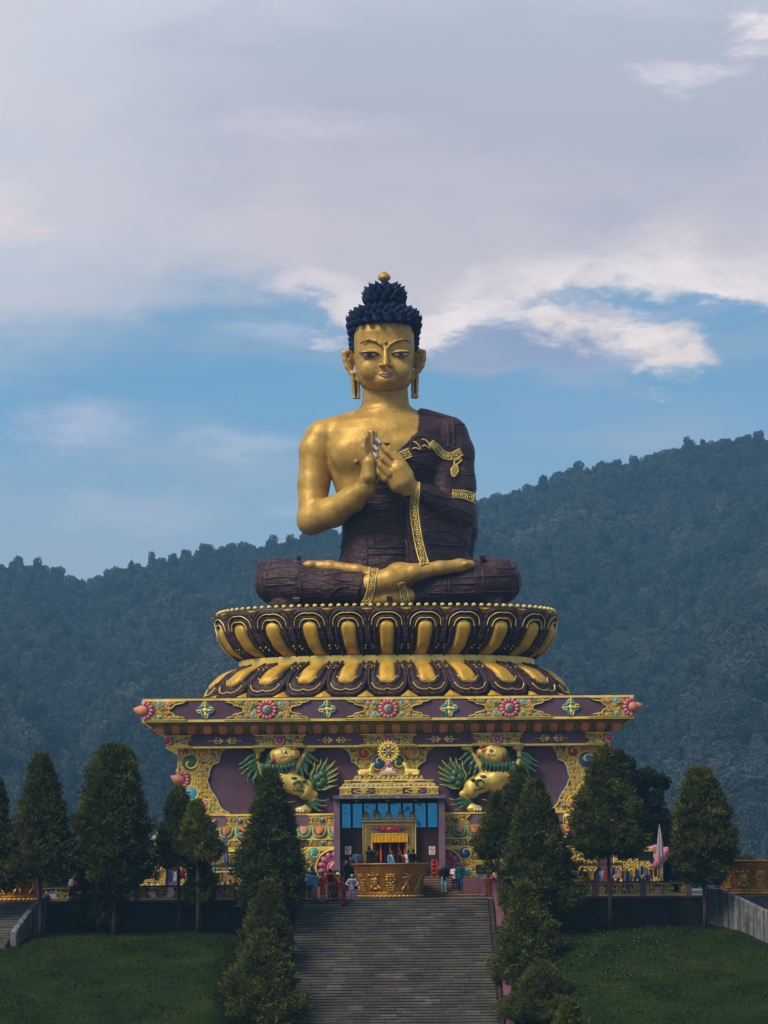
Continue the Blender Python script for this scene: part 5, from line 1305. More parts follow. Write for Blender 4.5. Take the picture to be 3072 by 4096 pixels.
def wall_ring(prof, name, m, ns=160, nv=12):
    V = []; F = []
    for j in range(nv+1):
        for i in range(ns): V.append(surf(prof, i/ns, j/nv))
    for j in range(nv):
        for i in range(ns): F.append((j*ns+i, j*ns+(i+1) % ns, (j+1)*ns+(i+1) % ns, (j+1)*ns+i))
    V.append((0, YS, V[(nv)*ns][2])); c = len(V)-1
    for i in range(ns): F.append((nv*ns+i, nv*ns+(i+1) % ns, c))
    mb = MB(); mb.add(V, F, 0, True); return mb.build(name, m, ped)
wall_ring(upper, 'upper_wall', M['robe']); wall_ring(lower, 'lower_wall', M['robe'])
band = [(lower[-1][0]+.02, lower[-1][1]-.06), (lower[-1][0]+.60, lower[-1][1]-.08), (lower[-1][0]+.66, lower[-1][1]+.03), (upper[0][0]+.66, upper[0][1]+.0), (upper[0][0]+.62, upper[0][1]+.10), (upper[0][0]+.02, upper[0][1]+.07)]
wall_ring(band, 'waist_band', M['trim'], 160, 12)
wall_ring([(upper[-1][0]+.02, upper[-1][1]-.35), (upper[-1][0]+.12, upper[-1][1]-.12), (upper[-1][0]+.05, upper[-1][1]+.02)], 'rim', M['seam'], 160, 4)
mb = MB(); NB = 118
for k in range(NB):
    x, y = on_plan(k/NB); a = upper[-1][0]-.02; mb.ellipsoid((a*x, YS+a*y, upper[-1][1]+.10), (.155, .155, .13), 10, 0, 6)
mb.build('bead_ring', M['trim'], ped)
NPET = 24; ds = 1/NPET
def dome_patch(prof, s0, v0, v1, wfun, hfun, mb, m, nu=7, nv=9, pw_=2):
    V = []; F = []
    for j in range(nv+1):
        t = j/nv; v = v0+(v1-v0)*t; w_ = wfun(t)
        for i in range(nu+1):
            u = -1+2*i/nu; V.append(surf(prof, s0+u*w_*ds, v, hfun(t)*math.sqrt(max(0, 1-abs(u)**pw_*.98))+.02))
    for j in range(nv):
        for i in range(nu): F.append((j*(nu+1)+i, j*(nu+1)+i+1, (j+1)*(nu+1)+i+1, (j+1)*(nu+1)+i))
    mb.add(V, F, m, True)
def line(prof, s0, pts, wd, h, mb, m, off=.02):
    P = [surf(prof, s0+u*ds, v, off) for u, v in pts]; Q = [surf(prof, s0+u*ds, v, off+.1)-surf(prof, s0+u*ds, v, off) for u, v in pts]
    mb.ridge(P, wd, h, m, [q/np.linalg.norm(q) for q in Q])
PM = [M['robe'], M['trim'], M['petal_gold'], M['crevice']]
def bez(pts, n=24):
    out = []; N = len(pts)-1
    for i in range(n+1):
        f = i/n*N; k = min(int(f), N-1); t = f-k
        p0 = pts[max(0, k-1)]; p1 = pts[k]; p2 = pts[k+1]; p3 = pts[min(N, k+2)]
        out.append(tuple(0.5*((2*p1[d])+(-p0[d]+p2[d])*t+(2*p0[d]-5*p1[d]+4*p2[d]-p3[d])*t*t+(-p0[d]+3*p1[d]-3*p2[d]+p3[d])*t**3) for d in range(len(p1))))
    return out
for k in range(NPET):
    s0 = k*ds
    # upper petal: broad dark body, swelling, with raised arches and a gold tongue
    mb = MB(); dome_patch(upper, s0, 0.0, .90, lambda t: .485*(1-max(0, (t-.72)/.28)**2.2*.55)+.002, lambda t: .0+.22*min(1, t*1.6)*(1-max(0, (t-.85)/.15)), mb, 0, 10, 14)
    arch = bez([(-.46, .30), (-.47, .55), (-.42, .72), (-.27, .845), (-.1, .87), (0, .86), (.1, .87), (.27, .845), (.42, .72), (.47, .55), (.46, .30)])
    line(upper, s0, arch, .26, .24, mb, 0, .08)
    line(upper, s0, bez([(-.40, .56), (-.36, .68), (-.22, .79), (-.08, .82), (0, .81), (.08, .82), (.22, .79), (.36, .68), (.40, .56)]), .055, .06, mb, 1, .30)
    line(upper, s0, bez([(-.30, .10), (-.33, .45), (-.29, .62), (-.16, .70), (0, .715), (.16, .70), (.29, .62), (.33, .45), (.30, .10)]), .15, .14, mb, 0, .20)
    line(upper, s0, bez([(-.27, .55), (-.22, .63), (-.1, .675), (0, .67), (.1, .675), (.22, .63), (.27, .55)]), .055, .06, mb, 1, .34)
    for sx in (-1, 1):
        for u, v in ((.33, .30), (.40, .27), (.415, .33)): 
            p = surf(upper, s0+sx*u*ds, v, .26); mb.ellipsoid(p, (.055, .05, .075), 6, 1, 5)
    pet = mb.build('lotus_petal', PM, ped)
    mb = MB(); dome_patch(upper, s0, 0.0, .64, lambda t: (.222-.040*math.sin(t*math.pi)+.012*t)*math.sqrt(max(.02, 1-max(0, (t-.80)/.20)**2.4)), lambda t: .04+.38*min(1, t*2.0)**.9*(1-max(0, (t-.92)/.08)*.6), mb, 0, 12, 18, 5)
    mb.build('gold_tongue', M['petal_gold'], pet)
    mb = MB(); s1 = s0+ds/2
    V = [surf(upper, s1-.15*ds, .955, .30), surf(upper, s1, .975, .40), surf(upper, s1+.15*ds, .955, .30), surf(upper, s1, .74, .12), surf(upper, s1, .93, .48)]
    mb.add(V, [(0, 3, 4), (4, 3, 2), (0, 4, 1), (1, 4, 2)], 2); mb.build('gold_dart', PM, ped)
    # lower petal: turned down, scalloped lip
    mb = MB(); dome_patch(lower, s0, 1.0, .16, lambda t: .49*(1-max(0, (t-.75)/.25)**2.2*.5), lambda t: .02+.26*math.sin(min(1, t*1.1)*math.pi*.55)*(1-max(0, (t-.9)/.1)), mb, 0, 10, 14)
    line(lower, s0, bez([(-.46, .9), (-.47, .5), (-.42, .32), (-.28, .2), (-.1, .17), (0, .19), (.1, .17), (.28, .2), (.42, .32), (.47, .5), (.46, .9)]), .26, .22, mb, 0, .10)
    line(lower, s0, bez([(-.38, .36), (-.28, .27), (-.1, .235), (0, .26), (.1, .235), (.28, .27), (.38, .36)]), .055, .07, mb, 1, .34)
    line(lower, s0, bez([(-.30, .9), (-.33, .6), (-.29, .44), (-.14, .36), (0, .375), (.14, .36), (.29, .44), (.33, .6), (.30, .9)]), .14, .13, mb, 0, .22)
    line(lower, s0, bez([(-.26, .46), (-.14, .39), (-.05, .40), (0, .415), (.05, .40), (.14, .39), (.26, .46)]), .05, .06, mb, 1, .38)
    for sx in (-1, 1):
        for u, v in ((.35, .72), (.42, .68), (.42, .74)):
            p = surf(lower, s0+sx*u*ds, v, .26); mb.ellipsoid(p, (.06, .05, .05), 6, 1, 5)
    pet = mb.build('lotus_petal', PM, ped)
    mb = MB(); dome_patch(lower, s0, 1.0, .34, lambda t: (.215+.03*t)*math.sqrt(max(.06, 1-max(0, (t-.85)/.15)**2.4)), lambda t: .05+.40*math.sin(min(1, t*1.2)*math.pi*.5)*(1-max(0, (t-.92)/.08)*.6), mb, 0, 12, 18, 5)
    mb.build('gold_tongue', M['petal_gold'], pet)
    mb = MB(); V = [surf(lower, s1-.22*ds, .03, .32), surf(lower, s1, .0, .42), surf(lower, s1+.22*ds, .03, .32), surf(lower, s1, .26, .14), surf(lower, s1, .08, .5)]
    mb.add(V, [(0, 4, 3), (4, 2, 3), (0, 1, 4), (1, 2, 4)], 2); mb.build('gold_dart', PM, ped)

# ---------------------------------------------------------------- the statue
stat = empty('seated_statue', 'giant golden statue seated cross legged in a dark robe with hands raised at its chest', 'statue')
def Q(x, y, d=0.0):
    """statue point: photograph pixel measured on the plane through the statue, moved d metres in depth"""
    return P3(x, y, YS+d)
def r_(px): return px*YS/F_PX/1.0
zq = lambda y: Q(1541, y)[2]
zlap = upper[-1][1]
lo = (-10.2, YS-6.6, zlap-.6); hi = (10.2, YS+4.2, zq(1560))
def torso(S, grow=0.0):
    rows = []
    for y, xl, xr, b in ((2420, 1390, 1700, 2.2), (2250, 1366, 1716, 2.15), (2150, 1374, 1706, 2.0), (2080, 1372, 1706, 2.0), (2000, 1352, 1722, 2.1), (1930, 1330, 1745, 2.3), (1860, 1312, 1768, 2.45), (1790, 1300, 1785, 2.5), (1730, 1312, 1772, 2.3), (1690, 1352, 1730, 1.9), (1655, 1425, 1657, 1.35)):
        a = r_(xr-xl)/2; c = (Q(xl, y)[0]+Q(xr, y)[0])/2; rows.append((zq(y), c, YS-.05, a+grow, b+grow))
    S.loft(rows, .35, p=2.3)
    S.cone(Q(1450, 1680, .3), Q(1300, 1735, .1), r_(46)+grow, r_(60)+grow, .5); S.cone(Q(1632, 1680, .3), Q(1790, 1735, .1), r_(46)+grow, r_(60)+grow, .5)
SK = SDF(lo, hi, .09)
torso(SK)
SK.loft([(zq(1700), Q(1541, 1650)[0], YS+.1, r_(105), 1.5), (zq(1660), Q(1543, 1650)[0], YS+.05, r_(104), 1.45), (zq(1625), Q(1543, 1620)[0], YS, r_(94), 1.35), (zq(1540), Q(1540, 1540)[0], YS-.1, r_(92), 1.35)], .55)
# pectorals
SK.ell(Q(1425, 1815, -1.75), (r_(95), .75, r_(70)), .7); SK.ell(Q(1640, 1815, -1.75), (r_(95), .75, r_(70)), .7)
# right arm (left in the picture)
SK.chain([Q(1282, 1752, .1), Q(1262, 1800, 0), Q(1254, 1940, -.25), Q(1250, 2068, -.9)], [r_(66), r_(64), r_(62), r_(58)], .3)
SK.chain([Q(1250, 2075, -1.0), Q(1330, 2048, -1.9), Q(1410, 1995, -2.9), Q(1466, 1950, -3.75)], [r_(60), r_(60), r_(50), r_(37)], .3)
SK.cone(Q(1240, 2090, -.7), Q(1256, 2084, -1.2), r_(50), r_(50), .3)
# feet and shins of the crossed legs
SK.chain([Q(1480, 2340, -4.5), Q(1560, 2320, -4.9), Q(1660, 2290, -4.9), Q(1760, 2272, -4.6), Q(1840, 2262, -4.2), Q(1885, 2258, -4.0)], [r_(48), r_(46), r_(33), r_(27), r_(25), r_(17)], .25)
SK.ell(Q(1600, 2272, -4.7), (r_(48), .6, r_(24)), .3)
for i, (dx, rr) in enumerate(((0, 15), (16, 11), (28, 9))): SK.ell(Q(1862+dx, 2256-i, -4.45+.28*i), (r_(rr), .28, r_(rr*.8)), .06)
SK.chain([Q(1232, 2262, -3.5), Q(1320, 2268, -4.0), Q(1430, 2282, -4.3), Q(1510, 2296, -4.4)], [r_(20), r_(25), r_(24), r_(20)], .2)
for i, (dx, rr) in enumerate(((0, 23), (-20, 15), (32, 19))): SK.ell(Q(1242+dx, 2260, -3.9+.22*i), (r_(rr), .30, r_(rr*.8)), .06)
SK.chain([Q(1630, 2385, -4.4), Q(1560, 2392, -4.5), Q(1470, 2404, -4.4)], [r_(36), r_(34), r_(30)], .2)
body = SK.mesh('body', M['gold'], stat, 2)

# robe: cloth over the torso (a diagonal from the left shoulder), the left arm with its sleeve, the thighs
RB = SDF(lo, hi, .09)
torso(RB, .13)
RB.ell(Q(1640, 1815, -1.85), (r_(98), .78, r_(72)), .7)
poly = [Q(x, y, -2.3) for x, y in ((1684, 1600), (1676, 1650), (1670, 1724), (1636, 1765), (1580, 1822), (1500, 1930), (1440, 1990), (1366, 2040), (1240, 2080), (1240, 2600), (2050, 2600), (2050, 1600))]
RB.prism_xz([(p[0], p[2]) for p in poly])
RB.cone(Q(1700, 1690, .2), Q(1792, 1738, .1), r_(46)+.1, r_(64)+.1, .4)
RB.chain([Q(1806, 1752, .1), Q(1828, 1810, 0), Q(1838, 1940, -.3), Q(1842, 2060, -.9)], [r_(70), r_(68), r_(64), r_(64)], .35)
RB.chain([Q(1842, 2070, -1.0), Q(1770, 2040, -2.2), Q(1720, 1995, -3.0), Q(1672, 1968, -3.55)], [r_(62), r_(58), r_(52), r_(40)], .3)
RB.prism_xz([(Q(x, y, -3.4)[0], Q(x, y, -3.4)[2]) for x, y in ((1658, 1900), (1646, 2010), (1300, 2010), (1300, 1900))], 'cut') if False else None
# hanging sleeve and drapery to the lap
def slab(pts, th, k=.25):
    for a, b, ra in pts: RB.cone(a, b, ra, ra, k)
for t in np.linspace(0, 1, 9):
    xt = 1668+t*(1868-1668); yt = 2010+t*70; xb = 1700+t*(1838-1700); yb = 2270
    RB.cone(Q(xt, yt, -3.3+2.1*t), Q((xt+xb)/2+6*math.sin(t*9), (yt+yb)/2, -3.5+2.1*t), .42, .40, .25); RB.cone(Q((xt+xb)/2+6*math.sin(t*9), (yt+yb)/2, -3.5+2.1*t), Q(xb, yb, -3.5+1.9*t), .40, .46, .25)
for t in np.linspace(0, 1, 5):
    xt = 1668-t*46; RB.cone(Q(xt, 1995+t*10, -3.2+t*.9), Q(1650+(1-t)*40, 2270, -3.1+t*.7), .24, .26, .2)
RB.chain([Q(1772, 1780, -.5), Q(1776, 1900, -.9), Q(1790, 2060, -1.6)], [.7, .8, .9], .5)
RB.chain([Q(1892, 2040, -.4), Q(1880, 2130, -.2), Q(1850, 2250, 0)], [.35, .45, .7], .4)
# thighs and knees
RB.chain([Q(1450, 2345, .2), Q(1280, 2330, -.9), Q(1110, 2325, -2.2)], [r_(80), r_(86), r_(86)], .5)
RB.chain([Q(1108, 2330, -2.3), Q(1200, 2336, -3.1), Q(1330, 2345, -3.7), Q(1462, 2350, -4.1)], [r_(88), r_(82), r_(74), r_(66)], .4)
RB.chain([Q(1640, 2345, .2), Q(1820, 2330, -.9), Q(1990, 2322, -2.2)], [r_(80), r_(86), r_(88)], .5)
RB.chain([Q(1994, 2326, -2.3), Q(1890, 2340, -3.1), Q(1760, 2362, -3.7), Q(1650, 2385, -4.0)], [r_(90), r_(78), r_(62), r_(42)], .4)
RB.box((0, YS-.5, zlap+.1), (7.6, 3.2, .7), .3, .2)
for a, b in (((1040, 2262), (1150, 2250)), ((2050, 2262), (1950, 2250))): RB.cone(Q(*a, -2.4), Q(*b, -2.8), .2, .2, .4)
robe = RB.mesh('robe', M['robe'], stat, 1)

# hands, sculpted finely
H1 = SDF((Q(1420, 1800)[0], YS-5.4, Q(0, 2000)[2]), (Q(1530, 1800)[0], YS-2.5, Q(0, 1715)[2]), .045)
W1 = Q(1466, 1946, -3.8)
H1.chain([W1, Q(1472, 1915, -4.0), Q(1478, 1870, -4.1)], [r_(36), r_(32), r_(30)], .15)
for a, b, rr in ((0, .42, 21), (-.35, 0, 20), (.25, .75, 19)): H1.chain([Q(1478, 1905, -4.1+a), Q(1478, 1850, -4.1+a), Q(1476, 1815, -4.1+b)], [r_(27), r_(25), r_(20)], .15)
FG = [((1463, 1826), (1455, 1790), (1461, 1752), -4.45, 13.0), ((1471, 1822), (1467, 1775), (1470, 1733), -4.3, 13), ((1486, 1822), (1484, 1775), (1486, 1728), -4.15, 13), ((1497, 1830), (1499, 1780), (1499, 1729), -3.95, 13)]
for a, b, c, d, rr in FG: H1.chain([Q(*a, d), Q(*b, d-.02), Q(*c, d-.05)], [r_(rr+1.5), r_(rr), r_(rr*.72)], .025)
H1.chain([Q(1490, 1915, -3.7), Q(1508, 1870, -3.65), Q(1512, 1832, -3.7)], [r_(20), r_(15), r_(10)], .06)
H1.mesh('hand', M['gold'], stat, 1)
H2 = SDF((Q(1480, 1800)[0], YS-5.6, Q(0, 2030)[2]), (Q(1700, 1800)[0], YS-2.3, Q(0, 1740)[2]), .045)
H2.chain([Q(1680, 1985, -3.4), Q(1640, 1957, -3.75), Q(1612, 1925, -4.0)], [r_(38), r_(38), r_(42)], .15)
H2.chain([Q(1612, 1925, -4.1), Q(1590, 1880, -4.25)], [r_(44), r_(38)], .2); H2.chain([Q(1590, 1935, -4.1), Q(1562, 1905, -4.2)], [r_(36), r_(30)], .2)
H2.chain([Q(1625, 1900, -4.0), Q(1600, 1850, -4.05)], [r_(30), r_(24)], .2)
F2 = [((1592, 1842), (1550, 1806), (1511, 1762), -4.28, 13), ((1574, 1872), (1534, 1832), (1500, 1789), -4.45, 13.5), ((1556, 1896), (1523, 1862), (1499, 1817), -4.60, 13), ((1540, 1915), (1517, 1893), (1503, 1858), -4.45, 12)]
for a, b, c, d, rr in F2: H2.chain([Q(*a, d), Q(*b, d-.05), Q(*c, d)], [r_(rr+3), r_(rr), r_(rr*.62)], .035)
H2.chain([Q(1605, 1850, -3.75), Q(1580, 1815, -3.65), Q(1556, 1790, -3.7)], [r_(20), r_(14), r_(9)], .06)
H2.mesh('hand', M['gold'], stat, 1)
for (a, b, c, d, rr) in F2[:3]:
    pa = Q(*c, d-.02); pb = Q(*b, d-.05); u = (pa-pb)/np.linalg.norm(pa-pb); mb = MB(); V = []; F = []
    sd2 = np.cross(u, (0,-1,0)); sd2 /= np.linalg.norm(sd2)
    for i, (t, w_) in enumerate(((.66, .085), (.78, .115), (.92, .11), (1.08, .08), (1.22, .015))):
        p = pb+(pa-pb)*t; off = r_(rr)*(.98-.30*t)+.05
        for j in (-1, -.5, 0, .5, 1): V.append(p+sd2*w_*j+np.array((0,-1,0))*(off*(1-.25*j*j)))
    for i in range(4):
        for j in range(4): F.append((i*5+j, i*5+j+1, i*5+j+6, i*5+j+5))
    mb.add(V, F, 0, True); o = mb.build('fingernail', cloth((178, 194, 218), .4), stat)
    mod = o.modifiers.new('t', 'SOLIDIFY'); mod.thickness = .03

# conforming strips: project measured outlines onto the sculpted surfaces
dg = bpy.context.evaluated_depsgraph_get()
def bvh_of(objs):
    V = []; F = []
    for o in objs:
        b = len(V); V += [tuple(v.co) for v in o.data.vertices]; F += [tuple(i+b for i in p.vertices) for p in o.data.polygons]
    return BVHTree.FromPolygons(V, F)
BR = bvh_of([robe]); BA = bvh_of([robe, body])
def hit(x, y, bv, back=None):
    o = Vector(EYE); p = Vector(P3(x, y, YS)); d = (p-o).normalized()
    h = bv.ray_cast(p-d*12, d)
    if h[0] is None: return None, None
    n = h[1]; n = -n if n.dot(d) > 0 else n
    return np.array(h[0]), np.array(n)
def trim_band(name, pts, width, bv, parent, curl=True, off=.05, flare=None, n=None):
    """patterned gold border following a centre line of photograph points over the cloth"""
    L = sum(math.hypot(pts[i+1][0]-pts[i][0], pts[i+1][1]-pts[i][1]) for i in range(len(pts)-1))
    n = n or max(6, int(L/9)); C = bez(pts, n) if len(pts) > 2 else [tuple(pts[0][d]+(pts[1][d]-pts[0][d])*i/n for d in (0, 1)) for i in range(n+1)]
    G = []; last = None
    for i, c in enumerate(C):
        a, b = C[max(0, i-1)], C[min(n, i+1)]; t = (b[0]-a[0], b[1]-a[1]); l = math.hypot(*t) or 1; nx, ny = -t[1]/l, t[0]/l
        w_ = width if not hasattr(width, '__len__') else np.interp(i/n, np.linspace(0, 1, len(width)), width)
        row = []
        for u in (-1, -.5, 0, .5, 1):
            p, nn = hit(c[0]+nx*u*w_/2, c[1]+ny*u*w_/2, bv)
            if p is None: p, nn = (last if last is not None else (Q(*c, -3), np.array((0,-1.,0))))
            last = (p, nn); row.append((p, nn))
        G.append(row)
    # smooth the normals and positions a little so the strip lies flat
    P = np.array([[g[0] for g in r] for r in G]); N = np.array([[g[1] for g in r] for r in G])
    for _ in range(2):
        N[1:-1] = (N[:-2]+N[1:-1]*2+N[2:])/4; P[1:-1, :, 1] = np.minimum(P[1:-1, :, 1], (P[:-2, :, 1]+P[1:-1, :, 1]*2+P[2:, :, 1])/4)
    N /= np.linalg.norm(N, axis=2)[..., None]+1e-9; N = N*.6+np.array((0,-.6,0)); N /= np.linalg.norm(N, axis=2)[..., None]+1e-9
    P = P+N*off; V = []; F = []
    m_ = MB()
    for i in range(n+1):
        for j in range(5): V.append(P[i, j])
        V.append(P[i, 0]-N[i, 0]*(off+.1)); V.append(P[i, 4]-N[i, 4]*(off+.1))
    for i in range(n):
        a = i*7; b = a+7
        for j in range(4): F.append((a+j, a+j+1, b+j+1, b+j))
        F += [(a+5, a, b, b+5), (a+4, a+6, b+6, b+4)]
    m_.add(V, F, 1, False)
    def mp(s, t):       # s 0..n, t -1..1
        i = min(int(s), n-1); f = s-i; q = (t+1)*2; j = min(int(q), 3); g = q-j
        return (P[i,j]*(1-f)*(1-g)+P[i+1,j]*f*(1-g)+P[i,j+1]*(1-f)*g+P[i+1,j+1]*f*g)
    mn = lambda s: N[min(int(round(s)), n), 2]
    for t in (-.93, .93): m_.ridge([mp(i*.999, t) for i in range(n+1)], .09, .05, 0, [mn(i) for i in range(n+1)])
    if curl:
        wl = (width if not hasattr(width, '__len__') else sum(width)/len(width)); k = max(1, int(round(L/(wl*.62))))
        for q in range(k):
            s0 = (q+.5)*n/k; sg = 1 if q % 2 else -1; Rs = .52*n/k; pts_ = []; ws = []
            for e in range(15):
                tt = e/14; rr = (1-tt)**.8*.95+.06; an = sg*(tt*8.2)+math.pi/2*sg; pts_.append((min(n-.01, max(0, s0+Rs*rr*math.cos(an))), max(-.85, min(.85, .78*rr*math.sin(an))))); ws.append(.045+.04*tt)
            m_.ridge([mp(*p) for p in pts_], ws, .045, 0, [mn(p[0]) for p in pts_])
            for sg2 in (-1, 1):
                a_ = (min(n-.01, s0+.5*n/k), .75*sg2); m_.ridge([mp(min(n-.01, max(0, s0+.28*n/k)), .30*sg2), mp(*a_)], [.07, .02], .04, 0, [mn(s0), mn(s0)])
    return m_.build(name, [M['trim'], M['black']], parent)
C2 = lambda x, y: (1140+x/2.0232, 1600+y/2.0232)
trim_band('robe_border', [C2(*p) for p in ((1066, 668), (1058, 760), (1046, 870), (1056, 980), (1075, 1100), (1098, 1210), (1130, 1335))], [22, 30, 32, 32, 31, 32, 33], BA, robe)
trim_band('robe_border', [C2(1352, 762), C2(1450, 768), C2(1552, 806)], [30, 33, 36], BR, robe)
trim_band('robe_border', [C2(905, 468), C2(960, 448), C2(1015, 424)], [30, 34, 36], BA, robe)
trim_band('robe_border', [C2(1035, 366), C2(1062, 372), C2(1100, 402)], [30, 26, 14, 3], BA, robe, False)
trim_band('robe_border', [C2(1108, 348), C2(1138, 352), C2(1176, 396)], [30, 26, 14, 3], BA, robe, False)
trim_band('robe_border', [C2(1182, 340), C2(1222, 385), C2(1275, 440), C2(1345, 458), C2(1428, 420)], [14, 28, 30, 28, 30], BR, robe)
trim_band('robe_border', [C2(1428, 478), C2(1385, 505), C2(1378, 525)], [8, 20, 5], BR, robe, False)
trim_band('robe_border', [C2(1380, 520), C2(1372, 570), C2(1358, 625)], [5, 32, 6], BR, robe, True)
C3 = lambda x, y: (840+x/1.152, 2160+y/1.152)
trim_band('leg_border', [C3(754, 128), C3(748, 180), C3(740, 235), C3(718, 296)], [36, 30, 29, 28], BA, robe)
trim_band('leg_border', [C3(880, 196), C3(893, 245), C3(903, 296)], [24, 30, 34], BA, robe)
# seams and folded edges over the cloth
def seam(pts, w_=.13, h=.09, bv=None, m='seam'):
    C = bez(pts, max(6, len(pts)*5)); P = []; N = []
    for c in C:
        p, n_ = hit(c[0], c[1], bv or BR)
        if p is not None: P.append(p-n_*.02); N.append(n_)
    if len(P) > 3: mb_s.ridge(P, w_, h, 0, N)
mb_s = MB()
for s_ in ([(666,870),(660,1000),(664,1180),(664,1330)], [(720,900),(722,1050),(716,1190)], [(470,950),(490,1000),(490,1060),(470,1200),(440,1300)], [(455,965),(478,1010),(478,1070),(456,1200),(425,1290)], [(500,1045),(600,1025),(715,1020)], [(495,1095),(580,1085),(660,1072)], [(660,1190),(800,1195),(970,1185)], [(665,1245),(800,1245),(965,1240)], [(590,870),(700,880),(830,880),(930,870)], [(930,780),(945,900),(965,1050),(990,1200),(1000,1320)], [(985,900),(1000,1050),(1020,1200),(1045,1320)],
           [(1110,720),(1200,760),(1340,800)], [(1130,960),(1260,900),(1400,880),(1530,950)], [(1130,1060),(1300,1060),(1400,1100),(1480,1150)], [(1130,1160),(1260,1170),(1440,1180)], [(1310,940),(1450,960),(1540,1040)], [(1300,140),(1320,250),(1320,380)], [(1350,140),(1365,250),(1370,360)], [(1390,190),(1470,200)], [(1420,450),(1530,470)], [(1450,600),(1540,610)], [(1460,700),(1545,720)], [(1060,100),(1062,200),(1052,270),(1000,340),(940,395),(895,440)], [(1010,350),(1060,300),(1120,290)], [(1120,400),(1300,420),(1420,520)], [(950,520),(960,600),(985,700)], [(640,900),(640,1000)], [(1090,105),(1180,120),(1290,135)], [(900,1240),(990,1255)]):
    seam([C2(*p) for p in s_])
for s_ in ([(245,110),(240,180),(250,240),(262,295)], [(285,100),(262,160),(262,240),(280,295)], [(250,140),(330,125),(420,130),(520,150)], [(245,180),(330,170),(400,175)], [(245,210),(330,205),(395,210),(400,290)], [(415,140),(520,160),(620,150),(700,150)], [(560,150),(575,180),(640,190)], [(690,140),(700,180),(680,240),(650,290)], [(540,270),(590,220),(640,215)], [(420,200),(420,290)], [(1105,150),(1100,220),(1110,290)], [(1085,160),(1082,290)], [(1225,150),(1228,230),(1225,285)], [(1255,130),(1262,220),(1258,290)], [(950,190),(1080,180),(1230,170),(1420,160)], [(955,215),(1090,205),(1230,200)], [(960,240),(1100,245),(1240,240),(1420,235)], [(1300,110),(1330,130),(1400,130)], [(1380,90),(1410,150),(1420,230),(1410,290)], [(1000,200),(1010,290)], [(930,200),(950,290)], [(210,190),(225,250),(245,290)]):
    seam([C3(*p) for p in s_], .11, .08)
join_into(robe, mb_s, M['seam'])
mb = MB()
p, n_ = hit(*C2(578, 497), BA); mb.ellipsoid(p, (.19, .13, .16), 10); mb.build('nipple', M['gold'], stat)
# floodlight boxes fixed to the statue
for i, (x, y, w_, h_) in enumerate(((1544, 1788, 24, 20), (1186, 2400, 22, 12), (1558, 2397, 22, 14), (1196, 2236, 16, 12), (1930, 2234, 22, 14))):
    p, n_ = hit(x, y, BA)
    if p is None: p = Q(x, y, -3); 
    mb = MB(); mb.box(p[0]-r_(w_)/2, p[0]+r_(w_)/2, p[1]-.35, p[1]+.1, p[2]-r_(h_)/2, p[2]+r_(h_)/2); mb.box(p[0]-r_(w_)/2-.04, p[0]+r_(w_)/2+.04, p[1]-.42, p[1]-.35, p[2]+r_(h_)/2-.08, p[2]+r_(h_)/2+.05)
    mb.build('lamp_box', M['slab_grey'] if i == 1 else M['maroon'], stat)

# ---- head
YH = YS-.1
def QH(x, y, d=0.0): return P3(x, y, YS+d)
hx = Q(1539, 1430)[0]
HD = SDF((hx-3.6, YS-4.2, zq(1600)), (hx+3.6, YS+3.2, zq(1290)), .048)
rows = []
for y, w_, c, f, bk in ((1576, 50, 1541, -1.75, .6), (1568, 74, 1541, -1.98, .9), (1552, 93, 1541, -2.18, 1.3), (1530, 106, 1540, -2.30, 1.6), (1505, 114, 1539, -2.38, 1.8), (1475, 118, 1538, -2.40, 1.95), (1440, 121, 1537, -2.40, 2.1), (1400, 122, 1537, -2.42, 2.2), (1350, 122, 1536, -2.45, 2.2), (1305, 119, 1536, -2.25, 2.1), (1280, 100, 1535, -1.8, 1.8)):
    rows.append((zq(y), Q(c, y)[0], YS+(f+bk)/2, r_(w_), (bk-f)/2))
HD.loft(rows, .2, p=2.45)
C1 = lambda x, y: (1340+x/3.6875, 1060+y/3.6875)
q = lambda x, y, d: QH(*C1(x, y), d)
# cheeks, chin, brow and eye sockets
for s_, ex in ((-1, 500), (1, 985)):
    HD.ell(q(ex, 1245, -2.62), (r_(36), .26, r_(17)), .15, 'cut')            # hollow under the brow
    HD.ell(q(ex-s_*5, 1530, -2.0), (r_(34), .36, r_(36)), .45)
    HD.ell(q(ex, 1302, -2.36), (r_(35), .26, r_(15)), .06)                   # eyelid
    HD.chain([q(745-s_*0+s_*32, 1245, -2.45), q(745+s_*75, 1165, -2.52), q(745+s_*150, 1120, -2.50), q(745+s_*250, 1095, -2.40), q(745+s_*345, 1130, -2.15)], [.07, .075, .075, .07, .04], .09)
HD.ell(q(748, 1700, -2.10), (r_(38), .48, r_(26)), .25); HD.ell(q(748, 1560, -2.3), (r_(26), .22, r_(14)), .12)
# nose
HD.chain([q(740, 1230, -2.42), q(745, 1330, -2.58), q(746, 1440, -2.86), q(746, 1474, -2.92)], [.13, .15, .20, .20], .06)
for s_ in (-1, 1): HD.ell(q(748+s_*62, 1476, -2.58), (r_(12), .20, r_(8)), .07)
HD.box(q(746, 1530, -2.9), (.7, .5, .17), .05, .02, 'cut')
HD.ell(q(748, 1618, -2.36), (r_(26), .22, r_(9)), .08)
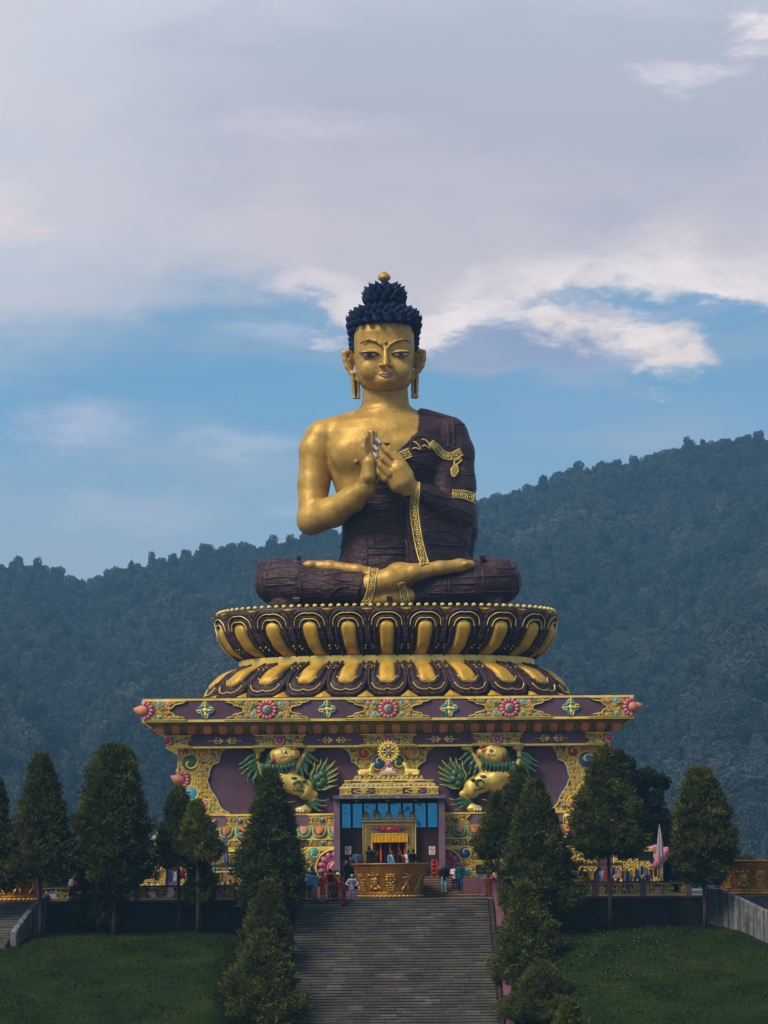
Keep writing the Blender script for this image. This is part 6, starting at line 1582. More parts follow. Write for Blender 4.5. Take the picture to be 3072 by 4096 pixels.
# ears with long pierced lobes
for s_, pts in ((-1, [(200, 1275), (140, 1300), (150, 1400), (180, 1500), (240, 1600)]), (1, [(1240, 1265), (1300, 1290), (1305, 1390), (1280, 1490), (1235, 1570)])):
    HD.chain([q(x, y, -.35) for x, y in pts], [.16, .19, .18, .17, .16], .08)
    xi = 230 if s_ < 0 else 1215
    HD.ell(q(xi, 1420, -.1), (r_(15), .20, r_(44)), .12)
    HD.chain([q(xi+s_*-5, 1330, -.45), q(xi+s_*30, 1420, -.4), q(xi-s_*10, 1520, -.4)], [.07, .07, .07], .03)
    if s_ < 0: lob = [(262, 1600), (262, 1700), (285, 1860), (300, 1960)]; lob2 = [(322, 1590), (335, 1700), (345, 1860), (335, 1960)]
    else: lob = [(1205, 1570), (1205, 1700), (1198, 1840), (1192, 1940)]; lob2 = [(1158, 1580), (1150, 1700), (1150, 1840), (1160, 1940)]
    HD.chain([q(x, y, -.45) for x, y in lob], [.15, .15, .15, .16], .04); HD.chain([q(x, y, -.45) for x, y in lob2], [.15, .14, .14, .16], .04)
    HD.cone(q(*lob[-1], -.45), q(*lob2[-1], -.45), .19, .19, .05); HD.cone(q(*lob[0], -.45), q(*lob2[0], -.45), .18, .18, .08)
head = HD.mesh('head', M['gold'], stat, 1)
BH = bvh_of([head])
def face_pt(x, y, off=.02):
    p, n_ = hit(*C1(x, y), BH); return (p+np.array((0,-off,0))) if p is not None else q(x, y, -2.5)
def face_line(mb, pts, wd, h, m=0, n=None):
    P = [face_pt(*c, .0) for c in bez(pts, n or len(pts)*5)]; mb.ridge(P, wd, h, m)
def face_fill(mb, top, bot, m=0, off=.03, n=14):
    T = bez(top, n); B = bez(bot, n); V = []; F = []
    for a, b in zip(T, B):
        for t in (0, .5, 1): V.append(face_pt(a[0]+(b[0]-a[0])*t, a[1]+(b[1]-a[1])*t, off+.02*math.sin(t*math.pi)))
    for i in range(n):
        for k in range(2): F.append((i*3+k, i*3+k+1, i*3+k+4, i*3+k+3))
    mb.add(V, F, m, True)
FM = [M['white'], cloth((96, 104, 130), .4), M['black'], M['pinkdark'], cloth((176, 146, 150), .5), cloth((96, 52, 34), .6)]
for ex, sg in ((508, 1), (972, -1)):
    mb = MB()
    face_fill(mb, [(ex-115, 1312 if sg > 0 else 1320), (ex-60, 1309), (ex, 1308), (ex+60, 1310), (ex+115, 1325 if sg > 0 else 1306)], [(ex-115, 1315), (ex-60, 1345), (ex, 1350), (ex+60, 1342), (ex+115, 1330 if sg > 0 else 1310)], 0, .05)
    face_fill(mb, [(ex-38, 1307), (ex, 1306), (ex+38, 1308)], [(ex-34, 1350), (ex, 1358), (ex+34, 1350)], 1, .085, 8)
    face_fill(mb, [(ex-16, 1307), (ex, 1306), (ex+16, 1307)], [(ex-12, 1328), (ex, 1332), (ex+12, 1328)], 2, .11, 6)
    mb.build('eye', FM, head)
    mb = MB(); face_line(mb, [(ex-150, 1300), (ex-90, 1292), (ex, 1285), (ex+80, 1292), (ex+150, 1318)] if sg > 0 else [(ex-145, 1315), (ex-80, 1292), (ex, 1282), (ex+80, 1284), (ex+145, 1285)], .10, .13, 5)
    face_line(mb, [(ex-120, 1318), (ex-60, 1350), (ex, 1363), (ex+60, 1350), (ex+120, 1325)], .045, .08, 5)
    mb.build('eyelid_line', FM, head)
mb = MB()
face_line(mb, [(370, 1160), (420, 1128), (500, 1118), (580, 1140), (650, 1180), (718, 1240)], .075, .06, 5); face_line(mb, [(1120, 1140), (1050, 1112), (980, 1112), (900, 1142), (830, 1180), (772, 1235)], .075, .06, 5); mb.build('eyebrow', FM, head)
mb = MB(); face_fill(mb, [(660, 1614), (700, 1608), (748, 1613), (800, 1606), (848, 1611)], [(662, 1628), (700, 1645), (748, 1649), (800, 1644), (846, 1624)], 4, .07); face_line(mb, [(648, 1617), (700, 1603), (748, 1610), (800, 1601), (856, 1614)], .09, .10, 3); face_line(mb, [(662, 1622), (700, 1643), (748, 1650), (800, 1642), (846, 1620)], .04, .09, 3); mb.build('lips', FM, head)
p = face_pt(745, 1140, 0); mb = MB(); mb.ellipsoid(p, (r_(7.5), .14, r_(7.5)), 12); mb.build('forehead_jewel', M['trimdull'], head)
mb = MB(); mb.box(*sorted((q(290, 1700, -.6)[0], q(318, 1700, -.6)[0])), YS-.66, YS-.60, q(0, 1950, -.6)[2], q(0, 1700, -.6)[2]); mb.box(*sorted((q(1172, 1700, -.6)[0], q(1192, 1700, -.6)[0])), YS-.66, YS-.60, q(0, 1900, -.6)[2], q(0, 1690, -.6)[2]); mb.build('lobe_slit', M['dark'], head)
# hair: a close cap and the topknot, covered with pointed curls
HR = SDF((hx-3.6, YS-4, zq(1440)), (hx+3.6, YS+4, zq(1120)), .06)
cap = [(1425, 126, .55, 2.2), (1400, 129, .5, 2.3), (1350, 131, .45, 2.35), (1312, 131, -.10, 2.55), (1300, 129, -.12, 2.5), (1275, 119, -.10, 2.35), (1255, 100, -.05, 2.0), (1240, 74, 0, 1.5)]
HR.loft([(zq(y), Q(1536, y)[0], YS+cy+(.55 if y > 1315 else 0), r_(w_), b-(.4 if y > 1315 else 0)) for y, w_, cy, b in cap], .15, p=2.3)
HR.loft([(zq(y), Q(1538, y)[0], YS+.15, r_(w_), b) for y, w_, b in ((1250, 68, 1.15), (1235, 61, 1.05), (1215, 61, 1.05), (1190, 62, 1.05), (1165, 55, .95), (1148, 42, .75), (1136, 26, .5))], .12)
HR.cone(Q(1538, 1145, .1), Q(1536, 1118, .1), r_(14), r_(11), .1)
hair = HR.mesh('hair', M['hair'], stat, 1)
BHR = bvh_of([hair]); mb = MB()
def spike(p, n_, L, r, m=0):
    n_ = n_/np.linalg.norm(n_); up = np.array((0,0,1.)); dr = n_*.85+up*.55; dr /= np.linalg.norm(dr)
    mb.tube([p-n_*.1, p+n_*L*.35, p+n_*L*.35+dr*L*.35, p+n_*L*.30+dr*L*.8], [r, r*1.02, r*.6, .01], 6, m)
cz = lambda y: zq(y)
rowsH = [(1425, 26, .34, .15), (1406, 26, .30, .16), (1387, 27, .30, .16), (1368, 27, .30, .16), (1349, 28, .32, .17), (1330, 28, .36, .19), (1310, 26, .46, .24), (1290, 24, .60, .27), (1268, 21, .62, .29), (1250, 17, .55, .28), (1228, 15, .30, .2), (1206, 14, .62, .27), (1184, 14, .62, .27), (1164, 12, .58, .25), (1148, 9, .5, .2)]
for ri, (y, n, L, r) in enumerate(rowsH):
    z = cz(y)
    for k in range(n):
        a = 2*math.pi*(k+.5*(ri % 2))/n; d = Vector((math.cos(a), math.sin(a), 0)); c = Vector((Q(1537, y)[0], YS+.2, z))
        h = BHR.ray_cast(c+d*6, -d)
        if h[0] is None: continue
        if y > 1312 and h[0].y < YS-1.2: continue
        spike(np.array(h[0]), np.array(d)+np.array((0,0,.15 if y < 1300 else 0)), L, r)
mb.build('hair_curls', M['hair'], hair)
mb = MB(); c = Q(1537, 1112, .1)
mb.lathe(c, [(.10, -.35), (.22, -.25), (.42, -.08), (.44, .05), (.36, .20), (.20, .34), (.06, .44), (.001, .47)], 16, 0); mb.build('finial', M['gold'], stat)
# ---------------------------------------------------------------- trees
def conifer_mesh(seed, h, r, n=900, lump=0.22, tw=0, low=0.05, prof=None, spr=15):
    """dense juniper-like crown of many small sprays; returns crown mesh (z from 0 to h)"""
    rg = np.random.default_rng(seed)
    prof = prof or [(0, .74), (.08, .96), (.18, 1.0), (.34, .86), (.52, .66), (.70, .45), (.86, .24), (1.0, .02)]
    n = int(n*.62); spr = 34
    tt, rr = zip(*prof); ph = rg.random(6)*6.28
    t = rg.random(n)**1.15; a = rg.random(n)*2*np.pi
    L = 1+lump*(np.sin(3*a+ph[0]+t*5)*.5+np.sin(5*a-t*11+ph[1])*.35+np.sin(2*a+t*17+ph[2])*.4+rg.normal(size=n)*.42)
    R = np.interp(t, tt, rr)*r*L
    lean = np.stack([np.sin(t*3+ph[3])*.05*r, np.cos(t*2.4+ph[4])*.05*r], 1)
    fr = 0.74+0.28*rg.random(n); fr[rg.random(n) < .25] *= .7; fr[rg.random(n) < .07] *= 1.08
    base = np.stack([np.cos(a)*R*fr+lean[:,0], np.sin(a)*R*fr+lean[:,1], t*h*(1+.0*a)+rg.normal(size=n)*.05*h*.3], 1)
    if tw: base[:,0] += np.where(t > .6, np.sign(np.cos(a+.4))*(t-.6)*r*tw, 0)
    out = np.stack([np.cos(a), np.sin(a), 0.55+0.9*t+rg.normal(size=n)*.25], 1); out /= np.linalg.norm(out, axis=1)[:,None]
    m = n*spr; k = np.repeat(np.arange(n), spr)
    d = out[k]+rg.normal(size=(m,3))*.50; d /= np.linalg.norm(d, axis=1)[:,None]
    sc = (h/7.0)**.5
    P = base[k]+out[k]*(rg.random(m)*.30)[:,None]*sc+rg.normal(size=(m,3))*np.array([.12,.12,.10])*sc
    ln = (0.12+0.30*rg.random(m)**1.5)*sc; w_ = np.cross(d, rg.normal(size=(m,3))); w_ /= np.linalg.norm(w_, axis=1)[:,None]
    wd = (0.024+0.030*rg.random(m))*sc
    mid = P+d*(ln*.45)[:,None]; droop = np.zeros((m,3)); droop[:,2] = -.05*ln
    V = np.stack([P, mid+w_*wd[:,None], P+d*ln[:,None]+droop, mid-w_*wd[:,None]], 1).reshape(-1,3)
    F = np.arange(m*4).reshape(m,4)
    # inner mass of shaded twigs, so the crown is dense but still has gaps near its rim
    q = 20; zz = np.linspace(.02, .93, q); V2 = []; F2 = []
    for i, z in enumerate(zz):
        for j in range(14):
            an = j*2*np.pi/14; R_ = np.interp(z, tt, rr)*r*.66*(1+.22*np.sin(3*an+ph[0]+z*5)+.15*rg.normal())
            V2.append((np.cos(an)*R_, np.sin(an)*R_, z*h))
    for i in range(q-1):
        for j in range(14): F2.append((i*14+j, i*14+(j+1) % 14, (i+1)*14+(j+1) % 14, (i+1)*14+j))
    F2 = np.array(F2)+len(V)
    V = np.concatenate([V, np.array(V2)])
    return mesh_np('crown', V, [F, F2], M['conifer_light'] if seed in (8, 9, 13, 14, 15, 5) else M['conifer'])
def make_tree(px, ytop, hwpx, Y, ycrown, label, seed, n=1000, tw=0, prof=None, lump=.22, two=False, zb=None, group=None):
    x, z1 = at(px, ytop, Y); zc0 = at(px, ycrown, Y)[1]; g0 = float(lawn_z(x, Y)) if zb is None else zb
    zc0 = max(zc0, g0+.1)
    root = empty('conifer_tree', label, 'tree', (x, Y, g0-.05), 0, group or 'clipped conifers around the stairs')
    r = hwpx*.88*Y/F_PX; cr = link('crown', conifer_mesh(seed, z1-zc0, r, n, lump, tw, prof=prof), root); cr.location = (0, 0, zc0-g0)
    mb = MB(); H = (z1-g0)*.8; rg = random.Random(seed)
    mb.tube([(0,0,-.2), (.02,0,(zc0-g0)*.5), (-.03,.02,zc0-g0), (0,0,H*.7), (0,0,H)], [.15, .11, .10, .06, .02], 8)
    for i in range(14):
        a = rg.random()*6.28; zz = (zc0-g0)+.1+(z1-zc0)*.6*rg.random(); q = r*.55*(1-(zz-(zc0-g0))/(z1-zc0))
        mb.tube([(0,0,zz-.2), (q*.5*math.cos(a), q*.5*math.sin(a), zz+.05), (q*math.cos(a), q*math.sin(a), zz+.25)], [.05, .03, .012], 5)
    mb.build('trunk', M['bark'], root); return root
T = make_tree
T(-18, 3135, 80, 158.5, 3560, 'dark conifer cut by the left edge of the picture', 1, 1000)
T(166, 3035, 128, 158, 3520, 'tall pointed conifer standing over the left side flight', 2, 1500)
T(458, 3008, 150, 158.5, 3560, 'broadest conifer on the left lawn with a blunt double top', 3, 2200, tw=.18, prof=[(0, .45), (.10, .80), (.25, 1.0), (.45, .93), (.65, .74), (.82, .54), (.93, .38), (1, .12)])
T(716, 3160, 112, 160.2, 3470, 'slim conifer left of its twin in front of the left lion relief', 4, 900, lump=.34)
T(792, 3212, 96, 159.0, 3440, 'shorter twin conifer with a bare trunk before the temple corner', 5, 700, lump=.3)
T(800, 3440, 62, 159.6, 3610, 'low dark bush between the twin conifers and the fence', 51, 500, prof=[(0, .7), (.3, 1), (.7, .8), (1, .2)])
T(390, 3400, 105, 159.6, 3690, 'loose low conifer in front of the left fence', 52, 800, prof=[(0, .7), (.3, 1), (.7, .7), (1, .2)])
T(1086, 3108, 132, 158.6, 3625, 'tallest conifer beside the left edge of the stairs', 6, 2300, prof=[(0, .74), (.10, .97), (.22, 1.0), (.42, .82), (.62, .56), (.80, .32), (.93, .15), (1, .02)])
T(1142, 3250, 66, 160.6, 3600, 'dark conifer tucked behind the tallest one left of the stairs', 7, 900)
T(1068, 3535, 104, 154.6, 3830, 'small conifer halfway down the left parapet', 8, 1300)
T(1040, 3742, 196, 150.2, 4290, 'bushy conifer at the bottom left of the stairs', 9, 2600)
T(2080, 3085, 100, 160.9, 3400, 'dark conifer behind the tallest one right of the stairs', 10, 1100)
T(1990, 3180, 104, 160.4, 3432, 'conifer with a bare double trunk by the right gate pillar', 11, 1300, lump=.28)
T(2146, 3150, 158, 158.6, 3640, 'tallest conifer beside the right edge of the stairs', 12, 2600)
T(2108, 3548, 152, 153.8, 4010, 'conifer halfway down the right parapet', 13, 2100)
T(2160, 3856, 176, 149.6, 4260, 'bushy conifer at the bottom right of the stairs', 14, 2000)
T(2275, 4015, 120, 120, 4300, 'low conifer top poking in at the bottom edge of the right lawn', 15, 700)
T(2428, 3012, 146, 159.2, 3425, 'conifer on a bare straight trunk in front of the right fence', 16, 2300, prof=[(0, .55), (.08, .95), (.2, 1.0), (.45, .86), (.65, .62), (.82, .38), (.94, .2), (1, .05)])
T(2806, 3095, 128, 159.0, 3530, 'conifer at the right end of the fence near the golden bowl', 17, 2000, prof=[(0, .40), (.12, .72), (.3, 1.0), (.5, .92), (.7, .66), (.88, .42), (1, .1)])
def broad_tree(px, ytop, hwpx, Y, zb, label, seed, n):
    x, z1 = at(px, ytop, Y); root = empty('broadleaf_tree', label, 'tree', (x, Y, zb), 0, 'dark trees behind the right end of the temple')
    rg = np.random.default_rng(seed); r = hwpx*Y/F_PX; H = z1-zb
    sh = [((0, 0, H*.55), r*.6)]
    for _ in range(26):
        a = rg.random()*6.28; t = rg.random(); q = r*(.35+.4*rg.random())*(1.1-.7*max(0, t-.4)); sh.append(((q*math.cos(a), q*math.sin(a)*.8, H*(.14+.76*t)), r*(.22+.16*rg.random())))
    sh.append(((0, 0, H*.9), r*.28))
    V, F = leaf_cloud(n, sh, .17, rg); link('crown', mesh_np('crown', V, [F], M['broad']), root)
    mb = MB(); mb.tube([(0,0,-.3), (.1,0,H*.3), (0,.1,H*.6)], [.3, .22, .1], 8)
    for i in range(6): a = i*1.05; mb.tube([(0,0,H*.25), (r*.3*math.cos(a), r*.3*math.sin(a), H*.5), (r*.6*math.cos(a), r*.6*math.sin(a), H*.7)], [.12, .08, .03], 6)
    mb.build('trunk', M['bark'], root)
broad_tree(2470, 2962, 120, 203, -.3, 'dark broadleaf tree rising behind the right temple corner', 31, 9000)
broad_tree(2590, 3045, 125, 198, -.3, 'dark broadleaf tree between the temple and the last conifer', 32, 9000)
broad_tree(2690, 3250, 110, 196, -.3, 'lower dark broadleaf tree behind the last fence post', 33, 7000)
broad_tree(2990, 3425, 75, 190, -.3, 'faint small tree above the right golden bowl', 34, 2500)
broad_tree(240, 3330, 130, 200, -.3, 'dark broadleaf tree behind the left conifers', 35, 6000)

# ---------------------------------------------------------------- fences
def fence(x0, x1, label):
    root = empty('ornate_fence', label, 'fence', (x0, YW, 0)); L = x1-x0; ztop, zbot = .86, .0
    mb = MB(); mb.box(0, L, -.10, .10, zbot+.03, zbot+.13); mb.box(0, L, -.12, .12, zbot+.13, zbot+.15, 1); mb.build('bottom_rail', [M['trim'], M['crevice']], root)
    mb = MB(); mb.box(0, L, -.12, .12, ztop-.10, ztop); mb.box(0, L, -.14, .14, ztop-.13, ztop-.10, 1); mb.build('top_rail', [M['robe'], M['trim']], root)
    n = max(1, round(L/3.0)); w_ = L/n
    for i in range(n+1):
        x = min(max(i*w_, .16), L-.16); mb = MB(); mb.box(x-.16, x+.16, -.16, .16, .0, ztop+.06); mb.box(x-.2, x+.2, -.2, .2, ztop+.06, ztop+.12); mb.build('post', M['purple_light'], root)
    for i in range(n):
        a = i*w_+.18; b = (i+1)*w_-.18; m_ = (a+b)/2; mb = MB(); zt_, zb_ = ztop-.13, zbot+.15; zm_ = (zt_+zb_)/2; hw_ = (b-a)/2
        P1 = [(a, zb_), (a+hw_*.50, zb_), (a+hw_*.36, zm_), (a+hw_*.50, zt_), (a, zt_)]; P2 = [(m_-hw_*.16, zb_), (m_+hw_*.16, zb_), (m_+hw_*.30, zm_), (m_+hw_*.16, zt_), (m_-hw_*.16, zt_), (m_-hw_*.30, zm_)]; P3_ = [(2*m_-x, z) for x, z in P1][::-1]
        for P in (P1, P2, P3_):
            mb.plate(P, -.03, .05, 1); outline(mb, P, -.03, .045, .05, 0); scrolls(mb, P, -.03, .17, 0, (), random.Random(i), .055, .05)
        mb.build('scroll_panel', [M['trim'], M['black']], root)
fence(at(150, 3560, YW)[0], XL-.62, 'gold scrollwork fence on the terrace edge left of the stairs')
fence(XR+.62, at(2765, 3560, YW)[0], 'gold scrollwork fence on the terrace edge right of the stairs')
for s_, x, nm in ((-1, XL-.62, 'square stone gate pillar at the top left of the stairs'), (1, XR+.62, 'square stone gate pillar at the top right of the stairs')):
    mb = MB(); mb.box(x-.30, x+.30, YW+.05, YW+.65, 0, 1.02); mb.box(x-.36, x+.36, YW-.01, YW+.71, 1.02, 1.12, 1); mb.box(x-.34, x+.34, YW+.01, YW+.69, .0, .1, 1); tag(mb.build('gate_pillar', [M['purple_light'], M['purple']]), nm, 'pillar')

# ---------------------------------------------------------------- golden bowls
def bowl(X, Y, label, group, ang0=0.0):
    root = empty('golden_bowl', label, 'bowl', (X, Y, .006), ang0, group)
    out = [(1.84, 0), (1.92, .05), (1.86, .14), (1.74, .20), (1.72, .26), (1.78, .5), (1.90, 1.0), (2.06, 1.45), (2.16, 1.72), (2.20, 1.86), (2.34, 1.95), (2.36, 2.0), (2.30, 2.03)]
    inn = [(2.18, 1.98), (2.05, 1.7), (1.85, 1.1), (1.6, .4), (.01, .36)]
    mb = MB(); mb.lathe((0,0,0), out+inn, 72); mb.build('basin', M['bronze'], root)
    mb = MB()
    for k in range(44):
        a = 2*math.pi*k/44; mb.ellipsoid((1.86*math.cos(a), 1.86*math.sin(a), .12), (.10, .10, .075), 8)
    mb.build('petal_foot', M['bowltrim'], root)
    def on(a, z, off=.03):
        R = np.interp(z, [0.2,.5,1,1.45,1.72], [1.74,1.78,1.90,2.06,2.16])+off; return (R*math.cos(a), R*math.sin(a), z)
    def nr(a): return (math.cos(a), math.sin(a), -.15)
    kinds = ['fish', 'flower', 'vase', 'canopy', 'knot']
    for k in range(12):
        a0 = -math.pi/2+(k-5)*.52*1.0; kd = ['vase', 'canopy', 'fish', 'flower', 'jar'][k % 5]
        if k == 4: kd = 'jar'
        if k == 5: kd = 'flower'
        if k == 6: kd = 'fish'
        mb = MB()
        def R(pts, w_, h=.05): mb.ridge([on(a0+u/2, .95+v) for u, v in pts], w_, h, 0, [nr(a0+u/2) for u, v in pts])
        def E(u, v, ru, rv): p = on(a0+u/2, .95+v, .02); mb.ellipsoid(p, (ru, .07, rv), 10, 0, 6, Matrix.Rotation(a0+math.pi/2, 3, 'Z'))
        if kd == 'jar':
            E(0, .10, .26, .24); E(0, -.12, .24, .12); E(0, .40, .10, .10); R([(0, .46), (0, .60)], [.14, .02]); R([(-.12, .33), (-.30, .40), (-.34, .46)], [.08, .10, .03]); R([(.12, .33), (.30, .40), (.34, .46)], [.08, .10, .03]); E(0, -.40, .18, .08)
            R([(-.2, -.22), (-.3, -.40), (-.42, -.48)], [.12, .08, .04]); R([(.2, -.22), (.34, -.38), (.46, -.42)], [.12, .10, .04])
            for v in (0, .08, .16): R([(-.26, v), (0, v-.03), (.26, v)], .03, .10)
        elif kd == 'flower':
            E(0, .12, .10, .10)
            for q in range(8): b = q*math.pi/4; E(.22*math.cos(b), .12+.22*math.sin(b), .09, .07)
            for v in (.40, .28, -.22, -.36, -.5): R([(-.36+abs(v)*.3, v+.05), (-.18, v-.03), (0, v+.02), (.18, v-.03), (.36-abs(v)*.3, v+.05)], [.03, .08, .10, .08, .03])
        elif kd == 'fish':
            R([(-.3, .5), (-.05, .42), (.15, .25), (.05, .05), (-.1, -.1)], [.03, .10, .14, .10, .05]); R([(.34, .46), (.12, .36), (-.15, .22), (-.05, 0), (.12, -.12)], [.03, .10, .14, .10, .05]); E(0, -.1, .13, .16); R([(-.1, -.2), (-.22, -.42), (-.34, -.5)], [.10, .14, .03]); R([(.1, -.2), (.14, -.44), (.2, -.52)], [.10, .12, .03]); R([(-.2, .3), (-.34, .2)], [.08, .02])
        elif kd == 'canopy':
            R([(-.42, .22), (-.2, .36), (0, .42), (.2, .36), (.42, .22)], [.04, .16, .22, .16, .04]); E(0, .5, .06, .09); R([(-.3, .16), (0, .12), (.3, .16)], .10); R([(0, .1), (0, -.4)], .05); R([(-.4, -.1), (-.2, -.22), (-.05, -.12)], [.03, .08, .03]); R([(.4, -.1), (.2, -.22), (.05, -.12)], [.03, .08, .03]); R([(-.2, -.34), (0, -.44), (.2, -.34)], [.04, .1, .04])
        else:
            E(0, .3, .12, .12); R([(-.3, .1), (-.12, .22), (0, .1), (.12, .22), (.3, .1)], [.04, .10, .08, .10, .04]); E(0, -.05, .16, .2); R([(-.25, -.3), (0, -.36), (.25, -.3)], [.05, .12, .05]); R([(-.3, .4), (-.2, .5), (-.1, .42)], .06); R([(.3, .4), (.2, .5), (.1, .42)], .06)
        mb.build('relief_emblem', M['bowltrim'], root)
    mb = MB()
    for z_, w_ in ((.30, .05), (1.80, .04)): mb.ridge([on(k*2*math.pi/48, z_, .0) for k in range(49)], w_, .04, 0, [nr(k*2*math.pi/48) for k in range(49)])
    mb.build('rim_line', M['bowltrim'], root)
xb0 = at(1562, 3560, 163.9)[0]
bowl(xb0, 163.95, 'huge golden bowl with relief emblems at the top of the main stairs', 'golden bowls on the terrace')
bowl(at(2990, 3560, 164.2)[0], 164.2, 'golden bowl at the head of the right side flight, half out of frame', 'golden bowls on the terrace', .26)
bowl(at(60, 3560, 164.2)[0], 164.2, 'golden bowl behind the leftmost conifers', 'golden bowls on the terrace', -.3)

# ---------------------------------------------------------------- people
SKIN = (0.20, 0.105, 0.065); SKIND = (0.10, 0.05, 0.032)
def person(px, feet_y, Y, label, top, bottom, h=1.65, rz=0.0, skirt=0, sleeve='long', hair=(12,10,10), hair_len=0, arms='down', pose='stand', hood=None, skin=SKIN, extra=None, z=None, robe=False, shoes=(30,26,26), stripes=None, facing=1, legs_bare=False, hat=None):
    x, zz = at(px, feet_y, Y); zz = zz if z is None else z
    root = empty('person', label, 'person', (x, Y, zz), rz)
    H = h/1.65; s = .032; f = -1                        # figure faces -Y before rz
    K = lambda lo, hi: SDF([a*H for a in lo], [a*H for a in hi], s)
    P = lambda *a: tuple(v*H for v in a)
    sit = pose == 'sit'
    hipz = .30 if sit else .86; dz = hipz-.86
    sh = (.19, 0.0, 1.36+dz); neck = 1.43+dz; head = 1.56+dz
    if arms == 'down': A = {1: [(.20,0,1.35+dz), (.25,.02,1.08+dz), (.25,-.06,.84+dz)], -1: [(-.20,0,1.35+dz), (-.25,.02,1.08+dz), (-.25,-.06,.84+dz)]}
    elif arms == 'hips': A = {1: [(.20,0,1.35+dz), (.38,.04,1.10+dz), (.20,-.06,.98+dz)], -1: [(-.20,0,1.35+dz), (-.38,.04,1.10+dz), (-.20,-.06,.98+dz)]}
    elif arms == 'up': A = {1: [(.20,0,1.35+dz), (.28,-.12,1.22+dz), (.16,-.26,1.45+dz)], -1: [(-.20,0,1.35+dz), (-.25,.02,1.08+dz), (-.25,-.06,.86+dz)]}
    elif arms == 'both': A = {1: [(.20,0,1.35+dz), (.27,-.12,1.15+dz), (.10,-.28,1.36+dz)], -1: [(-.20,0,1.35+dz), (-.27,-.12,1.15+dz), (-.10,-.28,1.36+dz)]}
    elif arms == 'reach': A = {1: [(.20,0,1.35+dz), (.30,-.05,1.10+dz), (.42,-.14,.92+dz)], -1: [(-.20,0,1.35+dz), (-.25,.02,1.08+dz), (-.24,-.06,.86+dz)]}
    else: A = {1: [(.20,0,1.35+dz), (.25,-.02,1.10+dz), (.06,-.20,1.06+dz)], -1: [(-.20,0,1.35+dz), (-.25,-.02,1.10+dz), (-.06,-.20,1.04+dz)]}
    if sit: Lg = {q: [(q*.10,0,hipz), (q*.16,-.36,.42), (q*.14,-.40,.05)] for q in (1, -1)}
    elif pose == 'walk': Lg = {1: [(.09,0,.86), (.11,-.12,.46), (.10,-.14,.05)], -1: [(-.09,0,.86), (-.10,.04,.46), (-.10,.16,.06)]}
    else: Lg = {q: [(q*.09,0,.86), (q*.105,-.02,.46), (q*.11,0,.05)] for q in (1, -1)}
    B = K((-.52,-.5,-.04), (.52,.42,1.75))
    B.ell(P(0,-.01,head), P(.078,.095,.115), .02); B.ell(P(0,-.06,head-.05), P(.055,.06,.06), .03); B.ell(P(0,-.108,head-.012), P(.016,.03,.028), .01)
    for q in (1, -1): B.ell(P(q*.08,.0,head-.01), P(.014,.025,.032), .01)
    B.cone(P(0,.015,neck-.05), P(0,.0,head-.08), .052*H, .05*H, .03)
    B.loft([(v[0]*H, 0, 0, v[1]*H, v[2]*H) for v in ((.82+dz,.135,.10), (.95+dz,.125,.095), (1.10+dz,.12,.09), (1.28+dz,.165,.105), (1.36+dz,.175,.09), (1.42+dz,.09,.06))], .05)
    for q in (1, -1):
        a = A[q]; B.chain([P(*v) for v in a], [.048*H, .040*H, .030*H], .03)
        hd = np.array(a[2]); dr = hd-np.array(a[1]); dr /= np.linalg.norm(dr)
        B.ell(P(*(hd+dr*.05)), P(.032,.030,.045), .02)
        for t in (-1, -.33, .33, 1): B.cone(P(*(hd+dr*.07+np.array((t*.02,0,0)))), P(*(hd+dr*.135+np.array((t*.028,-.01,0)))), .010*H, .008*H, .008)
        B.cone(P(*(hd+dr*.03)), P(*(hd+dr*.07+np.array((-q*.045,-.02,0)))), .011*H, .009*H, .008)
        l = Lg[q]; B.chain([P(*v) for v in l], [.085*H, .058*H, .040*H], .04); B.chain([P(*l[2]), P(l[2][0], l[2][1]-.12, .035)], [.038*H, .032*H], .02)
    body = B.mesh('body', cloth(skin, .6), root, 1)
    # eyes, mouth
    mb = MB()
    for q in (1, -1): mb.ellipsoid(P(q*.030,-.088,head+.008), P(.012,.008,.008), 6, 0, 4)
    mb.ellipsoid(P(0,-.100,head-.062), P(.022,.01,.007), 6, 1, 4); mb.build('face', [M['black'], M['pinkdark']], body)
    if top is not None:
        G = K((-.52,-.5,.0), (.52,.42,1.72)); low = (.80 if not robe else .06)+dz*(0 if robe else 1)
        if robe: rows = [(.08,.20,.17), (.5,.17,.14), (.86+dz*0,.165,.13), (1.10,.155,.12), (1.28,.19,.135), (1.38,.19,.12), (1.43,.10,.08)]
        else: rows = [(low-.06,.185,.145), (.95+dz,.165,.125), (1.10+dz,.155,.12), (1.28+dz,.19,.135), (1.38+dz,.19,.12), (1.43+dz,.10,.08)]
        if sit and robe: rows = [(.04,.30,.30), (.25,.28,.26), (.45,.20,.17), (.70,.19,.14), (.84,.17,.12), (.89,.10,.08)]
        G.loft([(v[0]*H, 0, (-.08*H if sit and robe and v[0] < .5 else 0), v[1]*H, v[2]*H) for v in rows], .04)
        for q in (1, -1):
            a = A[q]
            if sleeve == 'long': G.chain([P(*a[0]), P(*a[1]), P(*(np.array(a[1])*.15+np.array(a[2])*.85))], [.078*H, .066*H, .052*H], .04)
            elif sleeve == 'short': G.cone(P(*a[0]), P(*a[1]), .078*H, .062*H, .04)
            else: G.cone(P(*a[0]), P(*(np.array(a[0])*.8+np.array(a[1])*.2)), .07*H, .06*H, .04)
        if hood: G.ell(P(0,.02,head+.02), P(.105,.115,.135), .03); G.ell(P(0,-.12,head-.01), P(.065,.07,.085), .02, 'cut'); G.cone(P(0,.03,head+.10), P(0,.02,head+.19), .05, .02, .03)
        o = G.mesh('robe' if robe else 'shirt', cloth(top), root, 1)
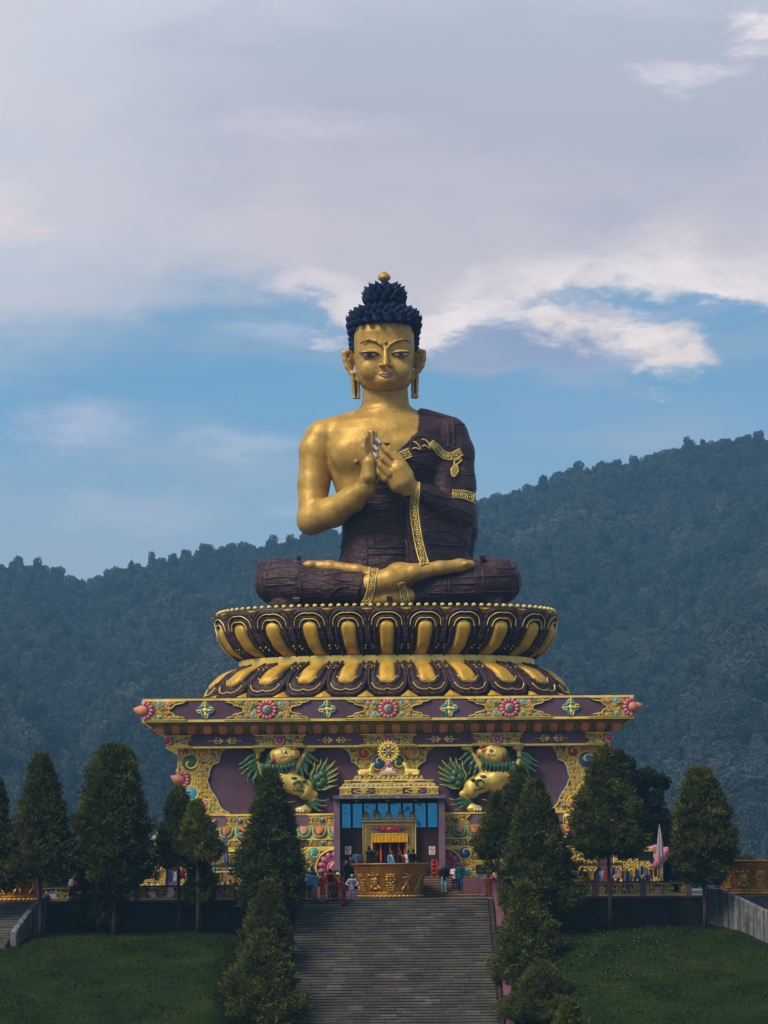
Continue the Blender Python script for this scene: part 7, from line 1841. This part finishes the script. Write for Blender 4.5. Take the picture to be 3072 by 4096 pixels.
        if stripes:
            mb = MB()
            for zz_ in np.arange(.86, 1.36, .09): mb.lathe((0,0,zz_*H), [(.178*H*(1 if zz_ < 1.2 else 1.12), -.012), (.186*H*(1 if zz_ < 1.2 else 1.12), 0), (.178*H*(1 if zz_ < 1.2 else 1.12), .012)], 20)
            q_ = mb.build('stripes', cloth(stripes), o); q_.scale = (1, .78, 1)
    if bottom is not None:
        G = K((-.5,-.6,.0), (.5,.4,1.05)); lb = .30 if legs_bare else .07
        if skirt:
            G.loft([(v[0]*H, 0, 0, v[1]*H, v[2]*H) for v in ((skirt,.20,.16), (skirt*.5+.45,.185,.15), (.92,.14,.11))], .03)
        else:
            for q in (1, -1):
                l = Lg[q]; e = np.array(l[2])
                if legs_bare: e = np.array(l[1])*.4+e*.6
                G.chain([P(*l[0]), P(*l[1]), P(*e)], [.108*H, .082*H, .068*H], .04)
            G.ell(P(0,.01,.88+dz), P(.155,.125,.12), .05)
        G.mesh('skirt' if skirt else 'trousers', cloth(bottom), root, 1)
    if not hood:
        G = K((-.3,-.3,.6+dz), (.3,.3,1.75+dz))
        G.ell(P(0,.022,head+.028), P(.088,.098,.112), .01); 
        if hair_len: G.chain([P(0,.06,head), P(0,.085,head-.16-.1*hair_len), P(0,.09,head-.2-.25*hair_len)], [.085*H, .10*H, .07*H], .03); [G.cone(P(q*.07,.01,head), P(q*.085,.0,head-.18-.1*hair_len), .035*H, .03*H, .02) for q in (1, -1)]
        else: G.ell(P(.0,.06,head-.02), P(.075,.06,.08), .02)
        G.box(P(0,-.14,head-.045), (.062*H, .09*H, .085*H), .01, .02, 'cut')
        G.mesh('hair', cloth(hair, .6), root, 1)
    if hat:
        mb = MB(); mb.lathe(P(0,0,head+.045), [(.17,-.01), (.17,.005), (.10,.02), (.095,.10), (.001,.12)], 16); mb.build('sun_hat', cloth(hat), root)
    if not robe or not sit:
        mb = MB()
        for q in (1, -1):
            l = Lg[q][2]; mb.ellipsoid(P(l[0], l[1]-.055, .038), P(.048,.125,.040), 8, 0)
        mb.build('shoes', cloth(shoes), root)
    if extra: extra(root, H, P)
    return root
def bag(col_, side=1, z=.80, strap=True):
    def fn(root, H, P):
        mb = MB(); mb.ellipsoid(P(side*.22,-.08,z), P(.10,.05,.13), 10)
        if strap: mb.tube([P(side*.20,-.10,z+.1), P(side*.05,-.17,1.15), P(-side*.14,-.06,1.40), P(-side*.1,.1,1.3), P(side*.2,.1,z+.1)], .012, 5)
        mb.build('shoulder_bag', cloth(col_), root)
    return fn
def scarf(col_):
    def fn(root, H, P):
        mb = MB(); mb.tube([P(-.15,-.12,1.42), P(-.02,-.17,1.20), P(.06,-.18,.95), P(.03,-.17,.80)], [.03, .04, .035, .02], 6); mb.build('scarf', cloth(col_), root)
    return fn
stp = lambda y: -(YW-y)*.145/.272
def on_step(Y):
    k = math.floor((YW-Y)/.272); return -k*.145+.006-(.145 if False else 0)
person(1228, 3597, 162.9, 'person in a light blue shirt at the far left, half behind a conifer', (120,160,190), (30,34,40), z=.006, rz=.5)
person(1249, 3597, 163.4, 'person in a black jacket seen from behind at the left of the stair top', (18,18,22), (24,34,34), h=1.80, z=.006, rz=2.8)
person(1258, 3597, 162.35, 'person in a sky blue blouse and long pink skirt at the stair top', (86,158,186), (168,112,136), h=1.58, skirt=.10, z=.006, rz=.3, skin=SKIND)
person(1292, 3617, 161.6, 'person in an orange red top and short orange skirt with a black bag', (196,60,32), (190,62,26), h=1.60, skirt=.42, z=on_step(161.6), rz=-.6, arms='hold', extra=bag((16,16,20), -1, 1.0), shoes=(170,140,120))
person(1322, 3590, 163.0, 'person in a black vest with red sleeves and grey trousers, back turned', (172,40,56), (78,84,88), h=1.72, z=.006, rz=3.1, arms='hold', extra=lambda root, H, P: (lambda mb: (mb.lathe(P(0,0,0), [(.172*H,.90*H), (.165*H,1.1*H), (.20*H,1.30*H), (.19*H,1.36*H)], 16), setattr(mb.build('vest', cloth((18,18,22)), root), 'scale', (1,.82,1))))(MB()))
person(1352, 3590, 163.3, 'person in red and yellow clothes wearing a cream hat, behind the robes', (170,34,30), (180,130,30), h=1.45, z=.006, rz=.4, hat=(210,204,170), arms='hold', extra=scarf((214,160,24)))
person(1336, 3603, 161.9, 'person in dark maroon robes crouching on the top steps', (62,18,32), None, h=1.5, z=on_step(161.9), pose='sit', robe=True, arms='hold', rz=.4, skin=SKIND)
person(1374, 3632, 161.0, 'person in a long maroon robe standing lowest on the stairs', (84,22,38), None, h=1.42, z=on_step(161.0), robe=True, arms='hold', rz=.3, skin=SKIND)
person(1409, 3612, 161.7, 'person in a striped grey hoodie and violet trousers with hands on hips', (176,188,192), (136,104,190), h=1.50, z=on_step(161.7), hood=1, arms='hips', rz=.1, stripes=(70,78,84), skin=SKIND, extra=bag((20,20,24), 1, .86))
zt_ = 6*.152+.007
person(1383, 3530, 166.4, 'person in dark navy clothes left of the golden bowl near the ladder', (20,28,44), (18,20,30), h=1.62, z=4*.152+.004, rz=1.0)
person(1404, 3530, 166.8, 'person in black standing against the left side of the golden bowl', (16,18,26), (16,18,24), h=1.66, z=5*.152+.004, rz=-.5)
person(1428, 3505, 168.1, 'person in a blue grey shirt facing the porch wall behind the golden bowl', (66,84,112), (40,40,46), h=1.62, z=ZP, rz=3.0)
person(1478, 3505, 168.3, 'person in a black coat at the left of the doorway behind the bowl', (14,14,17), (14,14,16), h=1.84, z=ZP, rz=2.4, arms='both')
person(1508, 3505, 168.1, 'person in dark clothes bending beside the black coat behind the bowl', (18,16,20), (18,18,20), h=1.58, z=ZP, rz=1.8, arms='reach')
person(1566, 3505, 168.0, 'person with long black hair in a bright blue dress before the red curtain', (70,158,206), (70,158,206), h=1.56, z=ZP, rz=.7, hair_len=1, skirt=.2, extra=scarf((212,196,110)))
person(1600, 3505, 168.2, 'person in a black jacket and orange scarf before the red curtain', (16,18,26), (20,20,26), h=1.60, z=ZP, rz=1.4, arms='reach', extra=scarf((206,110,40)))
person(1632, 3505, 168.3, 'person in a white shirt raising an arm at the right of the curtain', (196,204,214), (60,50,60), h=1.60, z=ZP, rz=-1.2, arms='both')
person(1652, 3505, 168.1, 'person in black touching the right door frame behind the bowl', (16,14,18), (20,16,20), h=1.64, z=ZP, rz=-2.2, arms='up')
person(1776, 3550, 165.7, 'person with long black hair in a black sweater and pale blue jeans', (18,18,26), (112,154,178), h=1.62, z=.152*2-.0, rz=.2, hair_len=1, shoes=(190,190,190))
person(1818, 3546, 166.1, 'short person in a white vest and navy skirt between two adults', (206,188,196), (30,46,86), h=1.42, z=.152*3, rz=-.3, skirt=.42, skin=SKIND, arms='hold')
person(1841, 3548, 165.8, 'tall person in a dark teal shirt and trousers walking down at the right', (22,68,82), (18,50,72), h=1.74, z=.152*2, rz=-.15, pose='walk', arms='reach', skin=SKIND, shoes=(120,80,64))
person(1990, 3560, 163.6, 'person in a white T-shirt with orange sleeves behind the right gate pillar', (186,190,196), (24,24,30), h=1.66, z=.004, rz=.2, sleeve='short', extra=lambda root, H, P: [setattr(root, 'x', None) if False else (lambda mb: (mb.cone if False else mb.tube([P(q*.20,0,1.35), P(q*.25,.02,1.12)], [.085*H, .075*H], 8), mb.build('sleeve', cloth((204,112,84)), root)))(MB()) for q in (1, -1)])
person(2330, 3560, 165.5, 'person in a blue top behind the right fence beside the prayer flags', (48,66,110), (50,40,50), h=1.62, z=.004, rz=.4)
person(2352, 3560, 165.2, 'person in a red top behind the right fence under the dark awning', (120,36,46), (40,40,50), h=1.58, z=.004, rz=-.3)
person(2508, 3560, 165.6, 'person in a pale blue shirt behind the right fence near the straight tree trunk', (130,150,180), (40,44,60), h=1.6, z=.004, rz=.1)

# ---------------------------------------------------------------- small things on the terrace
def sign(px, nm):
    Yq = YD-.53; x, z = at(px, 3402, Yq); root = empty('no_smoking_sign', nm, 'sign', (x, Yq, z))
    mb = MB(); mb.box(-.19, .19, -.02, .02, -.25, .25); mb.build('board', M['white'], root)
    mb = MB(); mb.ridge([(.13*math.cos(a), -.022, .07+.13*math.sin(a)) for a in [k*.3142 for k in range(21)]], .03, .01, 0); mb.ridge([(-.09, -.024, .16), (.09, -.024, -.02)], .03, .012, 0); mb.box(-.10, .05, -.03, -.021, .055, .08, 1); mb.tube([(.05, -.026, .08), (.08, -.026, .11), (.06, -.026, .14)], .008, 5, 1); mb.build('symbol', [M['red'], M['black']], root)
    cu = bpy.data.curves.new('lettering', 'FONT'); cu.body = 'NO\nSMOKING'; cu.size = .085; cu.align_x = 'CENTER'; cu.space_line = .8; cu.extrude = .002
    t_ = bpy.data.objects.new('t', cu); me = bpy.data.meshes.new_from_object(t_); bpy.data.objects.remove(t_)
    o = link('lettering', me, root); o.location = (0, -.024, -.135); o.rotation_euler = (math.pi/2, 0, 0); me.materials.append(M['red'])
# front wall of the porch faces carrying the signs
sign(1392, 'white no smoking sign on the dark wall left of the door'); sign(1728, 'white no smoking sign on the dark wall right of the door')
def ladder(px, col_, nm, hgt):
    Yq = 167.65+.75; x, _ = at(px, 3470, Yq); root = empty('ladder', nm, 'ladder', (x, Yq, ZP))
    for s_ in (-1, 1):
        mb = MB(); mb.tube([(s_*.16, -.06, 0), (s_*.15, .05, hgt)], .025, 6); mb.build('rail', cloth(col_, .5), root)
        mb = MB(); mb.tube([(s_*.17, -.16, 0), (s_*.16, -.06, .12)], .02, 6); mb.build('foot', cloth(col_, .5), root)
    for k in range(4): mb = MB(); mb.tube([(-.155, -.05+.09*(k+.6)/4, hgt*(k+.9)/4), (.155, -.05+.09*(k+.6)/4, hgt*(k+.9)/4)], .022, 6); mb.build('rung', cloth(col_, .5), root)
ladder(1738, (226,74,52), 'orange red ladder leaning on the porch wall right of the bowl', 1.02); ladder(1383, (176,104,122), 'pinkish ladder on the porch wall left of the bowl', 1.02)
x, _ = at(1332, 3515, 166.6); root = empty('waste_bin', 'dark green wheeled bin behind the people at the stair top', 'bin', (x, 166.6, .152*4)); 
mb = MB(); mb.frustum((-.30,.30,-.28,.28,.06), (-.37,.37,-.35,.35,.95)); mb.build('tub', cloth((22,62,40), .5), root)
mb = MB(); mb.box(-.40,.40,-.38,.38,.951,1.0); mb.frustum((-.38,.38,-.36,.36,1.0), (-.25,.25,-.25,.25,1.07)); mb.build('lid', cloth((24,70,44), .5), root)
mb = MB(); mb.ridge([(.10*math.cos(a)+.0, -.345, .68+.10*math.sin(a)) for a in (0, 1.3, 2.6, 3.9, 5.2)], .03, .01); mb.build('symbol', M['white'], root)
x, _ = at(1929, 3500, 166.6); root = empty('floodlight', 'black floodlight on a stand at the foot of the right plinth', 'floodlight', (x, 166.6, .152*7), .2)
mb = MB(); mb.box(-.36,.36,-.16,.16,.34,.82); mb.box(-.38,.38,-.19,-.16,.30,.36); mb.box(-.38,.38,-.19,-.16,.80,.86); mb.build('housing', M['black'], root); mb = MB(); mb.box(-.32,.32,-.175,-.165,.38,.78); mb.build('lens', cloth((60,66,74), .2), root); mb = MB(); mb.box(-.33,.33,-.2,.2,0,.30); mb.build('stand', M['slab_grey'], root)
mb = MB(); mb.box(at(1850, 3530, 165.9)[0], at(1943, 3530, 165.9)[0], 165.6, 167.2, .0, .152*7); tag(mb.build('side_block', M['pinkwall']), 'pink painted block beside the upper steps on the right', 'block')
x, _ = at(1965, 3480, 164.4); root = empty('potted_plant', 'leafy plant in a tall terracotta pot behind the right gate pillar', 'plant', (x, 164.4, 0)); mb = MB(); mb.lathe((0,0,0), [(.22,0), (.26,.1), (.42,1.05), (.46,1.1), (.40,1.12), (.30,1.0), (.01,1.0)], 18); mb.build('pot', cloth((104,52,34)), root)
V, F = leaf_cloud(500, [((0,0,1.5),.45), ((.3,0,1.7),.3), ((-.3,.1,1.8),.3), ((0,0,2.1),.35)], .09, np.random.default_rng(4)); link('foliage', mesh_np('foliage', V, [F], M['conifer']), root)
def umbrella(px, ytop, ybot, Y, col_, nm, r):
    x, z1 = at(px, ytop, Y); z0 = at(px, ybot, Y)[1]; root = empty('folded_umbrella', nm, 'umbrella', (x, Y, .004)); L = z1-.004
    mb = MB(); mb.tube([(0,0,0), (0,0,L-.05)], .035, 8); mb.build('pole', M['slab_grey'], root)
    mb = MB(); V = []; F = []; n = 16; rows = [(0, .62), (.1, 1.0), (.35, .85), (.7, .5), (.9, .2), (1, .05)]
    for t, q in rows:
        for k in range(n): a = k*2*math.pi/n; rr = r*q*(1 if k % 2 else .6); V.append((rr*math.cos(a), rr*math.sin(a), z0+(L+.004-z0)*t))
    for i in range(len(rows)-1):
        for k in range(n): F.append((i*n+k, i*n+(k+1) % n, (i+1)*n+(k+1) % n, (i+1)*n+k))
    mb.add(V, F, 0, False); mb.build('canopy', cloth(col_), root)
umbrella(903, 3312, 3452, 165.0, (112,126,156), 'folded grey blue umbrella behind the left fence', .20); umbrella(2638, 3296, 3440, 165.0, (168,160,170), 'folded pale umbrella behind the right fence by the pink corner bud', .24); umbrella(2242, 3290, 3380, 165.4, (40,84,52), 'thin folded green umbrella beside the tallest right conifer', .12)
def awning(x0p, x1p, yp, Y, nm):
    x0, z = at(x0p, yp, Y); x1, _ = at(x1p, yp, Y); root = empty('awning', nm, 'awning', (x0, Y, 0)); L = x1-x0
    mb = MB(); mb.frustum((0, L, -1.0, .3, z-.10), (.1, L-.1, -.6, .3, z+.08)); mb.build('roof', cloth((52,30,26)), root)
    for q in (.05, L/2, L-.05): mb = MB(); mb.tube([(q,-.7,0), (q,-.7,z-.06)], .04, 6); mb.build('post', M['maroon'], root)
    mb = MB(); mb.box(.2, L-.2, -.5, .1, .75, .85); mb.box(.25, L-.25, -.45, .05, .0, .75, 1); mb.build('counter', [cloth((150,110,60)), cloth((60,40,70))], root)
    rg = random.Random(int(x0p)); 
    for k in range(int(L/.32)):
        mb = MB(); q = .35+k*.3; c_ = rg.choice([(210,140,40), (60,80,140), (170,40,40), (180,180,190), (90,120,60), (200,110,60)]); hh = .15+.25*rg.random(); mb.frustum((q-.1,q+.1,-.35,-.1,.85), (q-.07,q+.07,-.3,-.15,.85+hh)); mb.build('goods', cloth(c_), root)
awning(778, 950, 3464, 166.2, 'dark stall awning behind the left fence'); awning(2286, 2490, 3458, 166.2, 'dark stall awning behind the right fence')
def flags(x0p, x1p, yp, Y, n, seed, nm, sag=.25):
    x0, z0 = at(x0p, yp, Y); x1, _ = at(x1p, yp, Y); root = empty('prayer_flag_string', nm, 'flags', (x0, Y, 0), 0, 'strings of prayer flags on the terrace'); rg = random.Random(seed); L = x1-x0; P = []
    for k in range(n*2+1): t = k/(n*2); P.append((L*t, .1*math.sin(t*9), z0-sag*4*t*(1-t)))
    mb = MB(); mb.tube(P, .012, 4); mb.build('cord', M['black'], root)
    for q in (0, L): mb = MB(); mb.tube([(q,0,0), (q,0,z0+.05)], .035, 6); mb.build('pole', M['slab_grey'], root)
    cs = [(26,52,110), (140,146,160), (130,28,30), (34,74,48), (160,124,34)]
    for k in range(n):
        p = P[2*k]; p2 = P[2*k+1]; mb = MB(); V = []; F = []; w_ = (L/n)*.86; h_ = .42+.2*rg.random(); sw = rg.uniform(-.12,.12)
        for j in range(4):
            for i in range(4): V.append((p[0]+w_*i/3, p[1]+.05*math.sin(i*1.7+k+j)+sw*j/3, p[2]-.01-h_*j/3-.02*math.sin(i*2+k)))
        for j in range(3):
            for i in range(3): F.append((j*4+i, j*4+i+1, (j+1)*4+i+1, (j+1)*4+i))
        mb.add(V, F, 0, True); mb.build('flag', cloth(cs[k % 5]), root)
flags(540, 770, 3470, 164.6, 9, 1, 'prayer flags sagging behind the left fence near the broadest conifer'); flags(800, 905, 3478, 164.2, 5, 2, 'short prayer flag string hung from the left stall awning')
flags(2270, 2440, 3470, 164.2, 8, 3, 'prayer flags sagging under the right stall awning'); flags(2445, 2560, 3468, 164.5, 6, 4, 'prayer flags right of the straight bare tree trunk'); flags(2558, 2650, 3462, 164.8, 5, 5, 'prayer flags ending at the pale folded umbrella')
flags(250, 480, 3500, 164.8, 10, 6, 'prayer flags seen between the left conifers', .5); flags(2500, 2600, 3492, 163.6, 6, 9, 'lower string of prayer flags against the right fence')
x, z = at(2583, 3424, 165.3); root = empty('notice_board', 'small black notice board on posts behind the right fence', 'board', (x, 165.3, 0)); mb = MB(); mb.box(-.45,.45,-.03,.03,z-.28,z+.28); mb.build('panel', M['black'], root)
for s_ in (-1, 1): mb = MB(); mb.tube([(s_*.38,.05,0), (s_*.38,.05,z+.2)], .03, 6); mb.build('post', M['maroon'], root)
# grave-like stone slab half hidden right of the stairs, seen as a rounded grey shape on the slope
x, z = at(2010, 3785, 157.2); mb = MB(); mb.plate([(-.45,-.5), (-.45,.05), (-.3,.2), (0,.25), (.3,.2), (.45,.05), (.45,-.5)], -.1, .1); o = mb.build('stone_marker', M['slab_grey']); o.location = (x, 157.2, z-.15); tag(o, 'rounded grey stone on the slope right of the pink parapet', 'stone')
# pink statue figure seen between the left conifers
x, z = at(485, 3462, 166.6)
